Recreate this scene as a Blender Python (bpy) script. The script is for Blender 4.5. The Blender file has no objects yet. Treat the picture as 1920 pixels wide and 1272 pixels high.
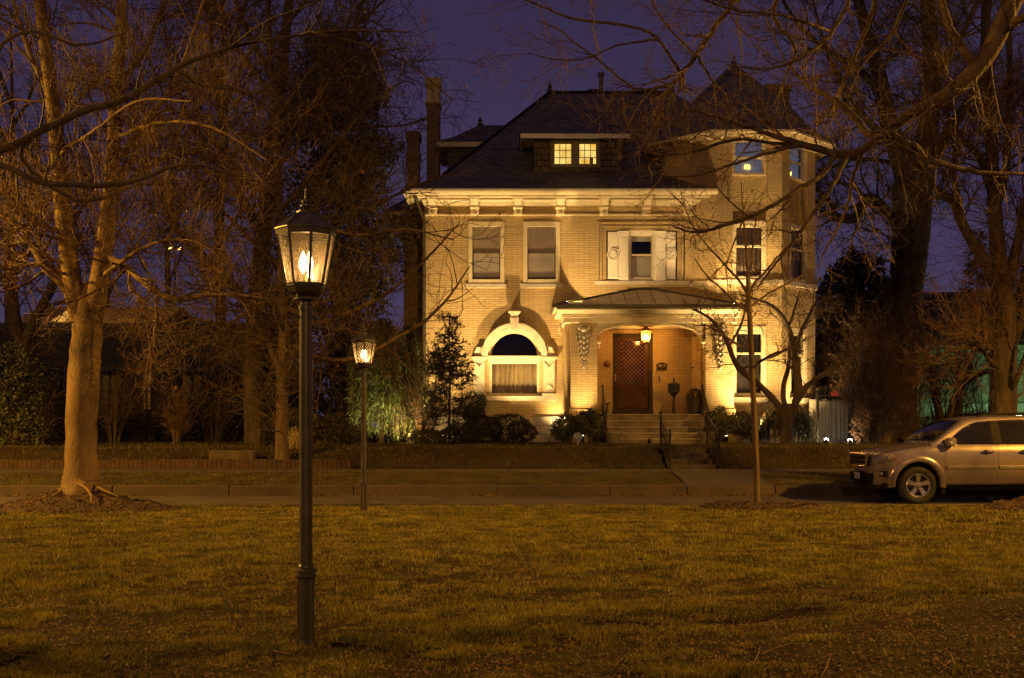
import bpy, bmesh, math, random
import numpy as np
from mathutils import Vector, Matrix

sc = bpy.context.scene
COL = sc.collection
R = math.radians
# ------------------------------------------------------------------ camera
F = 2100.0            # focal length in pixels of the 1920 px wide photograph
CAMZ = 1.5
HOR = 798.0
cam_d = bpy.data.cameras.new('camera')
cam_d.sensor_width = 36.0
cam_d.lens = 36.0 * F / 1920.0
cam_d.shift_y = (HOR - 636.0) / 1920.0
cam_d.clip_start = 0.1
cam_d.clip_end = 2000
cam = bpy.data.objects.new('camera', cam_d)
cam.location = (0, 0, CAMZ)
cam.rotation_euler = (R(90), 0, 0)
COL.objects.link(cam)
sc.camera = cam

# ------------------------------------------------------------------ sky
SKY_STRENGTH = 0.06
w = bpy.data.worlds.new("World")
sc.world = w
w.use_nodes = True
wn = w.node_tree
wn.nodes.clear()
w_out = wn.nodes.new('ShaderNodeOutputWorld')
sky = wn.nodes.new('ShaderNodeTexSky')
sky.sky_type = 'NISHITA'
sky.sun_disc = False
sky.sun_elevation = R(-5.0)
sky.sun_rotation = R(200)
bg = wn.nodes.new('ShaderNodeBackground')
bg.inputs['Strength'].default_value = SKY_STRENGTH
wn.links.new(sky.outputs[0], bg.inputs['Color'])
# city glow on thin night cloud: purple, paler low down
glow = wn.nodes.new('ShaderNodeBackground')
tc = wn.nodes.new('ShaderNodeTexCoord')
sep = wn.nodes.new('ShaderNodeSeparateXYZ')
rmp = wn.nodes.new('ShaderNodeValToRGB')
rmp.color_ramp.elements[0].position = 0.0
rmp.color_ramp.elements[0].color = (0.046, 0.036, 0.080, 1)
rmp.color_ramp.elements[1].position = 0.45
rmp.color_ramp.elements[1].color = (0.021, 0.014, 0.040, 1)
wn.links.new(tc.outputs['Generated'], sep.inputs[0])
nz = wn.nodes.new('ShaderNodeTexNoise')
nz.inputs['Scale'].default_value = 3.0
nz.inputs['Detail'].default_value = 4.0
wn.links.new(tc.outputs['Generated'], nz.inputs['Vector'])
mul = wn.nodes.new('ShaderNodeMath'); mul.operation = 'MULTIPLY_ADD'
mul.inputs[1].default_value = 0.16
wn.links.new(nz.outputs['Fac'], mul.inputs[0])
sub = wn.nodes.new('ShaderNodeMath'); sub.operation = 'SUBTRACT'
sub.inputs[1].default_value = 0.08
wn.links.new(sep.outputs['Z'], sub.inputs[0])
wn.links.new(sub.outputs[0], mul.inputs[2])
wn.links.new(mul.outputs[0], rmp.inputs['Fac'])
wn.links.new(rmp.outputs['Color'], glow.inputs['Color'])
glow.inputs['Strength'].default_value = 1.35
addw = wn.nodes.new('ShaderNodeAddShader')
wn.links.new(bg.outputs[0], addw.inputs[0])
wn.links.new(glow.outputs[0], addw.inputs[1])
wn.links.new(addw.outputs[0], w_out.inputs['Surface'])

# ------------------------------------------------------------------ view
sc.view_settings.view_transform = 'Standard'
sc.view_settings.look = 'None'
sc.view_settings.gamma = 1.0
sc.view_settings.exposure = 0.0

# ------------------------------------------------------------------ lamps of the street (sodium lamps that stand outside the frame)
def add_light(name, kind, loc, power, color, radius=0.1, aim=None, size=90, blend=0.5, parent=None):
    d = bpy.data.lights.new(name, kind)
    d.energy = power
    d.color = color
    d.shadow_soft_size = radius
    if kind == 'SPOT':
        d.spot_size = R(size)
        d.spot_blend = blend
    o = bpy.data.objects.new(name, d)
    COL.objects.link(o)
    o.location = loc
    if aim is not None:
        dirv = Vector(aim) - Vector(loc)
        o.rotation_euler = dirv.to_track_quat('-Z', 'Y').to_euler()
    if parent is not None:
        o.parent = parent
        o.matrix_parent_inverse = parent.matrix_world.inverted()
    return o
SODIUM = (1.0, 0.50, 0.060)
add_light('sodium_street_light', 'SPOT', (-19.5, 17.5, 9.0), 20000, SODIUM, 0.3, aim=(-16.5, 16.8, 0), size=160, blend=0.6)
add_light('sodium_street_light', 'SPOT', (18.0, 14.5, 9.0), 20500, SODIUM, 0.3, aim=(15.5, 14.7, 0), size=160, blend=0.6)
add_light('sodium_street_light', 'POINT', (4.0, -20.0, 12.0), 9500, (1.0, 0.54, 0.09), 0.4)
add_light('sodium_street_light', 'POINT', (-32.0, 7.0, 10.0), 9000, SODIUM, 0.5)
add_light('sodium_street_light', 'POINT', (46.0, 22.0, 9.0), 5000, SODIUM, 0.5)

# ------------------------------------------------------------------ helpers
def P(px, py, Y):
    return Vector(((px - 960.0) / F * Y, Y, CAMZ + (HOR - py) / F * Y))
def PX(px, Y): return (px - 960.0) / F * Y
def PZ(py, Y): return CAMZ + (HOR - py) / F * Y

def tag(o, label=None, cat=None, group=None, kind=None):
    if label: o['label'] = label
    if cat: o['category'] = cat
    if group: o['group'] = group
    if kind: o['kind'] = kind
    return o
def empty(name, loc, label=None, cat=None, group=None, rz=0.0):
    o = bpy.data.objects.new(name, None)
    o.empty_display_size = 0.3
    COL.objects.link(o)
    o.location = loc
    o.rotation_euler = (0, 0, rz)
    tag(o, label, cat, group)
    return o
def put(o, parent):
    """parent without moving (parents here are unrotated empties or their parts)"""
    if parent is not None:
        bpy.context.view_layer.update()
        o.parent = parent
        o.matrix_parent_inverse = parent.matrix_world.inverted()
    return o

class MB:
    def __init__(s):
        s.v = []; s.f = []; s.m = []
        s.mi = 0
        s.xf = None
    def V(s, p):
        p = Vector(p)
        if s.xf is not None: p = s.xf @ p
        s.v.append(tuple(p)); return len(s.v) - 1
    def face(s, pts):
        idx = [s.V(p) for p in pts]
        s.f.append(idx); s.m.append(s.mi)
    def fidx(s, idx):
        s.f.append(list(idx)); s.m.append(s.mi)
    def box(s, x0, x1, y0, y1, z0, z1):
        if x0 > x1: x0, x1 = x1, x0
        if y0 > y1: y0, y1 = y1, y0
        if z0 > z1: z0, z1 = z1, z0
        a = [s.V(p) for p in ((x0,y0,z0),(x1,y0,z0),(x1,y1,z0),(x0,y1,z0),(x0,y0,z1),(x1,y0,z1),(x1,y1,z1),(x0,y1,z1))]
        for q in ((0,3,2,1),(4,5,6,7),(0,1,5,4),(1,2,6,5),(2,3,7,6),(3,0,4,7)):
            s.fidx([a[i] for i in q])
    def prism(s, poly, y0, y1):
        """poly: list of (x,z), counter-clockwise seen from -Y (the front)"""
        n = len(poly)
        a = [s.V((x, y0, z)) for x, z in poly]
        b = [s.V((x, y1, z)) for x, z in poly]
        s.fidx(a); s.fidx(b[::-1])
        for i in range(n):
            j = (i + 1) % n
            s.fidx((a[j], a[i], b[i], b[j]))
    def prism_x(s, poly, x0, x1):
        """poly: list of (y,z)"""
        n = len(poly)
        a = [s.V((x0, y, z)) for y, z in poly]
        b = [s.V((x1, y, z)) for y, z in poly]
        s.fidx(a[::-1]); s.fidx(b)
        for i in range(n):
            j = (i + 1) % n
            s.fidx((a[i], a[j], b[j], b[i]))
    def prism_z(s, poly, z0, z1):
        n = len(poly)
        a = [s.V((x, y, z0)) for x, y in poly]
        b = [s.V((x, y, z1)) for x, y in poly]
        s.fidx(a[::-1]); s.fidx(b)
        for i in range(n):
            j = (i + 1) % n
            s.fidx((a[i], a[j], b[j], b[i]))
    def lathe(s, prof, c, n=16, rot=0.0, cap=True, flute=0.0):
        """prof: list of (r,z); c: (x,y,z) centre"""
        rings = []
        for r, z in prof:
            ring = []
            for k in range(n):
                a = rot + 2 * math.pi * k / n
                rr = r * (1.0 - (flute if k % 2 else 0.0))
                ring.append(s.V((c[0] + rr * math.cos(a), c[1] + rr * math.sin(a), c[2] + z)))
            rings.append(ring)
        for i in range(len(rings) - 1):
            A, B = rings[i], rings[i+1]
            for k in range(n):
                j = (k + 1) % n
                s.fidx((A[k], A[j], B[j], B[k]))
        if cap:
            s.fidx(rings[0][::-1]); s.fidx(rings[-1])
    def tube(s, pts, r, n=8, r2=None, cap=True):
        pts = [Vector(p) for p in pts]
        rings = []
        m = len(pts)
        for i, p in enumerate(pts):
            t = (pts[min(i+1, m-1)] - pts[max(i-1, 0)]).normalized()
            ref = Vector((0,0,1)) if abs(t.z) < 0.8 else Vector((1,0,0))
            u = t.cross(ref).normalized(); v = t.cross(u)
            rr = r if r2 is None else r + (r2 - r) * i / (m - 1)
            rings.append([s.V(p + u * rr * math.cos(2*math.pi*k/n) + v * rr * math.sin(2*math.pi*k/n)) for k in range(n)])
        for i in range(m - 1):
            A, B = rings[i], rings[i+1]
            for k in range(n):
                j = (k + 1) % n
                s.fidx((A[k], A[j], B[j], B[k]))
        if cap:
            s.fidx(rings[0][::-1]); s.fidx(rings[-1])
    def grid(s, rows, close=False):
        """rows: list of rows of points"""
        idx = [[s.V(p) for p in row] for row in rows]
        for i in range(len(idx) - 1):
            n = len(idx[i])
            for k in range(n if close else n - 1):
                j = (k + 1) % n
                s.fidx((idx[i][k], idx[i][j], idx[i+1][j], idx[i+1][k]))
    def ball(s, c, r, n=12, m=8, sz=1.0):
        prof = [(max(1e-4, r * math.sin(math.pi * i / m)), -sz * r * math.cos(math.pi * i / m)) for i in range(m + 1)]
        s.lathe(prof, c, n, cap=False)
    def build(s, name, mats, parent=None, smooth=False, uv=True, fix=True, bevel=0.0):
        me = bpy.data.meshes.new(name)
        me.from_pydata(s.v, [], s.f)
        if not isinstance(mats, (list, tuple)): mats = [mats]
        for m in mats: me.materials.append(m)
        me.polygons.foreach_set('material_index', s.m)
        if fix or bevel > 0:
            bm = bmesh.new(); bm.from_mesh(me)
            if smooth or fix: bmesh.ops.remove_doubles(bm, verts=bm.verts, dist=1e-5)
            bmesh.ops.recalc_face_normals(bm, faces=bm.faces)
            if bevel > 0:
                ed = [e for e in bm.edges if len(e.link_faces) == 2 and e.calc_face_angle(0) > 0.6]
                bmesh.ops.bevel(bm, geom=ed, offset=bevel, segments=1, affect='EDGES', clamp_overlap=True)
            bm.to_mesh(me); bm.free()
        if smooth:
            me.polygons.foreach_set('use_smooth', [True] * len(me.polygons))
            try: me.set_sharp_from_angle(angle=R(smooth if smooth is not True else 50))
            except Exception: pass
        if uv: auto_uv(me)
        me.update()
        o = bpy.data.objects.new(name, me)
        COL.objects.link(o)
        if parent is not None: put(o, parent)
        return o

def auto_uv(me):
    lay = me.uv_layers.new(name='UVMap')
    co = np.empty(len(me.vertices) * 3, 'f'); me.vertices.foreach_get('co', co); co = co.reshape(-1, 3)
    data = np.zeros((len(me.loops), 2), 'f')
    for p in me.polygons:
        n = p.normal
        if abs(n.z) > 0.95:
            t = Vector((1,0,0)); b = Vector((0,1,0))
        else:
            t = Vector((-n.y, n.x, 0)).normalized(); b = n.cross(t)
        for li in p.loop_indices:
            c = co[me.loops[li].vertex_index]
            data[li, 0] = c[0]*t.x + c[1]*t.y + c[2]*t.z
            data[li, 1] = c[0]*b.x + c[1]*b.y + c[2]*b.z
    lay.data.foreach_set('uv', data.ravel())

def np_mesh(name, verts, faces_flat, nper, mat, parent=None, smooth=False):
    """fast mesh from arrays; every face has nper corners"""
    me = bpy.data.meshes.new(name)
    verts = np.ascontiguousarray(verts, 'f'); fl = np.ascontiguousarray(faces_flat, 'i').ravel()
    me.vertices.add(len(verts)); me.vertices.foreach_set('co', verts.ravel())
    nf = len(fl) // nper
    me.loops.add(len(fl)); me.loops.foreach_set('vertex_index', fl)
    me.polygons.add(nf)
    me.polygons.foreach_set('loop_start', np.arange(0, nf * nper, nper, dtype='i'))
    me.polygons.foreach_set('loop_total', np.full(nf, nper, 'i'))
    if smooth: me.polygons.foreach_set('use_smooth', np.ones(nf, bool))
    me.materials.append(mat)
    me.update(calc_edges=True)
    o = bpy.data.objects.new(name, me)
    COL.objects.link(o)
    if parent is not None: put(o, parent)
    return o

# ------------------------------------------------------------------ materials
def new_mat(name):
    m = bpy.data.materials.new(name); m.use_nodes = True
    nt = m.node_tree
    b = nt.nodes['Principled BSDF']
    return m, nt, b
def pmat(name, col, rough=0.6, metal=0.0, var=0.15, scale=8.0, bump=0.0, stretch=(1,1,1), coat=0.0, bscale=None, col2=None, spec=0.5, detail=6.0):
    m, nt, b = new_mat(name)
    b.inputs['Roughness'].default_value = rough
    b.inputs['Metallic'].default_value = metal
    b.inputs['Specular IOR Level'].default_value = spec
    if coat: 
        b.inputs['Coat Weight'].default_value = coat
        b.inputs['Coat Roughness'].default_value = 0.06
    tcn = nt.nodes.new('ShaderNodeTexCoord'); mp = nt.nodes.new('ShaderNodeMapping')
    mp.inputs['Scale'].default_value = stretch
    nt.links.new(tcn.outputs['Object'], mp.inputs['Vector'])
    n = nt.nodes.new('ShaderNodeTexNoise'); n.inputs['Scale'].default_value = scale; n.inputs['Detail'].default_value = detail
    nt.links.new(mp.outputs[0], n.inputs['Vector'])
    r = nt.nodes.new('ShaderNodeValToRGB')
    c = np.array(col)
    lo = np.clip(c * (1 - var), 0, 1); hi = np.clip(c * (1 + var), 0, 1)
    if col2 is not None: lo = np.array(col2)
    r.color_ramp.elements[0].position = 0.33; r.color_ramp.elements[0].color = (*lo, 1)
    r.color_ramp.elements[1].position = 0.67; r.color_ramp.elements[1].color = (*hi, 1)
    nt.links.new(n.outputs['Fac'], r.inputs['Fac'])
    nt.links.new(r.outputs['Color'], b.inputs['Base Color'])
    if bump > 0:
        n2 = nt.nodes.new('ShaderNodeTexNoise'); n2.inputs['Scale'].default_value = bscale or scale * 3; n2.inputs['Detail'].default_value = 8
        nt.links.new(mp.outputs[0], n2.inputs['Vector'])
        bp = nt.nodes.new('ShaderNodeBump'); bp.inputs['Strength'].default_value = 1.0; bp.inputs['Distance'].default_value = bump
        nt.links.new(n2.outputs['Fac'], bp.inputs['Height'])
        nt.links.new(bp.outputs[0], b.inputs['Normal'])
    return m
def brickmat(name, c1, c2, mortar, bw, rh, ms, rough=0.8, bump=0.006, offset=0.5, dirt=0.25, dscale=0.8):
    m, nt, b = new_mat(name)
    b.inputs['Roughness'].default_value = rough
    uvn = nt.nodes.new('ShaderNodeUVMap')
    br = nt.nodes.new('ShaderNodeTexBrick')
    br.offset = offset
    br.inputs['Scale'].default_value = 1.0
    br.inputs['Brick Width'].default_value = bw
    br.inputs['Row Height'].default_value = rh
    br.inputs['Mortar Size'].default_value = ms
    br.inputs['Mortar Smooth'].default_value = 0.2
    br.inputs['Bias'].default_value = 0.0
    br.inputs['Color1'].default_value = (*c1, 1); br.inputs['Color2'].default_value = (*c2, 1); br.inputs['Mortar'].default_value = (*mortar, 1)
    nt.links.new(uvn.outputs[0], br.inputs['Vector'])
    n = nt.nodes.new('ShaderNodeTexNoise'); n.inputs['Scale'].default_value = dscale; n.inputs['Detail'].default_value = 8
    nt.links.new(uvn.outputs[0], n.inputs['Vector'])
    mr = nt.nodes.new('ShaderNodeMapRange')
    mr.inputs['From Min'].default_value = 0.3; mr.inputs['From Max'].default_value = 0.75
    mr.inputs['To Min'].default_value = 1.0; mr.inputs['To Max'].default_value = 1.0 - dirt
    nt.links.new(n.outputs['Fac'], mr.inputs['Value'])
    mx = nt.nodes.new('ShaderNodeMix'); mx.data_type = 'RGBA'; mx.blend_type = 'MULTIPLY'; mx.inputs['Factor'].default_value = 1.0
    nt.links.new(br.outputs['Color'], mx.inputs['A'])
    nt.links.new(mr.outputs[0], mx.inputs['B'])
    nt.links.new(mx.outputs['Result'], b.inputs['Base Color'])
    inv = nt.nodes.new('ShaderNodeMath'); inv.operation = 'SUBTRACT'; inv.inputs[0].default_value = 1.0
    nt.links.new(br.outputs['Fac'], inv.inputs[1])
    n3 = nt.nodes.new('ShaderNodeTexNoise'); n3.inputs['Scale'].default_value = 25; n3.inputs['Detail'].default_value = 6
    nt.links.new(uvn.outputs[0], n3.inputs['Vector'])
    ad = nt.nodes.new('ShaderNodeMath'); ad.operation = 'MULTIPLY_ADD'; ad.inputs[1].default_value = 0.35
    nt.links.new(n3.outputs['Fac'], ad.inputs[0]); nt.links.new(inv.outputs[0], ad.inputs[2])
    bp = nt.nodes.new('ShaderNodeBump'); bp.inputs['Strength'].default_value = 1.0; bp.inputs['Distance'].default_value = bump
    nt.links.new(ad.outputs[0], bp.inputs['Height']); nt.links.new(bp.outputs[0], b.inputs['Normal'])
    return m
def emat(name, col, strength):
    m, nt, b = new_mat(name)
    b.inputs['Base Color'].default_value = (*[min(1, c) for c in col], 1)
    b.inputs['Emission Color'].default_value = (*col, 1)
    b.inputs['Emission Strength'].default_value = strength
    return m
def glassmat(name, tint=(0.9, 0.9, 0.9), refl=0.12, rough=0.02, haze=0.0):
    m, nt, b = new_mat(name)
    nt.nodes.remove(b)
    out = nt.nodes['Material Output']
    tr = nt.nodes.new('ShaderNodeBsdfTransparent'); tr.inputs[0].default_value = (*tint, 1)
    gl = nt.nodes.new('ShaderNodeBsdfGlossy'); gl.inputs['Roughness'].default_value = rough
    lw = nt.nodes.new('ShaderNodeLayerWeight'); lw.inputs['Blend'].default_value = 0.25
    ad = nt.nodes.new('ShaderNodeMath'); ad.operation = 'MULTIPLY_ADD'; ad.inputs[1].default_value = 0.6; ad.inputs[2].default_value = refl
    nt.links.new(lw.outputs['Fresnel'], ad.inputs[0])
    mx = nt.nodes.new('ShaderNodeMixShader')
    nt.links.new(ad.outputs[0], mx.inputs[0]); nt.links.new(tr.outputs[0], mx.inputs[1]); nt.links.new(gl.outputs[0], mx.inputs[2])
    last = mx
    if haze:      # milky glass, tinted warm, scatters some of the light
        tl = nt.nodes.new('ShaderNodeBsdfTranslucent'); tl.inputs[0].default_value = (0.90, 0.68, 0.42, 1)
        df = nt.nodes.new('ShaderNodeBsdfDiffuse'); df.inputs[0].default_value = (0.90, 0.68, 0.42, 1)
        m2 = nt.nodes.new('ShaderNodeMixShader'); m2.inputs[0].default_value = 0.35
        nt.links.new(tl.outputs[0], m2.inputs[1]); nt.links.new(df.outputs[0], m2.inputs[2])
        m3 = nt.nodes.new('ShaderNodeMixShader'); m3.inputs[0].default_value = haze
        nt.links.new(mx.outputs[0], m3.inputs[1]); nt.links.new(m2.outputs[0], m3.inputs[2])
        last = m3
    nt.links.new(last.outputs[0], out.inputs['Surface'])
    return m
M = {}
M['brick'] = brickmat('buff_brick', (0.55, 0.395, 0.190), (0.47, 0.33, 0.150), (0.30, 0.205, 0.095), 0.37, 0.078, 0.009, bump=0.004, dirt=0.3)
M['slate'] = brickmat('slate_shingle', (0.19, 0.155, 0.130), (0.105, 0.088, 0.078), (0.026, 0.022, 0.020), 0.30, 0.19, 0.012, 0.7, 0.02)
M['shake'] = brickmat('wall_shingle', (0.15, 0.115, 0.075), (0.10, 0.077, 0.055), (0.016, 0.012, 0.010), 0.28, 0.21, 0.013, 0.8, 0.02)
M['trim'] = pmat('cream_painted_trim', (0.60, 0.50, 0.33), 0.5, var=0.07, scale=5, bump=0.002, bscale=30)
M['stone'] = pmat('pale_limestone', (0.50, 0.42, 0.31), 0.75, var=0.14, scale=4, bump=0.006, bscale=18)
M['found'] = brickmat('rough_foundation_stone', (0.60, 0.53, 0.42), (0.52, 0.46, 0.36), (0.34, 0.29, 0.22), 0.62, 0.30, 0.015, 0.85, 0.02)
M['step'] = pmat('worn_step_stone', (0.17, 0.125, 0.075), 0.8, var=0.35, scale=2.2, bump=0.004, bscale=25)
M['standing'] = pmat('porch_metal_roof', (0.44, 0.37, 0.22), 0.6, 0.0, var=0.15, scale=3)
M['iron'] = pmat('black_wrought_iron', (0.018, 0.016, 0.015), 0.45, 0.6, var=0.3, scale=20, bump=0.001)
M['bronze'] = pmat('dark_bronze_paint', (0.060, 0.048, 0.030), 0.38, 0.1, var=0.25, scale=12, bump=0.0008, bscale=60)
M['dooroak'] = pmat('stained_mahogany', (0.068, 0.024, 0.009), 0.55, spec=0.25, var=0.3, scale=6, stretch=(6, 6, 0.6), bump=0.001)
M['darkwood'] = pmat('dark_door_frame', (0.040, 0.024, 0.010), 0.6, spec=0.2, var=0.2, scale=6, stretch=(5, 5, 0.5))
M['brass'] = pmat('aged_brass', (0.5, 0.33, 0.12), 0.35, 0.9, var=0.2, scale=20)
M['white'] = pmat('white_paint', (0.78, 0.72, 0.62), 0.5, var=0.05, scale=4)
M['shade'] = pmat('linen_roller_shade', (0.56, 0.45, 0.32), 0.9, var=0.06, scale=3)
M['louver'] = pmat('white_louvre', (0.74, 0.67, 0.57), 0.6, var=0.05, scale=3)
M['curtain'] = pmat('pale_curtain', (0.29, 0.22, 0.115), 0.9, var=0.25, scale=3, stretch=(6, 1, 0.4))
M['darkcurtain'] = pmat('dark_curtain', (0.16, 0.115, 0.08), 0.9, var=0.35, scale=3, stretch=(6, 1, 0.3))
M['dark'] = pmat('unlit_room', (0.02, 0.016, 0.012), 0.9, var=0.3, scale=1)
M['glass'] = glassmat('window_glass', (0.92, 0.92, 0.9), 0.05)
M['lampglass'] = glassmat('lantern_glass', (0.92, 0.88, 0.80), 0.05, 0.08, haze=0.11)
M['skyglass'] = glassmat('attic_glass', (0.75, 0.8, 0.9), 0.12, 0.03)
M['flame'] = emat('gas_mantle_flame', (1.0, 0.66, 0.26), 34.0)
M['lit'] = emat('lit_room_wall', (1.0, 0.72, 0.14), 0.80)
_nt = M['lit'].node_tree; _n = _nt.nodes.new('ShaderNodeTexNoise'); _n.inputs['Scale'].default_value = 2.2; _n.inputs['Detail'].default_value = 3
_r = _nt.nodes.new('ShaderNodeValToRGB'); _r.color_ramp.elements[0].position = 0.35; _r.color_ramp.elements[0].color = (0.62, 0.36, 0.05, 1)
_r.color_ramp.elements[1].position = 0.62; _r.color_ramp.elements[1].color = (1.0, 0.80, 0.26, 1)
_t = _nt.nodes.new('ShaderNodeTexCoord'); _nt.links.new(_t.outputs['Object'], _n.inputs['Vector'])
_nt.links.new(_n.outputs['Fac'], _r.inputs['Fac']); _nt.links.new(_r.outputs['Color'], _nt.nodes['Principled BSDF'].inputs['Emission Color'])
M['palebrick'] = brickmat('pale_yellow_brick', (0.80, 0.62, 0.28), (0.70, 0.53, 0.22), (0.40, 0.30, 0.14), 0.37, 0.078, 0.009)  # buff chimney-top brick, paled to hold the yellow light on it
M['browbrick'] = brickmat('brown_brick', (0.34, 0.21, 0.10), (0.26, 0.155, 0.075), (0.13, 0.09, 0.05), 0.24, 0.082, 0.010)
M['bluelit'] = emat('dim_blue_lit_blind', (0.30, 0.36, 0.52), 0.20)  # own glow stands for the bluish light in the attic panes
M['spotlens'] = emat('spotlight_lens', (1.0, 0.80, 0.50), 40.0)
M['coldlens'] = emat('cool_spotlight_lens', (1.0, 0.88, 0.68), 90.0)
M['candle'] = emat('candle_bulb', (1.0, 0.55, 0.08), 6.0)
M['asphalt'] = pmat('asphalt', (0.060, 0.042, 0.028), 0.85, var=0.3, scale=1.2, bump=0.006, bscale=90)
M['concrete'] = pmat('old_concrete', (0.052, 0.034, 0.019), 0.85, var=0.25, scale=1.6, bump=0.005, bscale=40)
M['terra'] = pmat('stoneware_planter', (0.15, 0.13, 0.10), 0.7, var=0.25, scale=9, bump=0.004)
M['bark_smooth'] = pmat('smooth_grey_bark', (0.172, 0.102, 0.037), 0.8, var=0.25, scale=3.5, stretch=(1, 1, 0.45), bump=0.014, bscale=34, col2=(0.095, 0.058, 0.026))
M['bark_dark'] = pmat('dark_furrowed_bark', (0.062, 0.040, 0.022), 0.9, var=0.3, scale=6, stretch=(1.6, 1.6, 0.2), bump=0.06, bscale=7, col2=(0.026, 0.017, 0.010))
M['oldstep'] = pmat('dark_mossy_step', (0.055, 0.038, 0.021), 0.9, var=0.4, scale=3, bump=0.01, bscale=20)  # mottled dark brown, for the garden steps and stone block
M['rail_dark'] = pmat('dark_meeting_rail', (0.10, 0.075, 0.045), 0.6, var=0.1)
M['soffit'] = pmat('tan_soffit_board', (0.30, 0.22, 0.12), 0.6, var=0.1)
M['bark_rough'] = pmat('furrowed_bark', (0.078, 0.047, 0.024), 0.9, var=0.3, scale=9, stretch=(1.6, 1.6, 0.2), bump=0.05, bscale=12, col2=(0.030, 0.018, 0.010))
M['twig'] = pmat('twig_bark', (0.115, 0.060, 0.026), 0.7, var=0.45, scale=5)
M['twig_dark'] = pmat('dark_twig_bark', (0.070, 0.042, 0.021), 0.75, var=0.3, scale=2.5)
M['nosing'] = pmat('pale_step_nosing', (0.34, 0.27, 0.17), 0.75, var=0.25, scale=5)  # paler than the steps, to paint in the highlights on tread edges
M['lattice_dark'] = pmat('dark_lead_lattice', (0.13, 0.105, 0.075), 0.6, var=0.1)
M['mulch'] = pmat('wood_mulch', (0.055, 0.027, 0.011), 0.95, var=0.6, scale=14, bump=0.05, bscale=22, col2=(0.018, 0.009, 0.004))
M['deadleaf'] = pmat('dead_leaf', (0.13, 0.062, 0.02), 0.8, var=0.5, scale=3)
def leafmat(name, c, c2, scale=2.0, trans=0.25):
    m = pmat(name, c, 0.55, var=0.3, scale=scale, col2=c2, spec=0.3)
    return m
M['leaf_dark'] = leafmat('dark_evergreen_leaf', (0.050, 0.042, 0.018), (0.022, 0.020, 0.010))
M['leaf_spruce'] = leafmat('spruce_needles', (0.050, 0.047, 0.021), (0.022, 0.022, 0.011))
M['leaf_weep'] = leafmat('weeping_conifer_needles', (0.085, 0.105, 0.022), (0.040, 0.055, 0.013))
M['leaf_hedge'] = leafmat('clipped_hedge_leaf', (0.062, 0.048, 0.018), (0.030, 0.024, 0.010))
M['leaf_bush'] = leafmat('shrub_leaf', (0.085, 0.085, 0.025), (0.030, 0.032, 0.012))
M['leaf_magnolia'] = leafmat('magnolia_leaf', (0.045, 0.05, 0.03), (0.018, 0.022, 0.014))
M['blade'] = leafmat('grass_blade', (0.215, 0.172, 0.019), (0.080, 0.068, 0.009), 2.4)
M['greenpaint'] = pmat('pale_green_siding', (0.15, 0.22, 0.13), 0.7, var=0.08, scale=2)
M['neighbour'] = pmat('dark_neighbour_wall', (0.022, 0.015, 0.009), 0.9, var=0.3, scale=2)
M['bark_mid'] = pmat('brown_street_tree_bark', (0.095, 0.056, 0.027), 0.85, var=0.3, scale=6, stretch=(1.4, 1.4, 0.3), bump=0.02, bscale=24, col2=(0.050, 0.030, 0.015))
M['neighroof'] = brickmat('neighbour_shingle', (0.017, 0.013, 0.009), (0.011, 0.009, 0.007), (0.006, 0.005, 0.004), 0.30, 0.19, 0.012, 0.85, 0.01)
M['tanroof'] = brickmat('tan_shingle', (0.30, 0.20, 0.10), (0.24, 0.16, 0.08), (0.12, 0.08, 0.04), 0.30, 0.19, 0.012, 0.85, 0.01)
M['fencewood'] = pmat('weathered_fence_board', (0.16, 0.135, 0.105), 0.85, var=0.3, scale=3, stretch=(4, 4, 0.3), bump=0.004)
M['redsign'] = pmat('red_sign_paint', (0.28, 0.010, 0.007), 0.5, var=0.05)
M['signblue'] = pmat('grey_blue_sign', (0.22, 0.22, 0.36), 0.5, var=0.05)

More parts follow.
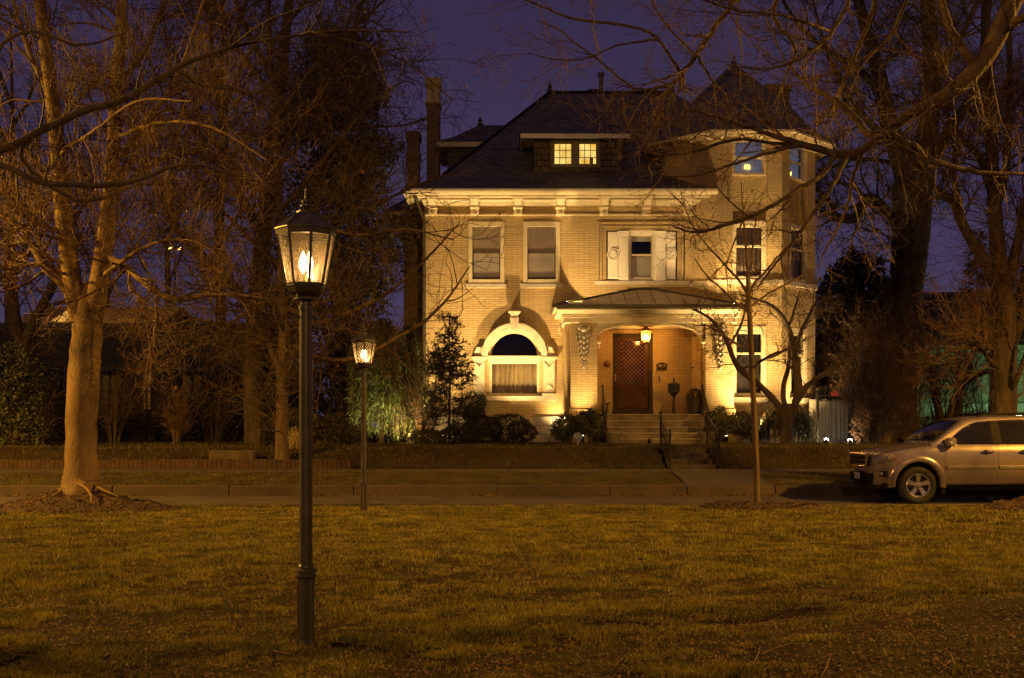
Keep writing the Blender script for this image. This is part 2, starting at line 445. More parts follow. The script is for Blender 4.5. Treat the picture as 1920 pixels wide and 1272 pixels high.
# ground: soil, moss and thatch
def groundmat(name, soil, thatch, green, s1, s2, bump=0.03):
    m, nt, b = new_mat(name)
    b.inputs['Roughness'].default_value = 0.95
    b.inputs['Specular IOR Level'].default_value = 0.15
    tcn = nt.nodes.new('ShaderNodeTexCoord')
    def noise(s, d=8, st=None):
        n = nt.nodes.new('ShaderNodeTexNoise'); n.inputs['Scale'].default_value = s; n.inputs['Detail'].default_value = d
        n.inputs['Roughness'].default_value = 0.65
        nt.links.new(tcn.outputs['Object'], n.inputs['Vector']); return n
    a = noise(s1); c = noise(s2); d = noise(60)
    r1 = nt.nodes.new('ShaderNodeValToRGB')
    r1.color_ramp.elements[0].position = 0.40; r1.color_ramp.elements[0].color = (*soil, 1)
    r1.color_ramp.elements[1].position = 0.58; r1.color_ramp.elements[1].color = (*green, 1)
    nt.links.new(a.outputs['Fac'], r1.inputs['Fac'])
    r2 = nt.nodes.new('ShaderNodeValToRGB')
    r2.color_ramp.elements[0].position = 0.50; r2.color_ramp.elements[0].color = (0, 0, 0, 1)
    r2.color_ramp.elements[1].position = 0.72; r2.color_ramp.elements[1].color = (1, 1, 1, 1)
    nt.links.new(c.outputs['Fac'], r2.inputs['Fac'])
    mx = nt.nodes.new('ShaderNodeMix'); mx.data_type = 'RGBA'
    nt.links.new(r2.outputs['Color'], mx.inputs['Factor']); nt.links.new(r1.outputs['Color'], mx.inputs['A']); mx.inputs['B'].default_value = (*thatch, 1)
    nt.links.new(mx.outputs['Result'], b.inputs['Base Color'])
    bp = nt.nodes.new('ShaderNodeBump'); bp.inputs['Distance'].default_value = bump; bp.inputs['Strength'].default_value = 1
    ad = nt.nodes.new('ShaderNodeMath'); ad.operation = 'ADD'
    nt.links.new(c.outputs['Fac'], ad.inputs[0]); nt.links.new(d.outputs['Fac'], ad.inputs[1])
    nt.links.new(ad.outputs[0], bp.inputs['Height']); nt.links.new(bp.outputs[0], b.inputs['Normal'])
    return m
M['lawn'] = groundmat('park_soil_and_thatch', (0.030, 0.014, 0.006), (0.062, 0.036, 0.014), (0.050, 0.036, 0.009), 1.1, 9.0, 0.06)
M['yard'] = groundmat('yard_winter_grass', (0.038, 0.023, 0.009), (0.065, 0.042, 0.017), (0.048, 0.034, 0.011), 0.9, 7.0, 0.05)
M['verge'] = groundmat('verge_grass', (0.050, 0.034, 0.014), (0.10, 0.07, 0.028), (0.075, 0.062, 0.018), 1.0, 8.0, 0.05)
# ================================================================== the ground
rng = np.random.default_rng(7)
random.seed(7)
def vnoise(x, y, seed, scale):
    """smooth value noise"""
    g = np.random.default_rng(seed).random((257, 257))
    x = np.asarray(x) / scale + 100.3; y = np.asarray(y) / scale + 77.7
    xi = np.floor(x).astype(int); yi = np.floor(y).astype(int)
    fx = x - xi; fy = y - yi
    fx = fx*fx*(3-2*fx); fy = fy*fy*(3-2*fy)
    a = g[xi % 257, yi % 257]; b = g[(xi+1) % 257, yi % 257]; c = g[xi % 257, (yi+1) % 257]; d = g[(xi+1) % 257, (yi+1) % 257]
    return (a*(1-fx)+b*fx)*(1-fy) + (c*(1-fx)+d*fx)*fy
PARK_EDGE = 21.0
ROAD0, ROAD1 = 21.25, 24.7
def park_z(x, y):
    z = 0.10*(vnoise(x, y, 1, 2.3)-0.5) + 0.055*(vnoise(x, y, 2, 0.7)-0.5) + 0.03*(vnoise(x, y, 3, 0.28)-0.5)
    z = z * np.clip((PARK_EDGE - np.asarray(y)) / 2.5, 0.12, 1)
    # mound of the tree that stands right of the frame
    d2 = (np.asarray(x)-5.2)**2/4.2 + (np.asarray(y)-7.6)**2/2.2
    z = z + 0.34*np.exp(-d2)
    return z
def sheet(name, mat, xs, ys, zf, kind='structure'):
    X, Y = np.meshgrid(xs, ys)
    Z = zf(X, Y)
    v = np.stack([X.ravel(), Y.ravel(), Z.ravel()], 1)
    nx, ny = len(xs), len(ys)
    i = np.arange(ny-1)[:, None]*nx + np.arange(nx-1)[None, :]
    f = np.stack([i, i+1, i+1+nx, i+nx], -1).reshape(-1, 4)
    o = np_mesh(name, v, f, 4, mat, smooth=True)
    tag(o, kind=kind)
    return o
xs = np.concatenate([np.linspace(-300, -16, 20)[:-1], np.arange(-16, 16, 0.12), np.linspace(16, 300, 20)])
ys = np.concatenate([np.linspace(-60, 4, 14)[:-1], np.arange(4, PARK_EDGE, 0.1), [PARK_EDGE]])
def pz(x, y): return np.where((np.abs(x) < 16.1) & (y > 3.9), park_z(x, y), 0.0)
sheet('park_lawn', M['lawn'], xs, ys, pz)
def strip(name, mat, y0, z0, y1, z1, x0=-300, x1=300, n=2, sub=1):
    b = MB()
    ks = [i/ n for i in range(n+1)]
    rows = []
    for k in ks:
        rows.append([(x0 + (x1-x0)*j/sub, y0+(y1-y0)*k, z0+(z1-z0)*k) for j in range(sub+1)])
    b.grid(rows)
    return tag(b.build(name, mat, fix=False), kind='structure')
# near kerb
b = MB(); b.box(-300, 300, PARK_EDGE, ROAD0, -0.3, 0.012)
tag(b.build('near_kerb', M['concrete'], bevel=0.02), kind='structure')
strip('road', M['asphalt'], ROAD0-0.02, -0.08, ROAD1+0.02, -0.05, n=1)
def kerb_run(x0, x1, z=0.175):
    b = MB()
    x = x0
    while x < x1:
        l = min(random.uniform(2.2, 3.4), x1-x)
        b.box(x+0.006, x+l-0.006, ROAD1, ROAD1+0.18, -0.3, z+random.uniform(-0.012, 0.012))
        x += l
    return b
b = kerb_run(-60, 3.85)
b2 = kerb_run(3.85, 5.8, 0.15); b.v, off = b.v+b2.v, len(b.v); b.f += [[i+off for i in q] for q in b2.f]; b.m += b2.m
b2 = kerb_run(5.8, 60); off = len(b.v); b.v = b.v+b2.v; b.f += [[i+off for i in q] for q in b2.f]; b.m += b2.m
b.box(-60, 60, ROAD1+0.03, ROAD1+0.163, -0.29, 0.125)
tag(b.build('kerb', M['concrete'], bevel=0.02), kind='structure')
def verge_z(x, y):
    k = np.clip((y-(ROAD1+0.17))/2.6, 0, 1)
    return 0.165 + 0.19*k + 0.05*(vnoise(x, y, 5, 0.9)-0.5)*np.sin(np.pi*np.clip(k,0,1))
vx = np.concatenate([[-300, -120, -50], np.arange(-22, 22, 0.25), [50, 120, 300]])
sheet('verge', M['verge'], vx, np.linspace(ROAD1+0.17, 27.5, 14), verge_z)
strip('pavement', M['concrete'], 27.48, 0.352, 29.0, 0.372, n=1)
def yard_z(x, y):
    k = np.clip((y-29.0)/1.7, 0, 1)
    z = 0.36 + (0.50+0.04*vnoise(x, y, 8, 3.0))*k*k*(3-2*k)
    z = z + np.clip((y-30.7)/5.0, 0, 1)*0.07 + 0.05*(vnoise(x, y, 6, 0.8)-0.5)*np.clip((y-29.0)/0.5, 0, 1)
    # cut for the garden steps up from the pavement
    cut = (x > 4.08) & (x < 5.36) & (y < 31.2)
    return np.where(cut, np.minimum(z, 0.30), z)
yx = np.concatenate([[-300, -120, -50], np.arange(-24, 24, 0.22), [50, 120, 300]])
yy = np.concatenate([np.arange(29.0, 37, 0.18), [40, 46, 60, 100, 200, 400]])
sheet('front_yard', M['yard'], yx, yy, yard_z)
# paths
b = MB()
b.grid([[(3.9, y, z), (4.85, y, z), (5.8, y, z)] for y, z in ((ROAD1+0.165, -0.2), (ROAD1+0.166, 0.165), (ROAD1+0.9, 0.235), (26.4, 0.31), (27.51, 0.376))])
tag(b.build('path_across_verge', M['concrete'], fix=False), kind='structure')
b = MB()
b.grid([[(4.1, y, z), (5.35, y, z)] for y, z in ((31.2, 0.875), (32.5, 0.915), (33.95, 0.945))])
tag(b.build('front_path', M['concrete'], fix=False), kind='structure')
b = MB()
for i in range(4):
    b.box(4.1, 5.34, 29.25+0.5*i, 29.25+0.5*(i+1)-0.004 if i < 3 else 31.2, 0.0, 0.47+0.135*i)
tag(b.build('garden_steps', M['oldstep'], bevel=0.02), kind='structure')

# mulch round the trees of the park
def mound(name, cx, cy, rx, ry, h, seed, p=1.0):
    n, m = 40, 90
    rows = []
    for i in range(n+1):
        r = i/n
        row = []
        for k in range(m):
            a = 2*math.pi*k/m
            x = cx + rx*r*math.cos(a)*(1+0.06*math.sin(3*a+seed)+0.04*math.sin(7*a))
            y = cy + ry*r*math.sin(a)
            row.append((x, y, r))
        rows.append(row)
    A = np.array(rows).reshape(-1, 3)
    z = h*np.clip(1-A[:, 2], 0, 1)**p*(1.0) + 0.02
    z = z + np.clip(1-A[:,2],0.0,1)**0.3*(0.10*(vnoise(A[:,0], A[:,1], seed, 0.45)-0.5)+0.09*(vnoise(A[:,0], A[:,1], seed+9, 0.13)-0.5))
    z = np.where(A[:, 2] > 0.985, -0.10, z)
    v = np.stack([A[:, 0], A[:, 1], z], 1)
    f = []
    for i in range(n):
        for k in range(m):
            j = (k+1) % m
            f.append((i*m+k, i*m+j, (i+1)*m+j, (i+1)*m+k))
    o = np_mesh(name, v, np.array(f), 4, M['mulch'], smooth=True)
    MOUNDS.append((name, v, A[:, 2]))
    return tag(o, kind='structure')
MOUNDS = []
mound('mulch_mound', PX(150, 20.0), 19.9, 1.75, 1.0, 0.40, 21, 1.05)
mound('mulch_ring', PX(1420, 20.5), 20.35, 1.12, 0.55, 0.10, 33, 0.6)
mound('mulch_patch', 10.2, 20.1, 1.75, 0.8, 0.30, 44, 0.9)

# ---- grass blades in the park: too many to count, one object
def blades(name, N, sample, hgt, wid, mat, zf, lean=0.35, label=None):
    x, y, s = sample(N)
    n = len(x)
    z = zf(x, y)
    a = rng.random(n)*2*np.pi
    h = hgt(x, y)*s
    wdt = wid(x, y)
    base = np.stack([x, y, z-0.005], 1)
    du = np.stack([np.cos(a), np.sin(a), np.zeros(n)], 1)*wdt[:, None]*0.5
    b2 = rng.random(n)*2*np.pi
    ln = lean*h*rng.random(n)
    tip = base + np.stack([np.cos(b2)*ln, np.sin(b2)*ln, h], 1)
    mid = base*0.5+tip*0.5 - np.stack([np.cos(b2)*ln*0.2, np.sin(b2)*ln*0.2, np.zeros(n)], 1)
    v = np.stack([base-du, base+du, mid+du*0.7, tip, mid-du*0.7], 1).reshape(-1, 3)
    i = np.arange(n)[:, None]*5
    f = np.concatenate([i, i+1, i+2, i+3, i+4], 1)
    o = np_mesh(name, v, f, 5, mat)
    tag(o, label, 'grass', kind='stuff')
    return o
def park_density(x, y):
    d = 0.30*vnoise(x*0.6, y, 11, 0.55) + 0.42*vnoise(x*0.75, y, 12, 0.17) + 0.28*vnoise(x, y, 17, 0.06)
    big = vnoise(x, y, 13, 2.6)
    # the lawn thins towards the camera
    t = np.clip((y-6.0)/6.5, 0, 1)
    thr = 0.56 - 0.42*t + 0.26*(big-0.5)
    g = np.clip((d-thr)/0.17, 0, 1)
    m = np.exp(-((x-5.2)**2/5.2+(y-7.4)**2/2.6))
    g = g*(1-np.clip(m*2.4, 0, 0.97))
    return g
def samp(N):
    # uniform on the picture rather than on the ground
    q = rng.random(N)
    y = 1.0/((1-q)/5.9 + q/20.9)
    y = np.where(rng.random(N) < 0.35, 5.9 + (20.9-5.9)*rng.random(N), y)
    x = (rng.random(N)*2-1)*(0.47*y+2.2)
    g = park_density(x, y)
    k = rng.random(N) < g*0.97+0.03
    return x[k], y[k], (0.5+0.7*g[k])*(0.55+0.8*rng.random(k.sum()))
blades('park_grass', 720000, samp, lambda x, y: 0.014+0.036*vnoise(x, y, 14, 0.30)**1.3, lambda x, y: 0.0032+0.00050*y, M['blade'],
       park_z, 0.8, 'short yellow green winter grass growing in tufts over the park lawn')
M['straw_blade'] = leafmat('dead_grass_blade', (0.26, 0.17, 0.06), (0.12, 0.075, 0.028), 2.0)
def samp_dead(N):
    x, y, s_ = samp(N)
    k = vnoise(x, y, 18, 0.33) > 0.42
    return x[k], y[k], s_[k]
blades('dead_grass', 160000, samp_dead, lambda x, y: 0.018+0.022*vnoise(x, y, 19, 0.3), lambda x, y: 0.0030+0.00045*y, M['straw_blade'],
       park_z, 1.6, 'bent straw coloured dead grass mixed through the park lawn')
M['verge_blade'] = leafmat('verge_grass_blade', (0.085, 0.061, 0.016), (0.042, 0.031, 0.010), 2.0)
def samp2(N):
    y = 24.95+2.5*rng.random(N)
    x = (rng.random(N)*2-1)*14
    k = ~((x > 3.85) & (x < 5.85)) & (rng.random(N) < 0.25+0.75*vnoise(x, y, 15, 0.5))
    return x[k], y[k], (0.6+0.8*rng.random(k.sum()))
blades('verge_grass', 45000, samp2, lambda x, y: 0.018+0.03*vnoise(x, y, 25, 0.6), lambda x, y: 0.014+0*x, M['verge_blade'], verge_z, 0.8,
       'short winter grass on the verge between kerb and pavement')
def samp3(N):
    y = 29.1+6.0*rng.random(N)
    x = (rng.random(N)*2-1)*16
    k = ~((x > 4.0) & (x < 5.45)) & (rng.random(N) < 0.2+0.8*vnoise(x, y, 16, 0.6)) & ~((y > 34.5) & (x > -4))
    return x[k], y[k], (0.6+0.8*rng.random(k.sum()))
M['blade_tan'] = leafmat('dry_grass_blade', (0.075, 0.053, 0.016), (0.040, 0.028, 0.009), 1.3)
blades('yard_grass', 70000, samp3, lambda x, y: 0.07+0*x, lambda x, y: 0.018+0*x, M['blade_tan'], yard_z, 0.9,
       'dry tan winter grass on the front yards behind the pavement')
# dead leaves and chips lying on the lawn and mulch
def litter(name, N, sampler, zf, size, mat, label, cat):
    x, y = sampler(N)
    n = len(x)
    z = zf(x, y)+0.012
    a = rng.random(n)*2*np.pi; s = size*(0.5+rng.random(n))
    tl = (rng.random((n, 2))-0.5)*1.0
    u = np.stack([np.cos(a), np.sin(a), tl[:, 0]], 1)*s[:, None]
    v_ = np.stack([-np.sin(a), np.cos(a), tl[:, 1]], 1)*s[:, None]*0.55
    c = np.stack([x, y, z+0.3*s*np.abs(tl[:, 0])], 1)
    v = np.stack([c-u, c-v_*0.9, c+u*0.9, c+v_], 1).reshape(-1, 3)
    i = np.arange(n)[:, None]*4
    o = np_mesh(name, v, np.concatenate([i, i+1, i+2, i+3], 1), 4, mat)
    return tag(o, label, cat, kind='stuff')
def ls(N):
    q = rng.random(N); y = 1.0/((1-q)/5.9+q/20.8); x = (rng.random(N)*2-1)*(0.47*y+0.5)
    k = (park_density(x, y) < 0.5) | (rng.random(N) < 0.15)
    return x[k], y[k]
litter('leaf_litter', 26000, ls, park_z, 0.013, M['deadleaf'], 'brown dead leaves and chips scattered on the bare soil of the lawn', 'leaf litter')

# fallen twigs and bits of bark on the lawn
nT = 190
tx, ty = ls(nT*2); tx, ty = tx[:nT], ty[:nT]
ta = rng.random(len(tx))*6.283; tl_ = 0.05+0.16*rng.random(len(tx))**2
tb = MB()
for x_, y_, a_, l_ in zip(tx, ty, ta, tl_):
    pts_ = []
    for q in (-1, 0, 1):
        xx_ = x_+q*l_*math.cos(a_)+(0.02*math.sin(a_*5) if q == 0 else 0); yy_ = y_+q*l_*math.sin(a_)
        pts_.append((xx_, yy_, float(park_z(np.array([xx_]), np.array([yy_]))[0])+0.022))
    tb.tube(pts_, 0.004, 4, 0.002)
tag(tb.build('fallen_twigs', M['deadleaf'], fix=False, uv=False), 'short fallen twigs strewn over the park lawn', 'fallen twigs', kind='stuff')

# chips on the mulch
for nm_, v_, rr0 in MOUNDS:
    area = (np.ptp(v_[:, 0])*np.ptp(v_[:, 1]))
    nC = int(900*area)
    ii = rng.integers(0, len(v_)-91, nC)
    ii = ii[rng.random(nC) < rr0[ii]]
    ff = rng.random(len(ii))[:, None]
    pt = v_[ii]*(1-ff)+v_[ii+90]*ff
    pt = pt+rng.normal(size=pt.shape)*np.array([0.02, 0.015, 0.0])+np.array([0, 0, 0.008])
    a_ = rng.random(len(pt))*6.283; s_ = 0.028*(0.4+rng.random(len(pt)))
    tl2 = (rng.random((len(pt), 2))-0.4)*1.2
    u_ = np.stack([np.cos(a_), np.sin(a_), tl2[:, 0]], 1)*s_[:, None]
    w_ = np.stack([-np.sin(a_), np.cos(a_), tl2[:, 1]], 1)*s_[:, None]*0.35
    vv = np.stack([pt-u_, pt-w_, pt+u_, pt+w_], 1).reshape(-1, 3)
    k4 = np.arange(len(pt))[:, None]*4
    M.setdefault('chip', pmat('bark_chip', (0.070, 0.034, 0.014), 0.9, var=0.8, scale=14, col2=(0.020, 0.010, 0.005)))
    tag(np_mesh('bark_chips', vv, np.concatenate([k4, k4+1, k4+2, k4+3], 1), 4, M['chip']), 'dark bark chips covering the '+{'mulch_mound': 'mound under the big smooth tree', 'mulch_ring': 'ring round the thin young tree', 'mulch_patch': 'patch before the parked car'}[nm_], 'bark chips', kind='stuff')

def lg(N):
    y = ROAD1-0.02-0.5*rng.random(N)**2.2; x = (rng.random(N)*2-1)*13
    k = rng.random(N) < 0.15+0.85*(vnoise(x, y, 27, 1.4) > 0.55)
    return x[k], y[k]
litter('gutter_leaves', 1500, lg, lambda x, y: -0.052+0.02*rng.random(len(x)), 0.030, M['deadleaf'], 'dead leaves gathered in the gutter along the far kerb', 'leaf litter')
# ================================================================== the mansion
YM = 37.2
def hx(px): return PX(px, YM)
def hz(py): return PZ(py, YM)
house = empty('mansion', (3.5, YM, 0.9), 'large buff brick mansion lit at night, with corner turret, slate roof and arched porch', 'house')
def frame_xf(O, U, inward):
    m = Matrix.Identity(4)
    for i in range(3):
        m[i][0] = U[i]; m[i][1] = inward[i]; m[i][2] = (0, 0, 1)[i]; m[i][3] = O[i]
    return m
def holed_wall(b, x0, x1, z0, z1, holes, depth=0.2, y=0.0):
    xs_ = sorted(set([x0, x1] + [h[0] for h in holes] + [h[1] for h in holes]))
    zs_ = sorted(set([z0, z1] + [h[2] for h in holes] + [h[3] for h in holes]))
    for i in range(len(xs_)-1):
        for j in range(len(zs_)-1):
            cx = (xs_[i]+xs_[i+1])/2; cz = (zs_[j]+zs_[j+1])/2
            if any(h[0] < cx < h[1] and h[2] < cz < h[3] for h in holes): continue
            b.face([(xs_[i], y, zs_[j]), (xs_[i+1], y, zs_[j]), (xs_[i+1], y, zs_[j+1]), (xs_[i], y, zs_[j+1])])
    for h in holes:
        a, c, d, e = h[:4]
        dp = y+(h[4] if len(h) > 4 else depth)
        b.face([(a, y, d), (a, dp, d), (a, dp, e), (a, y, e)])
        b.face([(c, dp, d), (c, y, d), (c, y, e), (c, dp, e)])
        b.face([(a, y, e), (a, dp, e), (c, dp, e), (c, y, e)])
        b.face([(a, dp, d), (a, y, d), (c, y, d), (c, dp, d)])
def casing(b, x0, x1, z0, z1, w, y0, y1, bottom=True, wt=None):
    wt = wt or w
    b.box(x0, x0+w, y0, y1, z0, z1); b.box(x1-w, x1, y0, y1, z0, z1)
    b.box(x0+w, x1-w, y0, y1, z1-wt, z1)
    if bottom: b.box(x0+w, x1-w, y0, y1, z0, z0+w)
def curtain_mesh(b, x0, x1, z0, z1, y, amp=0.035, period=0.16):
    n = max(8, int((x1-x0)/period*8))
    top = []; bot = []
    for i in range(n+1):
        t = i/n; x = x0+(x1-x0)*t
        yy_ = y+amp*math.sin(2*math.pi*x/period+1.3*math.sin(x*5))
        top.append((x, yy_, z1)); bot.append((x, yy_+0.01*math.sin(x*31), z0))
    b.grid([bot, top])
def room(b, x0, x1, z0, z1, y0, y1):
    b.face([(x0, y1, z0), (x1, y1, z0), (x1, y1, z1), (x0, y1, z1)])
    b.face([(x0, y0, z0), (x0, y1, z0), (x0, y1, z1), (x0, y0, z1)])
    b.face([(x1, y1, z0), (x1, y0, z0), (x1, y0, z1), (x1, y1, z1)])
    b.face([(x0, y0, z1), (x0, y1, z1), (x1, y1, z1), (x1, y0, z1)])
    b.face([(x0, y1, z0), (x0, y0, z0), (x1, y0, z0), (x1, y1, z0)])
def sash_window(xf, x0, x1, z0, z1, rec=0.16, w=0.10, split=0.5, fill='dark', sill=None, glass='glass', room_depth=0.7, head=None, bars=None):
    """double hung window in a hole (x0..x1, z0..z1) of a wall whose face is local y=0"""
    f = MB(); f.xf = xf
    wt = head or w
    casing(f, x0+0.002, x1-0.002, z0+0.002, z1-0.002, w, rec-(0.05 if fill == 'shade' else 0.10), rec+0.06, wt=wt)
    a, c, d, e = x0+w, x1-w, z0+w, z1-wt
    zm = d+(e-d)*split
    if fill != 'shade':
        casing(f, a, c, d, e, 0.045, rec-0.03, rec+0.05)
        f.box(a+0.045, c-0.045, rec-0.045, rec+0.05, zm-0.035, zm+0.035)
    if bars:
        nx, nz_ = bars
        for i in range(1, nx):
            x = a+(c-a)*i/nx; f.box(x-0.012, x+0.012, rec-0.015, rec+0.03, d+0.045, e-0.045)
        for i in range(1, nz_):
            z = d+(e-d)*i/nz_; f.box(a+0.045, c-0.045, rec-0.013, rec+0.028, z-0.012, z+0.012)
    o = f.build('window', M['trim'], house, bevel=0.006)
    if fill == 'shade':
        q = MB(); q.xf = xf
        casing(q, a+0.001, c-0.001, d+0.001, e-0.001, 0.022, rec-0.004, rec+0.055)
        q.box(a+0.024, c-0.024, rec-0.006, rec+0.03, zm-0.03, zm+0.02)
        q.box(a+0.024, c-0.024, rec-0.004, rec+0.03, d+0.022, d+0.07)
        q.build('sash', M['rail_dark'], o)
    g = MB(); g.xf = xf
    g.face([(a+0.04, rec+0.012, d+0.04), (c-0.04, rec+0.012, d+0.04), (c-0.04, rec+0.012, e-0.04), (a+0.04, rec+0.012, e-0.04)])
    g.build('pane', M[glass], o, fix=False)
    r = MB(); r.xf = xf
    room(r, a-0.02, c+0.02, d-0.02, e+0.02, rec+0.062, rec+room_depth)
    r.build('room_recess', M['lit'] if fill == 'lit' else M['dark'], o, fix=False)
    if fill == 'shade':
        s_ = MB(); s_.xf = xf
        s_.face([(a, rec+0.034, zm+0.06), (c, rec+0.034, zm+0.06), (c, rec+0.034, e), (a, rec+0.034, e)])
        s_.box(a+0.05, c-0.05, rec+0.030, rec+0.040, zm+0.035, zm+0.06)
        s_.build('roller_shade', M['shade'], o, fix=False)
        l = MB(); l.xf = xf
        xm = (a+c)/2
        for (p, q) in ((a+0.045, xm-0.008), (xm+0.008, c-0.045)):
            casing(l, p, q, d+0.08, zm-0.03, 0.04, rec+0.030, rec+0.056)
            z = d+0.13
            while z < zm-0.09:
                l.box(p+0.04, q-0.04, rec+0.036, rec+0.046, z, z+0.064)
                z += 0.078
        l.build('louvred_shutter', M['louver'], o, fix=False)
        l = MB(); l.xf = xf
        l.face([(a+0.03, rec+0.052, d+0.1), (c-0.03, rec+0.052, d+0.1), (c-0.03, rec+0.052, zm-0.05), (a+0.03, rec+0.052, zm-0.05)])
        l.build('shutter_back', M['shade'], o, fix=False)
    if fill in ('curtain', 'darkcurtain'):
        s_ = MB(); s_.xf = xf
        curtain_mesh(s_, a, c, d, e, rec+0.16, 0.03, 0.15)
        s_.build('curtain', M[fill], o, smooth=True, fix=False)
    if sill:
        s_ = MB(); s_.xf = xf
        ov, h, pr = sill
        s_.box(x0-ov, x1+ov, -pr, max(0.0, rec-0.11), z0-h, z0-0.003)
        if fill != 'shade': s_.box(x0+0.01, x1-0.01, rec-0.118, rec-0.101, z0, z0+0.05)
        s_.build('sill', M['stone'], o, bevel=0.01)
    return o

# ---- main front wall
XL, XR = hx(797), hx(1318)
W1 = (hx(878), hx(946), hz(532), hz(416), 0.22)
W2 = (hx(981), hx(1050), hz(532), hz(416), 0.22)
W3 = (hx(1137), hx(1270), hz(527), hz(432), 0.20)
AR = 47*0.017714; AXC = hx(964.5); AZ = hz(668)
W4 = (AXC-AR, AXC+AR, hz(742), AZ+AR, 0.26)
DO = (hx(1149), hx(1224), 2.0, hz(625), 0.24)
FL = 1.82         # floor of the porch
b = MB()
b.xf = Matrix.Translation((0, YM, 0))
holed_wall(b, XL, XR, 1.80, 9.05, [W1, W2, W3, W4, DO])
# spandrels of the arch
for sgn in (-1, 1):
    pts = [(AXC+sgn*AR, 0, AZ+AR)]
    arc = [(AXC+sgn*AR*math.cos(t), 0, AZ+AR*math.sin(t)) for t in [i*math.pi/2/12 for i in range(13)]]
    b.face(pts+arc)
b.xf = None
# sides and back, behind the front
b.face([(XL, YM, 0.8), (XL, 49, 0.8), (XL, 49, 9.05), (XL, YM, 9.05)])
b.face([(10.2, 39, 0.8), (10.2, 49, 0.8), (10.2, 49, 9.05), (10.2, 39, 9.05)])
b.face([(XL, 49, 0.8), (10.2, 49, 0.8), (10.2, 49, 9.05), (XL, 49, 9.05)])
b.build('wall', M['brick'], house, fix=False)
# raised brick frame round the middle window
b = MB(); b.xf = Matrix.Translation((0, YM, 0))
x0, x1, z0, z1 = hx(1119), hx(1288), hz(527), hz(416)
casing(b, x0, x1, z0, z1, 0.075, -0.045, 0.0, bottom=False)
casing(b, x0+0.13, x1-0.13, z0, z1-0.13, 0.05, -0.03, 0.0, bottom=False)
b.build('brick_surround', M['brick'], house, bevel=0.01)
b = MB()
b.box(XL-0.05, XR, YM-0.07, YM+0.05, 0.7, 1.80)
b.build('foundation', M['found'], house)
# first pair of windows
sash_window(Matrix.Translation((0, YM, 0)), *W1[:4], rec=0.022, w=0.14, split=0.51, fill='shade', sill=(0.09, 0.145, 0.045), head=0.17)
sash_window(Matrix.Translation((0, YM, 0)), *W2[:4], rec=0.022, w=0.14, split=0.51, fill='shade', sill=(0.09, 0.145, 0.045), head=0.17)
# ---- middle window with side panels
f = MB(); f.xf = Matrix.Translation((0, YM, 0))
a0, a1 = hx(1178), hx(1229)
casing(f, a0, a1, W3[2]+0.002, W3[3]-0.002, 0.08, 0.04, 0.20, wt=0.14)
for (p, q) in ((1160, 1178), (1229, 1247)):
    p, q = hx(p), hx(q)
    f.box(p, q, -0.03, 0.19, W3[2]+0.14, W3[3]-0.16)
    f.box(p-0.02, q+0.02, -0.05, 0.19, W3[2]+0.002, W3[2]+0.14)
    f.box(p-0.01, q+0.01, -0.045, 0.19, W3[3]-0.16, W3[3]-0.10)
    f.box(p-0.03, q+0.03, -0.075, 0.19, W3[3]-0.10, W3[3]-0.03)
    f.box(p+0.06, q-0.06, -0.045, -0.03, W3[2]+0.22, W3[3]-0.24)
win3 = f.build('window', M['white'], house, bevel=0.008)
f = MB(); f.xf = Matrix.Translation((0, YM, 0))
zm = W3[2]+(W3[3]-W3[2])*0.52
casing(f, a0+0.08, a1-0.08, W3[2]+0.082, W3[3]-0.14, 0.045, 0.10, 0.18)
f.box(a0+0.12, a1-0.12, 0.085, 0.18, zm-0.035, zm+0.035)
f.build('sash', M['trim'], win3, bevel=0.005)
f = MB(); f.xf = Matrix.Translation((0, YM, 0))
f.face([(a0+0.1, 0.15, W3[2]+0.1), (a1-0.1, 0.15, W3[2]+0.1), (a1-0.1, 0.15, W3[3]-0.16), (a0+0.1, 0.15, W3[3]-0.16)])
f.build('pane', M['glass'], win3, fix=False)
f = MB(); f.xf = Matrix.Translation((0, YM, 0))
room(f, a0+0.05, a1-0.05, W3[2]+0.05, W3[3]-0.1, 0.21, 0.8)
f.build('room_recess', M['dark'], win3, fix=False)
f = MB(); f.xf = Matrix.Translation((0, YM, 0))
f.box(a0+0.1, a1-0.1, 0.24, 0.25, W3[2]+0.12, zm-0.05)
f.build('cafe_shutter', M['louver'], win3, fix=False)
f = MB(); f.xf = Matrix.Translation((0, YM, 0))
f.box(a0+0.1, a1-0.1, 0.24, 0.25, W3[3]-0.34, W3[3]-0.16)
f.build('roller_shade', M['louver'], win3, fix=False)
for (p, q, s_) in ((1140, 1159.4, -1), (1247.6, 1267, 1)):
    p, q = hx(p), hx(q)
    f = MB(); f.xf = Matrix.Translation((0, YM, 0))
    f.box(p, q, 0.03, 0.13, W3[2]+0.06, W3[3]-0.05)
    f.box(p+0.04, q-0.04, 0.012, 0.03, W3[2]+0.12, W3[3]-0.12)
    xc = (p+q)/2+s_*-0.0; zc = (W3[2]+W3[3])/2+0.03
    for r0, r1, dy in ((0.205, 0.17, -0.05), (0.13, 0.09, -0.075)):
        n = 28
        for i in range(n):
            t0, t1 = 2*math.pi*i/n, 2*math.pi*(i+1)/n
            c = lambda r, t, y: (xc+r*math.cos(t), y, zc+r*math.sin(t))
            f.face([c(r0, t0, 0.012), c(r0, t1, 0.012), c(r0, t1, dy), c(r0, t0, dy)])
            f.face([c(r0, t0, dy), c(r0, t1, dy), c(r1, t1, dy), c(r1, t0, dy)])
            f.face([c(r1, t0, dy), c(r1, t1, dy), c(r1, t1, 0.012), c(r1, t0, 0.012)])
    n = 24
    f.face([(xc+0.091*math.cos(2*math.pi*i/n), -0.06, zc+0.091*math.sin(2*math.pi*i/n)) for i in range(n)])
    f.build('shutter_panel', M['white'], win3)
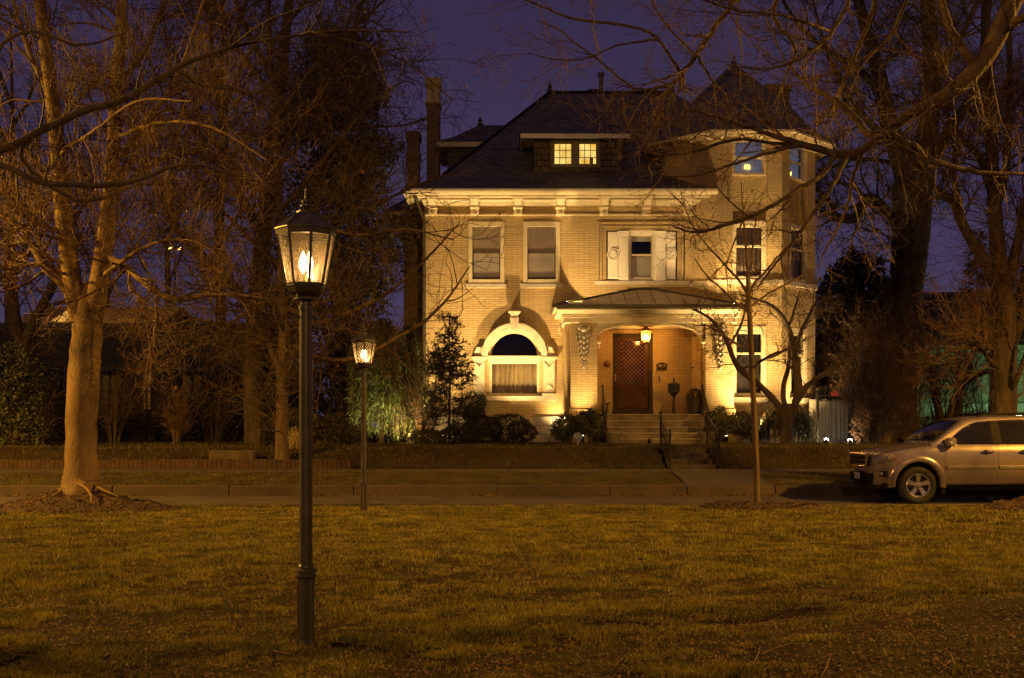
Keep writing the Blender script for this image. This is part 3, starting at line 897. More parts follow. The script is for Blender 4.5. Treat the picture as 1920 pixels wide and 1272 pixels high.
f = MB(); f.xf = Matrix.Translation((0, YM, 0))
f.box(hx(1114), hx(1292), -0.10, 0.03, hz(535), hz(527.2))
f.build('sill', M['stone'], win3, bevel=0.012)
# ---- arched window
f = MB(); f.xf = Matrix.Translation((0, YM, 0))
def ring(b, xc, zc, r0, r1, y0, y1, n=36, t0=0.0, t1=math.pi, ends=True):
    for i in range(n):
        A, B = t0+(t1-t0)*i/n, t0+(t1-t0)*(i+1)/n
        c = lambda r, t, y: (xc+r*math.cos(t), y, zc+r*math.sin(t))
        b.face([c(r1, A, y0), c(r1, B, y0), c(r0, B, y0), c(r0, A, y0)])
        b.face([c(r1, B, y0), c(r1, A, y0), c(r1, A, y1), c(r1, B, y1)])
        b.face([c(r0, A, y0), c(r0, B, y0), c(r0, B, y1), c(r0, A, y1)])
px_ = 0.017714
arch = MB(); arch.xf = f.xf
ring(arch, AXC, AZ, 46*px_, 50*px_, -0.06, 0.12)
ring(arch, AXC, AZ, 50*px_, 57*px_, -0.20, 0.0)
ring(arch, AXC, AZ, 57*px_, 61*px_, -0.25, 0.0)
win4 = arch.build('window', M['stone'], house, fix=True)
f = MB(); f.xf = Matrix.Translation((0, YM, 0))
# transom and inner frame
f.box(AXC-AR-0.04, AXC+AR+0.04, -0.10, 0.16, hz(678), hz(671)); f.box(AXC-AR-0.06, AXC+AR+0.06, -0.15, 0.16, hz(671), hz(668))
casing(f, AXC-AR+0.003, AXC+AR-0.003, W4[2]+0.003, hz(678), 0.075, 0.03, 0.2)
ring(f, AXC, AZ, AR-0.07, AR-0.003, 0.05, 0.2)
f.build('sash', M['trim'], win4)
f = MB(); f.xf = Matrix.Translation((0, YM, 0))
f.face([(AXC-AR+0.07, 0.14, W4[2]+0.07), (AXC+AR-0.07, 0.14, W4[2]+0.07), (AXC+AR-0.07, 0.14, hz(678)), (AXC-AR+0.07, 0.14, hz(678))])
f.face([(AXC+(AR-0.06)*math.cos(math.pi*i/24), 0.14, AZ+(AR-0.06)*math.sin(math.pi*i/24)) for i in range(25)])
f.build('pane', M['glass'], win4, fix=False)
f = MB(); f.xf = Matrix.Translation((0, YM, 0))
room(f, AXC-AR, AXC+AR, W4[2], AZ+AR, 0.262, 1.2)
f.build('room_recess', M['dark'], win4, fix=False)
f = MB(); f.xf = Matrix.Translation((0, YM, 0))
curtain_mesh(f, AXC-AR, AXC+AR, W4[2]+0.02, hz(676), 0.30, 0.04, 0.17)
f.build('curtain', M['curtain'], win4, smooth=True, fix=False)
# pilasters with chevrons
for (p, q) in ((889, 908.5), (1019, 1040)):
    f = MB(); f.xf = Matrix.Translation((0, YM, 0))
    p, q = hx(p), hx(q); zb, zt = hz(738), hz(676)
    f.box(p, q, -0.12, 0.0, zb, zt)
    xc = (p+q)/2; hw = (q-p)/2-0.03
    for zc, sg in ((zt-0.06, -1), (zb+0.10, 1)):
        for s_ in (-1, 1):
            t = 0.045
            f.prism([(xc, zc+sg*0.16), (xc+s_*hw, zc), (xc+s_*hw, zc+sg*t), (xc, zc+sg*(0.16+t))][::(1 if s_*sg > 0 else -1)], -0.16, -0.12)
    f.box(p-0.05, q+0.05, -0.17, 0.0, hz(742), zb)
    f.box(p-0.05, q+0.05, -0.16, 0.0, zt, zt+0.06)
    f.box(p-0.10, q+0.10, -0.22, 0.0, zt+0.06, hz(669.5))
    f.build('pilaster', M['stone'], win4, bevel=0.006)
f = MB(); f.xf = Matrix.Translation((0, YM, 0))
# keystone with cap and scroll feet
kx = AXC
f.prism([(kx-0.10, AZ+45*px_), (kx+0.10, AZ+45*px_), (kx+0.145, hz(597)), (kx-0.145, hz(597))], -0.32, 0.0)
f.box(kx-0.12, kx+0.12, -0.30, 0.0, hz(597), hz(591))
f.box(kx-0.16, kx+0.16, -0.36, 0.0, hz(591), hz(588)); f.box(kx-0.20, kx+0.20, -0.40, 0.0, hz(588), hz(585))
for d in (-0.05, 0.0, 0.05): f.box(kx+d-0.012, kx+d+0.012, -0.34, -0.32, AZ+48*px_, hz(598))
f.build('keystone', M['stone'], win4, bevel=0.01)
for s_ in (-1, 1):
    f = MB(); f.xf = Matrix.Translation((0, YM, 0))
    x = AXC+s_*(61*px_+0.10)
    f.prism([(x-0.16, AZ), (x+0.16, AZ), (x+0.16, AZ+0.12), (x+0.05, AZ+0.30), (x-0.08, AZ+0.36), (x-0.16, AZ+0.2)] if s_ > 0 else
            [(x-0.16, AZ), (x+0.16, AZ), (x+0.16, AZ+0.2), (x+0.08, AZ+0.36), (x-0.05, AZ+0.30), (x-0.16, AZ+0.12)], -0.14, 0.0)
    for q in range(3): f.ball((x-0.05+0.05*q, -0.14, AZ+0.27), 0.04, 8, 6)
    f.build('scroll', M['stone'], win4, bevel=0.01)
f = MB(); f.xf = Matrix.Translation((0, YM, 0))
f.box(hx(891), hx(1043), -0.16, 0.0, hz(752), hz(742.5))
f.build('sill', M['stone'], win4, bevel=0.012)

# ---- cornice
EY = 36.45
cor = MB()
x0, x1 = -3.54, 6.70
def prof(b, pts, x0, x1): b.prism_x(pts, x0, x1)
prof(cor, [(EY-0.03, 9.06), (EY+0.10, 9.02), (EY+0.10, 9.20), (EY-0.07, 9.20), (EY-0.07, 9.13)], x0, x1)
prof(cor, [(YM-0.52, 8.97), (YM, 8.97), (YM, 9.03), (YM-0.55, 9.03)], XL-0.3, x1)
prof(cor, [(YM-0.16, 8.80), (YM, 8.80), (YM, 8.88), (YM-0.20, 8.88)], XL-0.05, XR+0.1)
prof(cor, [(YM-0.20, 8.88), (YM, 8.88), (YM, 8.97), (YM-0.32, 8.97)], XL-0.1, XR+0.1)
prof(cor, [(YM-0.06, 8.46), (YM, 8.46), (YM, 8.52), (YM-0.06, 8.52)], XL-0.02, XR)
# return along the left side
cor.box(x0, x0+0.12, EY+0.1, 49, 9.03, 9.20)
cor.box(x0+0.12, XL, YM, 49, 9.03, 9.09)
corn = cor.build('cornice', M['trim'], house, bevel=0.006)
sf_ = MB()
sf_.box(x0+0.01, x1-0.01, EY+0.101, YM-0.003, 9.035, 9.09)
sf_.box(XL-0.1, x1-0.01, YM-0.42, YM-0.30, 8.93, 8.968)
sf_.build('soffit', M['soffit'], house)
def bracket_mb(x, y=YM, s=1.0):
    b = MB()
    pr = [(0, 8.46), (-0.07, 8.44), (-0.13, 8.48), (-0.16, 8.56), (-0.17, 8.64), (-0.30, 8.66), (-0.32, 8.72), (-0.30, 8.74), (-0.44, 8.78), (-0.50, 8.86), (-0.58, 8.90), (-0.60, 9.02), (0, 9.02)]
    b.prism_x([(y+p*s, z) for p, z in pr], x-0.13, x+0.13)
    b.box(x-0.21, x+0.21, y-0.63*s, y-0.02, 8.955, 9.032)
    b.box(x-0.17, x+0.17, y-0.56*s, y-0.02, 8.90, 8.955)
    b.box(x-0.16, x+0.16, y-0.335*s, y-0.01, 8.665, 8.715)
    b.ball((x, y-0.16*s, 8.50), 0.085, 10, 6)
    return b
for px in (811, 890, 971, 1051, 1133, 1213, 1291):
    bracket_mb(PX(px, YM-0.3)).build('bracket', M['trim'], house, bevel=0.008)
# recessed wing on the left
wg = MB()
WX0, WY = PX(757, 40.9), 40.9
wg.box(WX0, XL-0.002, WY, 47, 0.8, 9.03)
wg.build('wing_wall', M['brick'], house)
wc = MB()
wc.box(WX0-0.62, XL-0.67, WY-0.75, 46.5, 9.03, 9.18)
wc.box(WX0-0.25, XL-0.67, WY-0.25, 46.5, 8.88, 9.03)
wc.box(WX0-0.10, XL-0.67, WY-0.10, 46.5, 8.30, 8.36)
wc.build('wing_cornice', M['trim'], house, bevel=0.01)
for x in (WX0+0.14, WX0+0.42):
    bracket_mb(x, WY).build('bracket', M['trim'], house, bevel=0.008)
for k in range(6):
    y = WY+0.3+0.55*k
    bb = MB(); bb.box(WX0-0.45, WX0, y-0.1, y+0.1, 8.74, 8.88); bb.box(WX0-0.28, WX0, y-0.09, y+0.09, 8.56, 8.74); bb.box(WX0-0.14, WX0, y-0.08, y+0.08, 8.40, 8.56)
    bb.build('bracket', M['trim'], house, bevel=0.01)
# downspout
ds = MB()
ds.tube([(XL-0.02, YM-0.14, 0.95), (XL-0.02, YM-0.14, 8.25), (XL-0.10, YM-0.2, 8.55), (XL-0.25, YM-0.45, 8.85), (XL-0.28, YM-0.55, 9.0)], 0.062, 10)
ds.build('downspout', M['bronze'], house, smooth=True)

# ---- main roof (hip with bell-cast eaves)
rf = MB()
EX0, EY1 = -3.58, 49.6
def rect(x0, x1, y0, y1, z): return [(x0, y0, z), (x1, y0, z), (x1, y1, z), (x0, y1, z)]
L0 = rect(EX0, 6.72, EY-0.06, EY1, 9.20)
La = rect(EX0+0.55, 6.75, EY+0.62, EY1-0.6, 9.47)
L1 = rect(EX0+1.25, 6.80, EY+1.45, EY1-1.4, 9.95)
Lb = rect(-1.15, 9.2, 39.5, 46.0, 11.30)
L2 = rect(1.43, 6.18, 43.0, 43.3, 14.26)
rf.grid([L0, La, L1, Lb, L2], close=True)
rf.face(L2)
roof = rf.build('roof', M['slate'], house, fix=True)
rd = MB()
rd.tube([(1.4, 43.0, 14.28), (6.2, 43.0, 14.28)], 0.07, 6)
rd.tube([(EX0+1.25, EY+1.45, 9.98), (1.43, 43.0, 14.28)], 0.06, 6)
for x in (1.45, 6.15):
    rd.lathe([(0.10, 0), (0.12, 0.08), (0.05, 0.14), (0.09, 0.2), (0.03, 0.3), (0.01, 0.5)], (x, 43.0, 14.3), 8)
rd.build('ridge_cap', M['iron'], roof)
pp = MB()
pp.lathe([(0.085, -0.4), (0.085, 0.58), (0.13, 0.60), (0.13, 0.72), (0.08, 0.75)], (PX(1127, 43.5), 43.5, 14.45), 10)
pp.build('vent_pipe', M['bronze'], roof, smooth=True)
pp = MB()
pp.lathe([(0.3, -0.3), (0.3, 0.12), (0.36, 0.16), (0.3, 0.24), (0.05, 0.3)], (PX(1112, 43.5), 43.5, 14.25), 10)
pp.build('roof_vent', M['bronze'], roof)
# left wing roof
wr = MB()
wr.grid([rect(WX0-0.66, XL+1.5, WY-0.8, 46.6, 9.181), rect(WX0+1.6, XL+1.5, WY+2.2, 44, 11.2)], close=True)
wr.build('wing_roof', M['slate'], house)
# left roof dormer seen against the sky
dm = MB()
dm.box(-2.35, 0.4, 41.1, 43.3, 10.2, 11.62)
dorm2 = dm.build('side_dormer', M['shake'], house)
dm = MB()
dm.box(-2.75, 0.4, 40.65, 43.75, 11.62, 11.80)
dm.build('soffit', M['trim'], dorm2)
dm = MB()
dm.grid([rect(-2.80, 0.5, 40.6, 43.8, 11.801), rect(-2.2, 0.5, 41.15, 43.25, 12.08), rect(-1.25, 1.0, 42.15, 42.25, 12.80)], close=True)
dm.lathe([(0.10, 0), (0.12, 0.08), (0.05, 0.14), (0.09, 0.2), (0.02, 0.34)], (-1.2, 42.2, 12.78), 8)
dm.build('roof', M['slate'], dorm2)
# ---- front dormer
DY = 38.0
dx0, dx1 = PX(1001, DY), PX(1163, DY)
wx0, wx1 = PX(1036, DY), PX(1121.5, DY)
wz0, wz1 = PZ(311, DY), PZ(263.5, DY)
d = MB(); d.xf = Matrix.Translation((0, DY, 0))
xm = (wx0+wx1)/2
holed_wall(d, dx0, dx1, 9.9, PZ(257, DY), [(wx0, wx1, wz0, wz1, 0.12)])
d.xf = None
d.face([(dx0, DY, 9.9), (dx0, 42, 9.9), (dx0, 42, 11.4), (dx0, DY, 11.4)])
d.face([(dx1, DY, 9.9), (dx1, 42, 9.9), (dx1, 42, 11.4), (dx1, DY, 11.4)])
dorm = d.build('dormer', M['shake'], house, fix=False)
f = MB(); f.xf = Matrix.Translation((0, DY, 0))
M['olive'] = pmat('olive_painted_frame', (0.20, 0.165, 0.07), 0.55, var=0.1)
casing(f, wx0-0.06, wx1+0.06, wz0-0.06, wz1+0.02, 0.10, -0.03, 0.10)
f.box(xm-0.11, xm+0.11, -0.035, 0.10, wz0+0.04, wz1-0.08)
for (p, q) in ((wx0+0.04, xm-0.11), (xm+0.11, wx1-0.04)):
    casing(f, p, q, wz0+0.04, wz1-0.08, 0.03, 0.03, 0.09)
    for i in (1, 2): 
        x = p+(q-p)*i/3; f.box(x-0.011, x+0.011, 0.035, 0.06, wz0+0.07, wz1-0.11)
    for i in (1, 2):
        z = wz0+0.04+(wz1-wz0-0.12)*i/3; f.box(p+0.03, q-0.03, 0.036, 0.058, z-0.011, z+0.011)
wd = f.build('window', M['olive'], dorm, bevel=0.004)
f = MB(); f.xf = Matrix.Translation((0, DY, 0))
room(f, wx0, wx1, wz0, wz1, 0.125, 0.24)
f.build('lit_room', M['lit'], dorm, fix=False)
f = MB(); f.xf = Matrix.Translation((0, DY, 0))
f.box(xm+0.50, xm+0.62, 0.19, 0.22, wz0, wz0+0.33)
f.build('bottle_shape', M['olive'], dorm)
f = MB()
ex0, ex1 = PX(976, DY-0.5), PX(1181, DY-0.5)
z0, z1 = PZ(259, DY-0.5), PZ(250.5, DY-0.5)
f.box(ex0, ex1, DY-0.5, DY-0.44, z0, z1)
f.box(ex0, ex0+0.06, DY-0.44, 40.6, z0, z1); f.box(ex1-0.06, ex1, DY-0.44, 40.6, z0, z1)
f.box(ex0+0.06, ex1-0.06, DY-0.44, 41, z1-0.05, z1)
f.build('fascia', M['white'], dorm)
f = MB()
cxm = PX(1078, 40.6)
f.grid([[(ex0-0.04, 41.5, z1+0.002), (ex0-0.04, DY-0.56, z1+0.002), (ex1+0.04, DY-0.56, z1+0.002), (ex1+0.04, 41.5, z1+0.002)],
        [(ex0+0.75, 41.7, z1+0.42), (ex0+0.75, DY+0.3, z1+0.42), (ex1-0.75, DY+0.3, z1+0.42), (ex1-0.75, 41.7, z1+0.42)],
        [(cxm, 42.4, PZ(187, 40.7)), (cxm, 40.6, PZ(189, 40.6)), (cxm+0.01, 40.6, PZ(189, 40.6)), (cxm+0.01, 42.4, PZ(187, 40.7))]])
f.build('roof', M['slate'], dorm)
# ---- chimneys
def chimney(x0, x1, y0, y1, z0, z1, cap=True, mat='palebrick'):
    c = MB()
    c.mi = 1
    c.box(x0, x1, y0, y1, z0, z1-0.95)
    c.mi = 0
    c.box(x0-0.05, x1+0.05, y0-0.05, y1+0.05, z1-0.95, z1-0.83)
    c.box(x0, x1, y0, y1, z1-0.83, z1-0.25)
    c.box(x0-0.06, x1+0.06, y0-0.06, y1+0.06, z1-0.25, z1)
    return c.build('chimney', [M[mat], M['browbrick']], house)
yc = 41.5
chimney(PX(800, yc), PX(823, yc), yc, yc+0.9, 8.0, PZ(146, yc))
yc = 44.0
chimney(PX(763, yc), PX(785, yc), yc, yc+0.8, 8.0, PZ(247, yc), mat='browbrick')
yc = 43.5
chimney(PX(1437, yc), PX(1481, yc), yc, yc+0.9, 9.0, PZ(158, yc), mat='browbrick')

# ---- turret
TA = 2.55; TXC = 7.735; TYF = 36.5; TYC = TYF+TA; TH = TA*math.tan(math.pi/8)
def tface(k, ap=TA):
    """face k of the octagon, 0 = front, 1 = right diagonal, -1 = left diagonal"""
    a = R(-90+45*k)
    n = Vector((math.cos(a), math.sin(a), 0)); inward = -n
    U = Vector((-math.sin(a), math.cos(a), 0))
    O = Vector((TXC, TYC, 0))+n*ap
    return frame_xf(O, U, inward)
tw = MB()
zt = 10.95
kz = 0.01738
hw = 0.545
bay = (-hw, hw, PZ(524, TYF), PZ(256, TYF), 0.17)
low = (-hw, hw, PZ(745, TYF), PZ(609, TYF), 0.17)
for k in range(-2, 6):
    tw.xf = tface(k)
    if k in (0, 1): holed_wall(tw, -TH, TH, 1.80, zt, [bay, low])
    else: holed_wall(tw, -TH, TH, 1.80, zt, [])
tw.xf = None
tw.build('turret_wall', M['brick'], house, fix=False)
for k in (0, 1):
    tw = MB()
    tw.xf = tface(k)
    a, c = -hw, hw
    zz0, zz1 = PZ(414, TYF)-0.0, PZ(328, TYF)
    tw.box(a+0.002, c-0.002, 0.155, 0.169, zz0-0.02, zz1)
    # corbelled courses over the windows
    for i in range(9):
        x = a+0.03+(c-a-0.06)*i/9
        tw.box(x, x+0.07, 0.03, 0.155, zz0-0.02, zz0+0.045)
    tw.build('spandrel_panel', M['brick'], house, fix=False)
    tw = MB(); tw.xf = tface(k)
    tw.box(a+0.003, c-0.003, 0.06, 0.168, low[3]-0.03, low[3]-0.003)
    for i in range(9):
        x = a+0.03+(c-a-0.06)*i/9
        tw.box(x, x+0.07, 0.03, 0.168, low[3]-0.06, low[3]-0.03)
    tw.build('corbel_course', M['brick'], house, fix=False)
tf = MB()
for k in (-2, -1, 0, 1, 2):
    tf.xf = tface(k, TA+0.06)
    h = (TA+0.06)*math.tan(math.pi/8)
    tf.face([(-h, 0, 0.6), (h, 0, 0.6), (h, 0, 1.80), (-h, 0, 1.80)])
    tf.face([(-h, 0, 1.80), (h, 0, 1.80), (h-0.03, 0.07, 1.81), (-h+0.03, 0.07, 1.81)])
tf.xf = None
tf.build('turret_foundation', M['found'], house, fix=False)
tb = MB()
for k in (-1, 0, 1, 2):
    ap = TA+0.07; h = ap*math.tan(math.pi/8)
    tb.xf = tface(k, ap)
    za, zb = PZ(534, TYF), PZ(525.2, TYF)
    tb.face([(-h, 0, za), (h, 0, za), (h, 0, zb), (-h, 0, zb)])
    tb.face([(-h, 0, zb), (h, 0, zb), (h-0.03, 0.08, zb+0.02), (-h+0.03, 0.08, zb+0.02)])
    tb.face([(-h+0.03, 0.08, za), (h-0.03, 0.08, za), (h, 0, za), (-h, 0, za)])
tb.xf = None
tb.build('belt_course', M['stone'], house, fix=False)
for k in (0, 1):
    xf = tface(k)
    sash_window(xf, -hw, hw, PZ(524, TYF), PZ(414, TYF), rec=0.11, w=0.085, split=0.60, fill='darkcurtain', head=0.16)
    wlow = sash_window(xf, -hw, hw, PZ(745, TYF), PZ(612, TYF), rec=0.12, w=0.095, split=0.66, fill='dark', sill=(0.04, 0.17, 0.10), head=0.2)
    # lozenge lattice behind the lower glass
    lat = MB(); lat.xf = xf
    zA, zB = PZ(738, TYF), PZ(662, TYF)
    a, c = -hw+0.12, hw-0.12
    W_ = c-a; H_ = zB-zA
    for s_ in (-1, 1):
        t = -H_
        while t < W_+H_:
            pts = []
            x_0, z_0 = (t, 0.0) if s_ > 0 else (t, H_)
            # clip the diagonal to the pane
            u0 = max(0, -t); u1 = min(H_, W_-t)
            if u1 > u0+0.02:
                p = (a+t+u0, 0.23, zA+(u0 if s_ > 0 else H_-u0)); q = (a+t+u1, 0.23, zA+(u1 if s_ > 0 else H_-u1))
                lat.tube([p, q], 0.0055, 4)
            t += 0.09
    lat.build('lattice', M['lattice_dark'], wlow, fix=False)
    wa = sash_window(xf, -hw, hw, PZ(328, TYF), PZ(257, TYF), rec=0.15, w=0.06, split=0.48, fill='dark', glass='skyglass', head=0.09)
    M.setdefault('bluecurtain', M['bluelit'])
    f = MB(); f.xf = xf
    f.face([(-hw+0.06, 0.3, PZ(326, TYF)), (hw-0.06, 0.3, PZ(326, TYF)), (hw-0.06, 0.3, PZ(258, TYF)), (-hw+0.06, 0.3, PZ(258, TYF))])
    f.build('blind', M['bluecurtain'], wa, fix=False)  # sheet added behind the glass, blue glow put into it
    f = MB(); f.xf = xf
    for (dx, dz) in ((-0.02, 0.22), (0.05, 0.19), (-0.08, 0.2)) if k == 0 else ((-0.1, 0.13),):
        f.lathe([(0.012, 0), (0.035, 0.05), (0.028, 0.10), (0.004, 0.17)], (dx, 0.25, PZ(326, TYF)+dz), 8)
    f.build('candle_light', M['candle'], wa, smooth=True)
# turret eave and roof
te = MB()
def octring(ap, z, yc=TYC): 
    r = ap/math.cos(math.pi/8)
    return [(TXC+r*math.cos(R(22.5+45*k)), yc+r*math.sin(R(22.5+45*k)), z) for k in range(8)]
te.grid([octring(TA, 10.72), octring(TA+0.12, 10.78), octring(TA+0.14, 10.86), octring(3.02, 10.88), octring(3.10, 10.90), octring(3.12, 11.0), octring(2.6, 11.0)], close=True)
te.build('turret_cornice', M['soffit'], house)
te = MB()
te.grid([octring(3.105, 10.905), octring(3.16, 10.91), octring(3.165, 10.985), octring(3.11, 10.99)], close=True)
te.build('turret_gutter', M['trim'], house)
for k in (-1, 0, 1, 2):
    for x in (-0.95, -0.32, 0.32, 0.95):
        q = MB(); q.xf = tface(k)
        q.box(x-0.05, x+0.05, -0.45, -0.13, 10.80, 10.876)
        q.build('bracket', M['trim'], house)
tr = MB()
tr.grid([octring(3.20, 10.992), octring(3.18, 11.02), octring(2.45, 11.55), octring(1.82, 12.36), octring(0.06, 14.10)], close=True)
tr.lathe([(0.13, -0.12), (0.10, 0.05), (0.05, 0.12), (0.02, 0.3)], (TXC, TYC, 14.1), 8)
tr.build('turret_roof', M['slate'], house)

# ---- porch
PF = 35.6
def qx(px, Y=PF): return PX(px, Y)
def qz(py, Y=PF): return PZ(py, Y)
pxL0, pxL1, pxR0, pxR1 = qx(1070), qx(1120), qx(1323), qx(1376)
ZE = qz(606)
pf = MB()
pf.box(qx(1064), qx(1382), PF-0.04, YM-0.003, 0.7, FL)
porch = pf.build('porch', M['step'], house, bevel=0.015)
for (a, c) in ((pxL0, pxL1), (pxR0, pxR1)):
    p = MB()
    p.box(a, c, PF, PF+0.55, FL+0.004, ZE)
    p.box(a-0.04, c+0.04, PF-0.035, PF+0.59, FL+0.004, FL+0.20)
    p.build('porch_pillar', M['brick'], porch)
    p = MB()
    p.box(a+0.08 if a < 4 else a-0.06, c+0.06 if a < 4 else c-0.08, PF+0.551, YM-0.004, FL+0.004, ZE-0.003)
    if a < 4: p.box(a-0.16, a-0.003, PF+0.25, YM-0.004, FL+0.004, ZE)
    p.build('side_wall', M['brick'], porch)
# entablature: frieze, dentils, crown
e = MB()
XE0, XE1 = qx(1037, 35.15), qx(1398, 35.15)
e.box(pxL0-0.22, pxR1+0.12, PF-0.06, YM-0.004, ZE, ZE+0.16)
e.box(pxL0-0.26, pxR1+0.16, PF-0.10, YM-0.004, ZE+0.16, ZE+0.21)
e.prism_x([(PF-0.13, ZE+0.27), (YM-0.005, ZE+0.27), (YM-0.005, ZE+0.45), (35.14, ZE+0.45), (35.12, ZE+0.38), (PF-0.30, ZE+0.30)], XE0+0.12, XE1-0.12)
e.box(pxL0-0.28, pxR1+0.18, PF-0.12, YM-0.006, ZE+0.21, ZE+0.27)
e.box(XE0, XE1, 35.10, YM-0.004, ZE+0.45, ZE+0.50)
ent = e.build('entablature', M['trim'], porch, bevel=0.012)
de = MB()
x = pxL0-0.26
while x < pxR1+0.14:
    de.box(x, x+0.055, PF-0.19, PF-0.12, ZE+0.205, ZE+0.268); x += 0.10
de.build('dentils', M['trim'], ent)
# tudor arch board
ab = MB()
xa, xb = pxL1, pxR0; xm = qx(1217)
zs, zap = qz(640), qz(600)
def tud(off=0.0):
    pts = []
    wdt = (xb-xa)/2
    for i in range(25):
        t = -1+2*i/24
        u = 1-abs(t)
        r = 0.17
        if u < r: z = zs+(qz(618)-zs)*math.sin(math.pi/2*u/r)**0.9
        else: z = qz(618)+(zap-qz(618))*(1-(1-(u-r)/(1-r))**1.25)
        pts.append((xm+t*wdt, z-off))
    return pts
arcp = tud()
for i in range(24):
    (x_, z_), (x2, z2) = arcp[i], arcp[i+1]
    ab.prism([(x_, z_), (x2, z2), (x2, ZE+0.002), (x_, ZE+0.002)] if max(z_, z2) < ZE else [(x_, min(z_, ZE-0.01)), (x2, min(z2, ZE-0.01)), (x2, ZE+0.002), (x_, ZE+0.002)], PF+0.06, PF+0.40)
mold = [(x_, PF+0.04, min(z_, ZE-0.0)) for x_, z_ in arcp]
ab.tube(mold, 0.035, 6)
ab.tube([(x_, y_+0.0, z_+0.10) for x_, y_, z_ in mold if z_+0.10 < ZE], 0.018, 6)
for x_ in (xa+0.06, xb-0.06):
    ab.lathe([(0.001, -0.08), (0.07, -0.05), (0.085, 0.0), (0.07, 0.06), (0.001, 0.08)], (x_, PF+0.05, zs-0.02), 10)
    ab.lathe([(0.001, -0.22), (0.035, -0.19), (0.03, -0.10), (0.001, -0.08)], (x_, PF+0.05, zs-0.02), 8)
ab.build('tudor_arch', M['trim'], porch)
cl = MB()
cl.box(pxL1-0.3, pxR0+0.3, PF+0.41, YM-0.004, ZE-0.06, ZE-0.003)
cl.build('ceiling', M['trim'], porch)
# porch roof: low hip in standing-seam metal
rr = MB()
RZ = ZE+0.502
apz = PZ(543, YM-0.06); ax0, ax1 = PX(1192, YM-0.06), PX(1222, YM-0.06)
lo0, lo1 = XE0+0.02, XE1-0.02
rr.face([(lo0, 35.06, RZ), (lo1, 35.06, RZ), (ax1, YM-0.06, apz), (ax0, YM-0.06, apz)])
rr.face([(lo0, YM-0.06, RZ), (lo0, 35.06, RZ), (ax0, YM-0.06, apz)])
rr.face([(lo1, 35.06, RZ), (lo1, YM-0.06, RZ), (ax1, YM-0.06, apz)])
proof = rr.build('porch_roof', M['standing'], porch, fix=False)
rr = MB()
rr.tube([(lo0, 35.06, RZ+0.02), (ax0, YM-0.08, apz+0.02)], 0.03, 6)
rr.tube([(lo1, 35.06, RZ+0.02), (ax1, YM-0.08, apz+0.02)], 0.03, 6)
rr.tube([(ax0, YM-0.08, apz+0.02), (ax1, YM-0.08, apz+0.02)], 0.03, 6)
for i in range(1, 13):
    x = lo0+(lo1-lo0)*i/13
    # seams run up the slope and stop at the hips
    t = min(1.0, (x-lo0)/(ax0-lo0), (lo1-x)/(lo1-ax1))
    t = max(0.02, t)
    rr.tube([(x, 35.06, RZ+0.012), (x, 35.06+(YM-0.06-35.06)*t, RZ+(apz-RZ)*t+0.012)], 0.014, 4)
rr.box(lo0-0.04, lo1+0.04, 34.99, 35.08, RZ-0.07, RZ+0.03)
rr.box(lo0-0.05, lo0+0.03, 35.08, YM-0.1, RZ-0.07, RZ+0.028)
rr.build('roof_seams', M['bronze'], proof)
# stepped flashing on the wall
sf = MB()
for s_ in (-1, 1):
    xe, xc = (lo0, ax0) if s_ < 0 else (lo1, ax1)
    for i in range(9):
        t0, t1 = 0.12+i*0.098, 0.12+(i+1)*0.098
        za = RZ+(apz-RZ)*t1
        sf.box(xe+(xc-xe)*t0, xe+(xc-xe)*t1-0.002*s_, YM-0.03, YM-0.002, RZ+(apz-RZ)*t0-0.05, za+0.05)
sf.box(ax0-0.12, ax1+0.12, YM-0.033, YM-0.003, apz-0.05, apz+0.06)
sf.build('stepped_flashing', M['bronze'], porch)
# carved hanging ornaments on the pillars
def cartouche(xc, zt, y):
    c = MB()
    rnd = random.Random(5)
    # shell on top
    for i in range(9):
        a = math.pi*(i+0.5)/9
        c.ball((xc+0.16*math.cos(a), y-0.03, zt-0.20+0.15*math.sin(a)), 0.062, 8, 6)
    c.lathe([(0.001, -0.05), (0.10, -0.03), (0.13, 0.03), (0.10, 0.09), (0.001, 0.11)], (xc, y-0.05, zt-0.26), 12)
    # paired scrolls narrowing downwards
    for j in range(6):
        z = zt-0.40-0.17*j; wd = 0.24*(1-j/7.0)
        for s_ in (-1, 1):
            pts = []
            for q in range(14):
                t = q/13*math.pi*2.6
                r = wd*0.42*(1-q/15)
                pts.append((xc+s_*(wd*0.55+r*math.cos(t)*0.9), y-0.035-0.004*q, z+r*math.sin(t)))
            c.tube(pts, 0.040, 6, 0.020)
            c.ball((xc+s_*wd*0.45, y-0.07, z), 0.026, 8, 6, 1.5)
            c.ball((xc+s_*wd*0.95, y-0.03, z-0.06), 0.026, 8, 6, 1.8)
        c.ball((xc, y-0.08, z-0.05), 0.06*(1-j/9), 8, 6, 1.4)
    c.ball((xc, y-0.05, zt-1.40), 0.055, 8, 6, 1.3); c.ball((xc, y-0.04, zt-1.50), 0.035, 8, 6, 1.6)
    c.prism([(xc-0.20, zt-0.3), (xc-0.03, zt-1.35), (xc+0.03, zt-1.35), (xc+0.20, zt-0.3), (xc+0.16, zt-0.1), (xc-0.16, zt-0.1)], y-0.03, y-0.002)
    M.setdefault('carved', pmat('grey_carved_plaster', (0.42, 0.36, 0.28), 0.8, var=0.3, scale=14))
    return c.build('carved_ornament', M['carved'], porch, smooth=True, fix=False)
cartouche(qx(1095), qz(605.5), PF)
cartouche(qx(1350), qz(606), PF)
lp = MB()
x = qx(1047)
lp.lathe([(0.001, -0.36), (0.03, -0.32), (0.03, -0.2), (0.05, -0.16), (0.05, 0.0)], (x+0.05, PF+0.1, ZE-0.002), 8)
lp.build('pendant', M['trim'], porch)
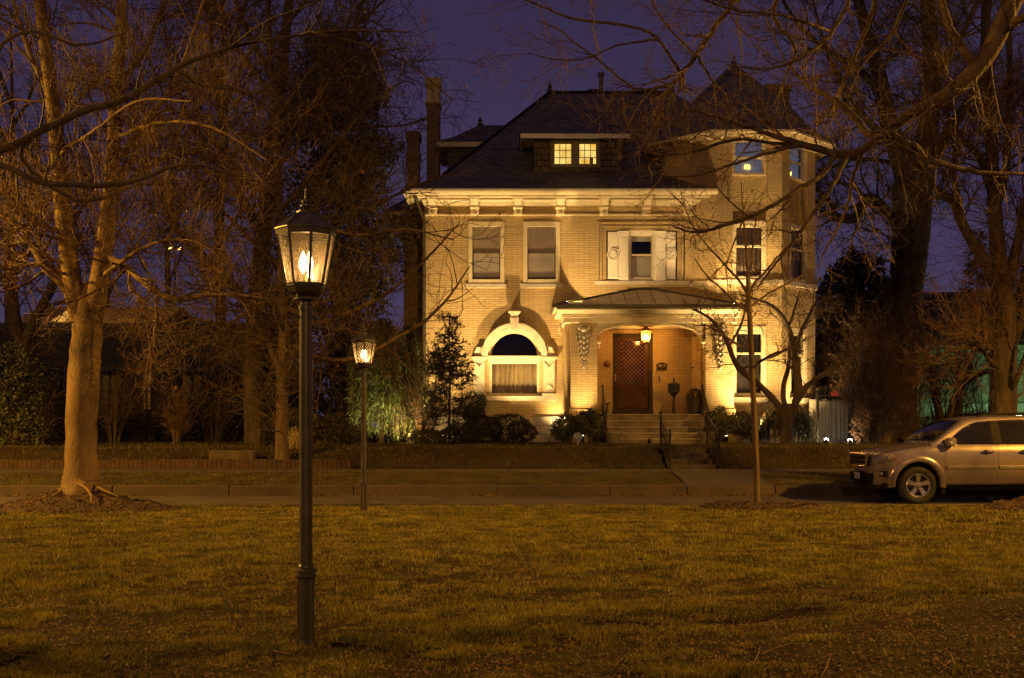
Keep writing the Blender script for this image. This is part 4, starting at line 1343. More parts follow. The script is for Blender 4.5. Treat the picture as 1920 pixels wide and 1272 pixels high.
# ---- steps
st = MB()
sx0, sx1 = PX(1135, 35), PX(1322, 35)
levels = [(35.40, 1.62), (35.06, 1.42), (34.72, 1.24), (34.38, 1.06)]
prev = PF-0.042
for y, z in levels:
    st.box(sx0+0.3*(1.62-z), sx1-0.3*(1.62-z), y-0.10, prev, 0.6, z)
    prev = y-0.102
stairs = st.build('staircase', M['step'], house, bevel=0.02)
for (y, z), nx_ in zip([(PF-0.05, FL)]+levels, (0, 0, 0, 0, 0)):
    nb_ = MB()
    w0 = sx0+0.3*(1.62-min(z, 1.62)); w1 = sx1-0.3*(1.62-min(z, 1.62))
    yy0 = y-0.10 if z < FL else PF-0.04
    nb_.box(w0-0.02, w1+0.02, yy0-0.035, yy0+0.20, z+0.003, z+0.038)
    nb_.build('tread', M['nosing'], stairs, bevel=0.008)
# ---- door
DOX = (DO[0], DO[1]); 
f = MB(); f.xf = Matrix.Translation((0, YM, 0))
casing(f, DO[0]+0.003, DO[1]-0.003, DO[2], DO[3]-0.003, 0.13, 0.04, 0.22, bottom=False)
f.box(DO[0]-0.02, DO[1]+0.02, -0.06, 0.2, DO[2]-0.16, DO[2]-0.002)
f.box(DO[0], DO[1], 0.10, 0.24, DO[2], DO[2]+0.10)
door = f.build('door', M['darkwood'], house, bevel=0.01)
f = MB(); f.xf = Matrix.Translation((0, YM, 0))
l0, l1, lz0, lz1 = DO[0]+0.133, DO[1]-0.133, DO[2]+0.105, DO[3]-0.135
gz0 = hz(715)+0.08; gx0, gx1, gz1 = l0+0.14, l1-0.14, lz1-0.12
holed_wall(f, l0, l1, lz0, lz1, [(gx0, gx1, gz0, gz1, 0.05)], y=0.13)
f.box(l0, l1, 0.10, 0.13, gz0-0.30, gz0-0.25)
pz0, pz1 = lz0+0.28, gz0-0.36
casing(f, l0+0.14, l1-0.14, pz0, pz1, 0.05, 0.105, 0.13)
f.box(l0+0.27, l1-0.27, 0.10, 0.13, pz0+0.12, pz1-0.10)
leaf = f.build('door_leaf', M['dooroak'], door, fix=False)
f = MB(); f.xf = Matrix.Translation((0, YM, 0))
f.face([(gx0, 0.178, gz0), (gx1, 0.178, gz0), (gx1, 0.178, gz1), (gx0, 0.178, gz1)])
M['doorglass'] = pmat('dark_door_glass', (0.03, 0.018, 0.012), 0.06, var=0.1, spec=0.8)
f.build('pane', M['doorglass'], door, fix=False)
f = MB(); f.xf = Matrix.Translation((0, YM, 0))
W_, H_ = gx1-gx0, gz1-gz0
for s_ in (-1, 1):
    t = -H_
    while t < W_:
        u0, u1 = max(0, -t), min(H_, W_-t)
        if u1 > u0+0.03:
            f.tube([(gx0+t+u0, 0.16+0.006*s_, gz0+(u0 if s_ > 0 else H_-u0)), (gx0+t+u1, 0.16+0.006*s_, gz0+(u1 if s_ > 0 else H_-u1))], 0.011, 4)
        t += 0.135
M['lattice_wood'] = pmat('varnished_lattice', (0.30, 0.14, 0.06), 0.22, var=0.2)
f.build('door_lattice', M['lattice_wood'], door, fix=False)
f = MB(); f.xf = Matrix.Translation((0, YM, 0))
f.box(DO[0]+0.06, DO[0]+0.10, 0.02, 0.04, hz(715), hz(702))
for q in range(4): f.ball((DO[0]+0.08, 0.0, hz(714)+0.06*q), 0.03, 8, 6)
f.build('door_handle', M['brass'], door)
f = MB(); f.xf = Matrix.Translation((0, YM, 0))
n = 20; xc, zc = (l0+l1)/2, gz0-0.13
for (r0, r1, y0) in ((0.10, 0.07, 0.09), (0.05, 0.0, 0.08)):
    for i in range(n):
        A, B = 2*math.pi*i/n, 2*math.pi*(i+1)/n
        c = lambda r, t, y: (xc+r*math.cos(t), y, zc+r*math.sin(t))
        f.face([c(r0, A, y0), c(r0, B, y0), c(r1, B, y0), c(r1, A, y0)]); f.face([c(r0, A, y0), c(r0, B, y0), c(r0, B, 0.13), c(r0, A, 0.13)])
f.build('door_knocker', M['bronze'], door)
f = MB(); f.xf = Matrix.Translation((0, YM, 0))
x = DO[0]-0.05
while x < DO[1]: f.box(x, x+0.05, -0.03, 0.0, DO[3]+0.06, DO[3]+0.10); x += 0.105
f.build('door_hood_course', M['brick'], door)
f = MB(); f.xf = Matrix.Translation((0, YM, 0))
f.box(hx(1235), hx(1237.6), -0.03, -0.002, hz(717), hz(706))
f.build('doorbell', M['bronze'], house, bevel=0.005)
# ================================================================== street furniture and garden things
WARM = (1.0, 0.655, 0.25)
def text_part(name, s, size, loc, rotx, mat, parent, ext=0.004, rotz=0.0):
    cu = bpy.data.curves.new(name, 'FONT'); cu.body = s; cu.size = size; cu.extrude = ext
    cu.align_x = 'CENTER'; cu.align_y = 'CENTER'
    t = bpy.data.objects.new(name+'_tmp', cu); COL.objects.link(t)
    bpy.context.view_layer.update()
    me = bpy.data.meshes.new_from_object(t.evaluated_get(bpy.context.evaluated_depsgraph_get()))
    bpy.data.objects.remove(t)
    me.materials.clear(); me.materials.append(mat)
    o = bpy.data.objects.new(name, me); COL.objects.link(o)
    o.location = loc; o.rotation_euler = (rotx, 0, rotz)
    bpy.context.view_layer.update()
    if parent is not None: put(o, parent)
    return o

# ---- gas lamps
def gas_lamp(x, y, z, rot, label, power):
    t = empty('street_lamp', (x, y, z), label, 'street lamp', 'black gas lamps of the park')
    b = MB()
    n = 24
    b.lathe([(0.070, -0.05), (0.068, 0.02), (0.062, 0.05), (0.060, 0.49)], (x, y, z), n, flute=0.16)
    b.build('fluted_base', M['bronze'], t)
    b = MB()
    b.lathe([(0.060, 0.485), (0.068, 0.488), (0.079, 0.497), (0.079, 0.51), (0.066, 0.517), (0.066, 0.522), (0.077, 0.529), (0.077, 0.541), (0.060, 0.549), (0.052, 0.556), (0.055, 0.565), (0.05, 0.575), (0.047, 0.58)], (x, y, z), 28)
    b.build('collar', M['bronze'], t, smooth=True)
    b = MB()
    b.lathe([(0.0465, 0.57), (0.046, 2.37), (0.052, 2.375), (0.052, 2.41), (0.040, 2.415), (0.040, 2.45)], (x, y, z), 24)
    b.tube([(x-0.075, y-0.02, z+2.33), (x-0.03, y-0.02, z+2.33)], 0.010, 8)
    b.build('post', M['bronze'], t, smooth=40)
    # lantern: octagon
    hx6 = lambda r, zz: [(x+0.93*r*math.cos(rot+math.pi/4*k), y+0.93*r*math.sin(rot+math.pi/4*k), z+zz) for k in range(8)]
    b = MB()
    b.lathe([(0.045, 2.445), (0.085, 2.45), (0.085, 2.462), (0.07, 2.47), (0.075, 2.475)], (x, y, z), 18)
    b.grid([hx6(0.085, 2.474), hx6(0.128, 2.50), hx6(0.150, 2.545), hx6(0.150, 2.562), hx6(0.128, 2.562), hx6(0.02, 2.55)], close=True)
    lo, hi = 0.148, 0.218
    zl, zh = 2.558, 2.905
    A, B = hx6(lo, zl), hx6(hi, zh)
    for k in range(8):
        b.tube([A[k], B[k]], 0.0115, 5)
        j = (k+1) % 8
        b.tube([B[k], B[j]], 0.008, 4); b.tube([A[k], A[j]], 0.008, 4)
    b.build('lantern_frame', M['bronze'], t)
    for k in range(8):
        j = (k+1) % 8
        g = MB()
        sh = lambda p, q, f_: tuple(p[i]+(q[i]-p[i])*f_ for i in range(3))
        g.face([sh(A[k], A[j], 0.06), sh(A[k], A[j], 0.94), sh(B[k], B[j], 0.95), sh(B[k], B[j], 0.05)])
        g.build('pane', M['lampglass'], t, fix=False)
    b = MB()
    b.grid([hx6(0.205, 2.895), hx6(0.226, 2.898), hx6(0.230, 2.935), hx6(0.238, 2.938), hx6(0.236, 2.950), hx6(0.150, 3.015), hx6(0.072, 3.062), hx6(0.07, 3.075), hx6(0.055, 3.08), hx6(0.004, 3.085)], close=True)
    for k in range(8):
        pts = [hx6(r_, z_)[k] for r_, z_ in ((0.236, 2.95), (0.152, 3.017), (0.073, 3.064))]
        b.tube(pts, 0.006, 4)
    b.build('lantern_roof', M['bronze'], t)
    b = MB()
    b.lathe([(0.05, 3.078), (0.028, 3.088), (0.022, 3.10), (0.040, 3.107), (0.040, 3.118), (0.020, 3.125), (0.018, 3.132), (0.030, 3.140), (0.028, 3.15), (0.013, 3.158), (0.010, 3.175), (0.0035, 3.245)], (x, y, z), 16)
    b.build('finial', M['bronze'], t, smooth=True)
    f = MB()
    f.lathe([(0.004, 2.605), (0.024, 2.635), (0.030, 2.67), (0.022, 2.71), (0.004, 2.755)], (x-0.014, y-0.03, z+0.03), 12)
    f.lathe([(0.004, 2.605), (0.022, 2.635), (0.027, 2.675), (0.018, 2.715), (0.004, 2.765)], (x+0.022, y+0.02, z+0.035), 12)
    f.lathe([(0.003, 2.575), (0.017, 2.60), (0.016, 2.63), (0.003, 2.66)], (x+0.034, y-0.035, z+0.01), 10)
    f.build('gas_flame', M['flame'], t, smooth=True, fix=False)
    f = MB()
    f.lathe([(0.012, 2.55), (0.012, 2.60), (0.02, 2.61), (0.02, 2.62)], (x, y, z), 8)
    f.build('burner', M['brass'], t)
    add_light('gas_lamp_light', 'POINT', (x, y-0.005, z+2.69), power, (1.0, 0.66, 0.26), 0.03, parent=t)
    return t
lx, ly = PX(573.5, 7.92), 7.92
gas_lamp(lx, ly, float(park_z(np.array([lx]), np.array([ly]))[0])-0.0, R(20.4), 'tall black gas street lamp nearest the camera, on fluted base in the lawn', 20)
gas_lamp(PX(682, 19.1), 19.1, 0.0, R(12), 'smaller looking black gas street lamp farther off at the lawn edge, before the weeping conifer', 26)

# ---- hanging porch lantern
x, y, z = PX(1211, 36.2), 36.2, PZ(646, 36.2)
t = empty('porch_lantern', (x, y, z), 'lit brass lantern hanging from the porch ceiling before the door', 'lantern')
b = MB()
b.tube([(x, y, z+0.62), (x, y, ZE-0.06)], 0.012, 6)
b.lathe([(0.001, 0.0), (0.03, 0.02), (0.09, 0.05), (0.10, 0.07)], (x, y, z), 8)
h8 = lambda r, zz: [(x+r*math.cos(math.pi/4*k), y+r*math.sin(math.pi/4*k), z+zz) for k in range(8)]
for k in range(8):
    b.tube([h8(0.10, 0.07)[k], h8(0.165, 0.42)[k]], 0.009, 4)
    b.tube([h8(0.165, 0.42)[k], h8(0.20, 0.48)[k], h8(0.17, 0.54)[k]], 0.012, 4)
b.lathe([(0.17, 0.42), (0.18, 0.45), (0.12, 0.50), (0.05, 0.56), (0.03, 0.63)], (x, y, z), 16)
b.build('lantern_cage', M['brass'], t)
g = MB(); g.grid([h8(0.095, 0.075), h8(0.16, 0.415)], close=True)
g.build('pane', M['lampglass'], t, fix=False)
f = MB()
for k in range(4):
    a = math.pi/2*k+0.4
    f.lathe([(0.008, 0.0), (0.022, 0.04), (0.018, 0.09), (0.003, 0.14)], (x+0.05*math.cos(a), y+0.05*math.sin(a), z+0.17), 8)
f.build('candle_bulb', M['flame'], t, smooth=True, fix=False)
add_light('porch_lantern_light', 'POINT', (x, y, z+0.24), 210, (1.0, 0.45, 0.08), 0.07, parent=t)

# ---- house number plaque
t = empty('number_plaque', (hx(1240.5), YM, hz(687)), 'dark arched plaque reading 2812 on the porch wall right of the door', 'sign')
b = MB()
xa_, xb_, za_, zb_ = hx(1231), hx(1250), hz(694), hz(683)
xc_ = (xa_+xb_)/2
poly = [(xa_, za_), (xb_, za_), (xb_, zb_)] + [(xc_+(xb_-xc_)*0.75*math.cos(math.pi*i/10), zb_+0.05*math.sin(math.pi*i/10)) for i in range(11)] + [(xa_, zb_)]
b.prism(poly, YM-0.035, YM-0.003)
b.build('board', M['darkwood'], t)
b = MB()
pp_ = poly+[poly[0]]
b.tube([(p[0], YM-0.037, p[1]) for p in pp_], 0.012, 5)
b.box(xa_+0.05, xb_-0.05, YM-0.040, YM-0.034, hz(689.8), hz(689.2))
b.build('rim', M['bronze'], t)
text_part('numerals', '2812', 0.125, (xc_, YM-0.038, hz(686)), R(90), M['brass'], t)

# ---- ornament, small stand, pedestal lantern and topiary urn on the porch
x, z = hx(1138), hz(683)
b = MB()
b.xf = frame_xf((x, YM-0.002, z), (1, 0, 0), (0, -1, 0)) 
b.xf = Matrix.Translation((x, YM, z)) @ Matrix.Rotation(R(90), 4, 'X')
b.lathe([(0.10, 0.002), (0.11, 0.02), (0.085, 0.05), (0.05, 0.085), (0.001, 0.10)], (0, 0, 0), 18, cap=False)
b.lathe([(0.12, 0.002), (0.12, 0.03), (0.10, 0.035)], (0, 0, 0), 18, cap=False)
M['redclay'] = pmat('red_clay', (0.16, 0.05, 0.025), 0.6, var=0.3, scale=14)
tag(b.build('wall_medallion', M['redclay'], smooth=True), 'small round reddish medallion on the porch wall left of the door', 'wall ornament')
x, y = hx(1137.5), YM-0.30
b = MB()
b.lathe([(0.17, 0.0), (0.17, 0.02), (0.12, 0.06), (0.05, 0.13), (0.03, 0.2), (0.03, 0.36), (0.05, 0.39), (0.13, 0.40), (0.13, 0.42)], (x, y, FL+0.002), 14)
tag(b.build('boot_scraper', M['bronze'], smooth=40), 'low dark metal stand on the porch floor left of the door', 'stand')
x, y = hx(1260), YM-0.42
t = empty('pedestal_lantern', (x, y, FL), 'dark metal lantern on a turned pedestal standing on the porch floor', 'lantern')
b = MB()
k = 1.0
b.lathe([(0.17, 0), (0.17, 0.03), (0.13, 0.06), (0.06, 0.10), (0.045, 0.14), (0.06, 0.2), (0.06, 0.24), (0.04, 0.28), (0.045, 0.5), (0.055, 0.54), (0.035, 0.57), (0.05, 0.62)], (x, y, FL+0.002), 14)
b.build('pedestal', M['bronze'], t, smooth=40)
b = MB()
b.lathe([(0.05, 0.615), (0.09, 0.66), (0.17, 0.76), (0.19, 0.78), (0.19, 0.80)], (x, y, FL), 6)
for q in range(6):
    a = math.pi/3*q
    b.tube([(x+0.18*math.cos(a), y+0.18*math.sin(a), FL+0.79), (x+0.19*math.cos(a), y+0.19*math.sin(a), FL+1.02)], 0.012, 4)
b.lathe([(0.20, 1.02), (0.205, 1.05), (0.08, 1.10), (0.05, 1.12), (0.03, 1.16), (0.035, 1.19), (0.008, 1.26)], (x, y, FL), 6)
b.build('lantern_head', M['bronze'], t)
b = MB(); b.lathe([(0.165, 0.795), (0.178, 1.02)], (x, y, FL), 6)
M['smoke'] = pmat('smoky_glass', (0.04, 0.05, 0.045), 0.12, var=0.2)
b.build('pane', M['smoke'], t)

def leaf_cloud(name, pts, size, mat, parent=None, aspect=0.45, droop=0.0, seed=0, along=None, jit=0.3):
    """small leaf faces at the points pts (n,3)"""
    r_ = np.random.default_rng(seed)
    n = len(pts)
    d = r_.normal(size=(n, 3))
    if along is not None: d = d*jit + along
    d[:, 2] -= droop
    d /= np.linalg.norm(d, axis=1, keepdims=True)
    e = np.cross(d, r_.normal(size=(n, 3))); e /= np.linalg.norm(e, axis=1, keepdims=True)+1e-9
    s = size*(0.6+0.8*r_.random(n))[:, None]
    a = pts; tip = pts+d*s; m = pts+d*s*0.45
    nrm = np.cross(d, e)
    v = np.stack([a, m+e*s*aspect*0.5+nrm*s*0.08, tip, m-e*s*aspect*0.5+nrm*s*0.08], 1).reshape(-1, 3)
    i = np.arange(n)[:, None]*4
    return np_mesh(name, v, np.concatenate([i, i+1, i+2, i+3], 1), 4, mat, parent)
def ball_pts(n, c, r, seed, shell=0.5, gaps=0.35):
    """points through a lumpy ellipsoid, more of them near the surface"""
    r_ = np.random.default_rng(seed)
    d = r_.normal(size=(n, 3)); d /= np.linalg.norm(d, axis=1, keepdims=True)
    k = np.random.default_rng(seed+1).normal(size=(24, 3)); k /= np.linalg.norm(k, axis=1, keepdims=True)
    dot = d @ k.T
    lump = (np.clip(dot-0.72, 0, 1)/0.28).max(1)
    rad = 0.74+0.30*lump
    rr = shell+(1-shell)*r_.random(n)**0.5
    keep = r_.random(n) < (1-gaps)+gaps*lump
    p = d*(rad*rr)[:, None]*np.array(r)+np.array(c)
    return p[keep]
x, y = PX(1302, 36.1), 36.1
t = empty('topiary_urn', (x, y, FL), 'clipped round evergreen in a dark tall pot at the right of the porch', 'planter')
b = MB(); b.lathe([(0.13, 0.0), (0.17, 0.08), (0.235, 0.35), (0.25, 0.52), (0.26, 0.55), (0.23, 0.55), (0.22, 0.5)], (x, y, FL+0.002), 18)
b.build('pot', M['bronze'], t, smooth=40)
leaf_cloud('foliage', ball_pts(1500, (x, y, FL+0.60), (0.25, 0.25, 0.27), 5, 0.75, 0.0), 0.05, M['leaf_dark'], t, seed=3)

# ---- planters at the foot of the steps
for (px, lab) in ((1150, 'weathered stoneware planter at the left foot of the porch steps'), (1327, 'weathered stoneware planter at the right foot of the porch steps')):
    x, y = PX(px, 34.1), 34.1
    b = MB()
    b.lathe([(0.16, 0), (0.18, 0.02), (0.235, 0.30), (0.27, 0.33), (0.275, 0.38), (0.24, 0.385), (0.22, 0.32), (0.01, 0.31)], (x, y, 0.93), 20)
    tag(b.build('planter', M['terra'], smooth=40), lab, 'planter', 'stoneware planters by the porch steps')

# ---- iron stair rails beside the steps
def stair_rail(name, x, p0, p1, h, label, group, nb=9, scroll=True):
    """rail in the plane x = const, from p0 (y,z foot, low end) to p1 (high end)"""
    t = empty(name, (x, p0[0], p0[1]), label, 'handrail', group)
    b = MB()
    (y0, z0), (y1, z1) = p0, p1
    for (yy_, zz_) in (p0, p1):
        b.box(x-0.022, x+0.022, yy_-0.022, yy_+0.022, zz_-0.05, zz_+h+0.03)
        b.ball((x, yy_, zz_+h+0.06), 0.035, 8, 6)
    b.build('post', M['iron'], t)
    b = MB()
    b.tube([(x, y0-0.12, z0+h-0.06), (x, y0, z0+h), (x, y1, z1+h)], 0.026, 6)
    b.tube([(x, y0, z0+0.10), (x, y1, z1+0.10)], 0.014, 5)
    b.tube([(x, y0, z0+h-0.12), (x, y1, z1+h-0.12)], 0.014, 5)
    b.build('rail', M['iron'], t)
    for i in range(1, nb):
        k = i/nb
        yy_, zz_ = y0+(y1-y0)*k, z0+(z1-z0)*k
        q = MB()
        q.tube([(x, yy_, zz_+0.10), (x, yy_, zz_+h-0.12)], 0.010, 5)
        q.ball((x, yy_, zz_+h*0.5), 0.025, 6, 5)
        q.build('baluster', M['iron'], t)
g = 'iron rails of the porch steps'
stair_rail('stair_rail', PX(1134, 34.6), (34.15, 0.98), (35.45, 1.84), 0.86, 'black iron stair rail on the left of the porch steps', g)
stair_rail('stair_rail', PX(1326, 34.6), (34.15, 0.98), (35.45, 1.84), 0.86, 'black iron stair rail on the right of the porch steps', g)
g = 'iron rails of the garden steps'
stair_rail('garden_rail', PX(1250, 29.9), (29.25, 0.38), (31.1, 0.88), 0.92, 'black iron rail left of the garden steps by the pavement', g)
stair_rail('garden_rail', PX(1340, 29.9), (29.25, 0.38), (31.1, 0.88), 0.92, 'black iron rail right of the garden steps by the pavement', g)

# ---- yard sign
x, y, z = PX(1083.5, 32.6), 32.6, PZ(819.5, 32.6)
t = empty('yard_sign', (x, y, 0.9), 'small blue octagonal security sign on a stake before the shrubs', 'sign')
b = MB()
b.prism([(x+0.145*math.cos(R(22.5+45*k)), z+0.145*math.sin(R(22.5+45*k))) for k in range(8)], y-0.008, y+0.008)
b.build('board', M['signblue'], t)
b = MB(); b.box(x-0.012, x+0.012, y+0.009, y+0.025, 0.6, z); b.build('stake', M['white'], t)
text_part('lettering', 'ADT', 0.13, (x, y-0.010, z+0.012), R(90), M['white'], t)

# ---- ground spotlights
def spotlight(x, y, z, aim, power, label, size=120, blend=0.7, color=WARM, lens='spotlens', group='ground spotlights of the mansion', r=0.055, lit=True, name='ground_spotlight'):
    t = empty(name, (x, y, z), label, 'spotlight', group)
    d = (Vector(aim)-Vector((x, y, z+0.16))).normalized()
    c = Vector((x, y, z+0.16))
    b = MB()
    b.tube([(x, y, z-0.05), (x, y, z+0.12)], 0.012, 6)
    b.tube([c-d*0.10, c-d*0.06, c+d*0.09], r, 12)
    b.tube([c+d*0.09, c+d*0.12], r+0.012, 12, cap=False)
    b.build('housing', M['iron'], t)
    b = MB()
    b.tube([c+d*0.091, c+d*0.097], r-0.006, 12)
    b.build('lens', M[lens], t)
    if lens == 'coldlens':
        b = MB(); b.ball(tuple(c+d*0.13), r*1.05, 12, 8)
        b.build('bulb', M[lens], t, smooth=True)
    if power > 0:
        l = c+d*(0.24 if lens == 'coldlens' else 0.13)
        add_light('spotlight_beam', 'SPOT', l, power, color, 0.09, aim=Vector(l)+d, size=size, blend=blend, parent=t)
    return t
gz = 0.92
spotlight(hx(836), 35.3, gz, (hx(846), YM, 7.0), 2150, 'ground spotlight behind the small spruce, lighting the wall corner', size=88, blend=1.0)
spotlight(hx(978), 35.45, gz, (hx(968), YM, 7.4), 2500, 'ground spotlight behind the clipped hedge under the arched window', size=92, blend=1.0)
spotlight(hx(1053), 36.5, gz, (hx(1050), YM, 2.6), 400, 'ground spotlight at the wall between arched window and porch', size=95, blend=1.0)
spotlight(qx(1089), 34.75, gz, (qx(1093), PF, 3.2), 620, 'ground spotlight under the carved ornament of the left porch pillar', size=56, blend=0.9)
spotlight(qx(1352), 34.75, gz, (qx(1352), PF, 3.4), 300, 'ground spotlight behind the bushes under the right porch pillar', size=56, blend=0.9)
spotlight(PX(1410, 34.9), 34.9, gz, (PX(1408, TYF), TYF, 7.6), 3300, 'ground spotlight behind the bare multi-stemmed tree, lighting the turret front', size=92, blend=1.0)
spotlight(PX(1513, 36.2), 36.2, gz, (PX(1497, 37.4), 37.4, 7.0), 1500, 'ground spotlight at the right corner of the turret', size=90, blend=1.0)
spotlight(PX(1218, 31.4), 31.4, 0.90, (PX(1240, 36), 36, 2.5), 14, 'small ground spotlight on the bank left of the garden rail', size=80)
spotlight(PX(703, 33.2), 33.2, 0.92, (PX(700, 34.6), 34.6, 2.2), 230, 'ground spotlight lighting the weeping conifer from below', size=85, color=(1.0, 0.86, 0.36))
spotlight(PX(757, 33.6), 33.6, 0.92, (PX(790, 36.5), 36.5, 3.0), 260, 'ground spotlight between the weeping conifer and the spruce')
spotlight(PX(563, 29.6), 29.95, 0.72, (PX(545, 29.9), 29.9, 1.3), 2.5, 'small ground spotlight in the dry grasses behind the nearest lamp post', size=120)
spotlight(PX(1549, 34.0), 34.0, 0.86, (PX(1560, 36.6), 36.7, 1.9), 38, 'bright ground spotlight at the left of the iron gate', color=(1, 0.86, 0.66), lens='coldlens', size=120)
spotlight(PX(1594, 34.6), 34.6, 0.84, (PX(1592, 36.6), 36.7, 1.6), 30, 'bright ground spotlight at the right end of the iron gate', color=(1, 0.86, 0.66), lens='coldlens', size=120)
# floodlights on the porch roof
def flood(x, y, z, aim, power, label, size, blend):
    t = empty('floodlight', (x, y, z), label, 'floodlight', 'floodlights on the porch roof')
    d = (Vector(aim)-Vector((x, y, z+0.12))).normalized()
    c = Vector((x, y, z+0.12))
    b = MB()
    b.tube([(x, y, z-0.01), c], 0.015, 6)
    b.tube([c-d*0.09, c+d*0.05], 0.055, 10, 0.08)
    b.tube([c+d*0.05, c+d*0.08], 0.085, 10, cap=False)
    b.build('housing', M['iron'], t)
    b = MB(); b.tube([c+d*0.052, c+d*0.058], 0.07, 10); b.build('lens', M['spotlens'], t)
    add_light('flood_beam', 'SPOT', c+d*0.10, power, WARM, 0.05, aim=c+d*2, size=size, blend=blend, parent=t)
flood(PX(1061, 35.35), 35.35, PZ(577, 35.35), (hx(1212), YM, 8.2), 1050, 'small black floodlight on the left corner of the porch roof', 92, 0.07)
flood(PX(1378, 35.30), 35.30, PZ(581, 35.35), (PX(1352, 36.8), 36.9, 9.6), 650, 'small black floodlight on the right corner of the porch roof', 100, 0.3)

# ---- iron gate and board fence right of the house
x0, x1 = PX(1533, 36.2), PX(1598, 36.2)
t = empty('iron_gate', ((x0+x1)/2, 36.2, 0.9), 'tall black iron picket gate between the turret and the thicket', 'gate')
b = MB()
for x in (x0, x1):
    b.box(x-0.045, x+0.045, 36.16, 36.24, 0.7, PZ(731, 36.2)); b.ball((x, 36.2, PZ(729, 36.2)), 0.07, 8, 6)
b.build('post', M['iron'], t)
b = MB()
for zz in (742, 752): b.box(x0, x1, 36.19, 36.21, PZ(zz, 36.2)-0.02, PZ(zz, 36.2)+0.02)
b.box(x0, x1, 36.19, 36.21, 1.0, 1.04)
b.build('rail', M['iron'], t)
n = 9
for i in range(1, n):
    x = x0+(x1-x0)*i/n
    q = MB(); q.tube([(x, 36.2, 0.95), (x, 36.2, PZ(728, 36.2)), (x, 36.2, PZ(722, 36.2))], 0.012, 5, 0.004)
    q.build('picket', M['iron'], t)
t = empty('board_fence', ((x0+x1)/2, 37.0, 0.9), 'grey weathered board fence behind the iron gate', 'fence')
x = x0-0.05; i = 0
while x < x1+0.05:
    wb = 0.135+0.02*random.random()
    q = MB(); q.box(x, x+wb-0.012, 37.0, 37.025, 0.8, PZ(751, 37)+0.03*random.random())
    q.build('board', M['fencewood'], t)
    x += wb
q = MB(); q.box(x0-0.05, x1+0.1, 37.03, 37.08, 1.3, 1.4); q.box(x0-0.05, x1+0.1, 37.03, 37.08, 2.0, 2.1); q.build('rail', M['fencewood'], t)
b = MB(); b.box(PX(1559, 36.1), PX(1573, 36.1), 36.13, 36.16, PZ(743, 36.1), PZ(735.5, 36.1))
b.prism([(PX(1562, 36.1), PZ(735.5, 36.1)), (PX(1570, 36.1), PZ(735.5, 36.1)), (PX(1569, 36.1), PZ(733.5, 36.1)), (PX(1563, 36.1), PZ(733.5, 36.1))], 36.13, 36.16)
tag(b.build('gate_sign', M['redsign'], bevel=0.01), 'small red sign hung on the iron gate', 'sign')

# ---- low brick edging and old fence stake on the left
b = MB()
xx = -14.5
while xx < PX(655, 29.2):
    b.box(xx, xx+0.11, 29.05, 29.22, 0.2, 0.60+0.03*random.random()); xx += 0.12
M['edgebrick'] = pmat('old_red_brick', (0.040, 0.019, 0.009), 0.9, var=0.4, scale=5)
tag(b.build('brick_edging', M['edgebrick']), 'low dark brick edging of upright bricks along the left yard', 'garden edging')
b = MB(); x = PX(483, 31); b.box(x-0.09, x+0.09, 30.95, 31.05, 0.5, PZ(775, 31)); b.box(x-0.11, x+0.11, 30.93, 31.07, PZ(775, 31), PZ(773, 31))
tag(b.build('fence_post', M['darkwood'], bevel=0.01), 'old dark wooden post left of the slim street tree', 'post')
b = MB()
b.box(PX(393, 29.6), PX(478, 29.6), 29.5, 29.7, 0.4, PZ(845, 29.6))
tag(b.build('stone_block', M['oldstep'], bevel=0.03), 'long low stone block at the yard edge beside the wooden post', 'stone block')

# ---- neighbour's house on the left
NY = 44.0
t = empty('neighbour_house', (PX(200, NY), NY, 0.9), 'dark low house with long roof behind the big smooth tree', 'house')
b = MB()
hxA, hxB = PX(-200, NY), PX(470, NY)
b.xf = Matrix.Translation((0, NY, 0))
zr0 = PZ(692, NY)
wins = [(PX(185, NY), PX(222, NY), PZ(775, NY), PZ(695, NY), 0.15), (PX(262, NY), PX(284, NY), PZ(770, NY), PZ(698, NY), 0.15), (PX(335, NY), PX(380, NY), PZ(775, NY), PZ(700, NY), 0.15)]
holed_wall(b, hxA, hxB, 0.8, zr0, wins)
b.xf = None
b.face([(hxB, NY, 0.8), (hxB, NY+9, 0.8), (hxB, NY+9, zr0), (hxB, NY, zr0)])
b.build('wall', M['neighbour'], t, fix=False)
b = MB()
zt_ = PZ(606, NY+3.2)
b.face([(hxA-0.5, NY-0.6, zr0-0.12), (hxB+0.5, NY-0.6, zr0-0.12), (hxB+0.5, NY+3.2, zt_), (hxA-0.5, NY+3.2, zt_)])
b.face([(hxA-0.5, NY+3.2, zt_), (hxB+0.5, NY+3.2, zt_), (hxB+0.5, NY+8, zr0), (hxA-0.5, NY+8, zr0)])
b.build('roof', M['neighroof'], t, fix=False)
M['dimwin'] = emat('dim_lit_window', (1.0, 0.52, 0.16), 0.030)
M['dimwin2'] = pmat('drawn_blind', (0.20, 0.16, 0.11), 0.9, var=0.1)
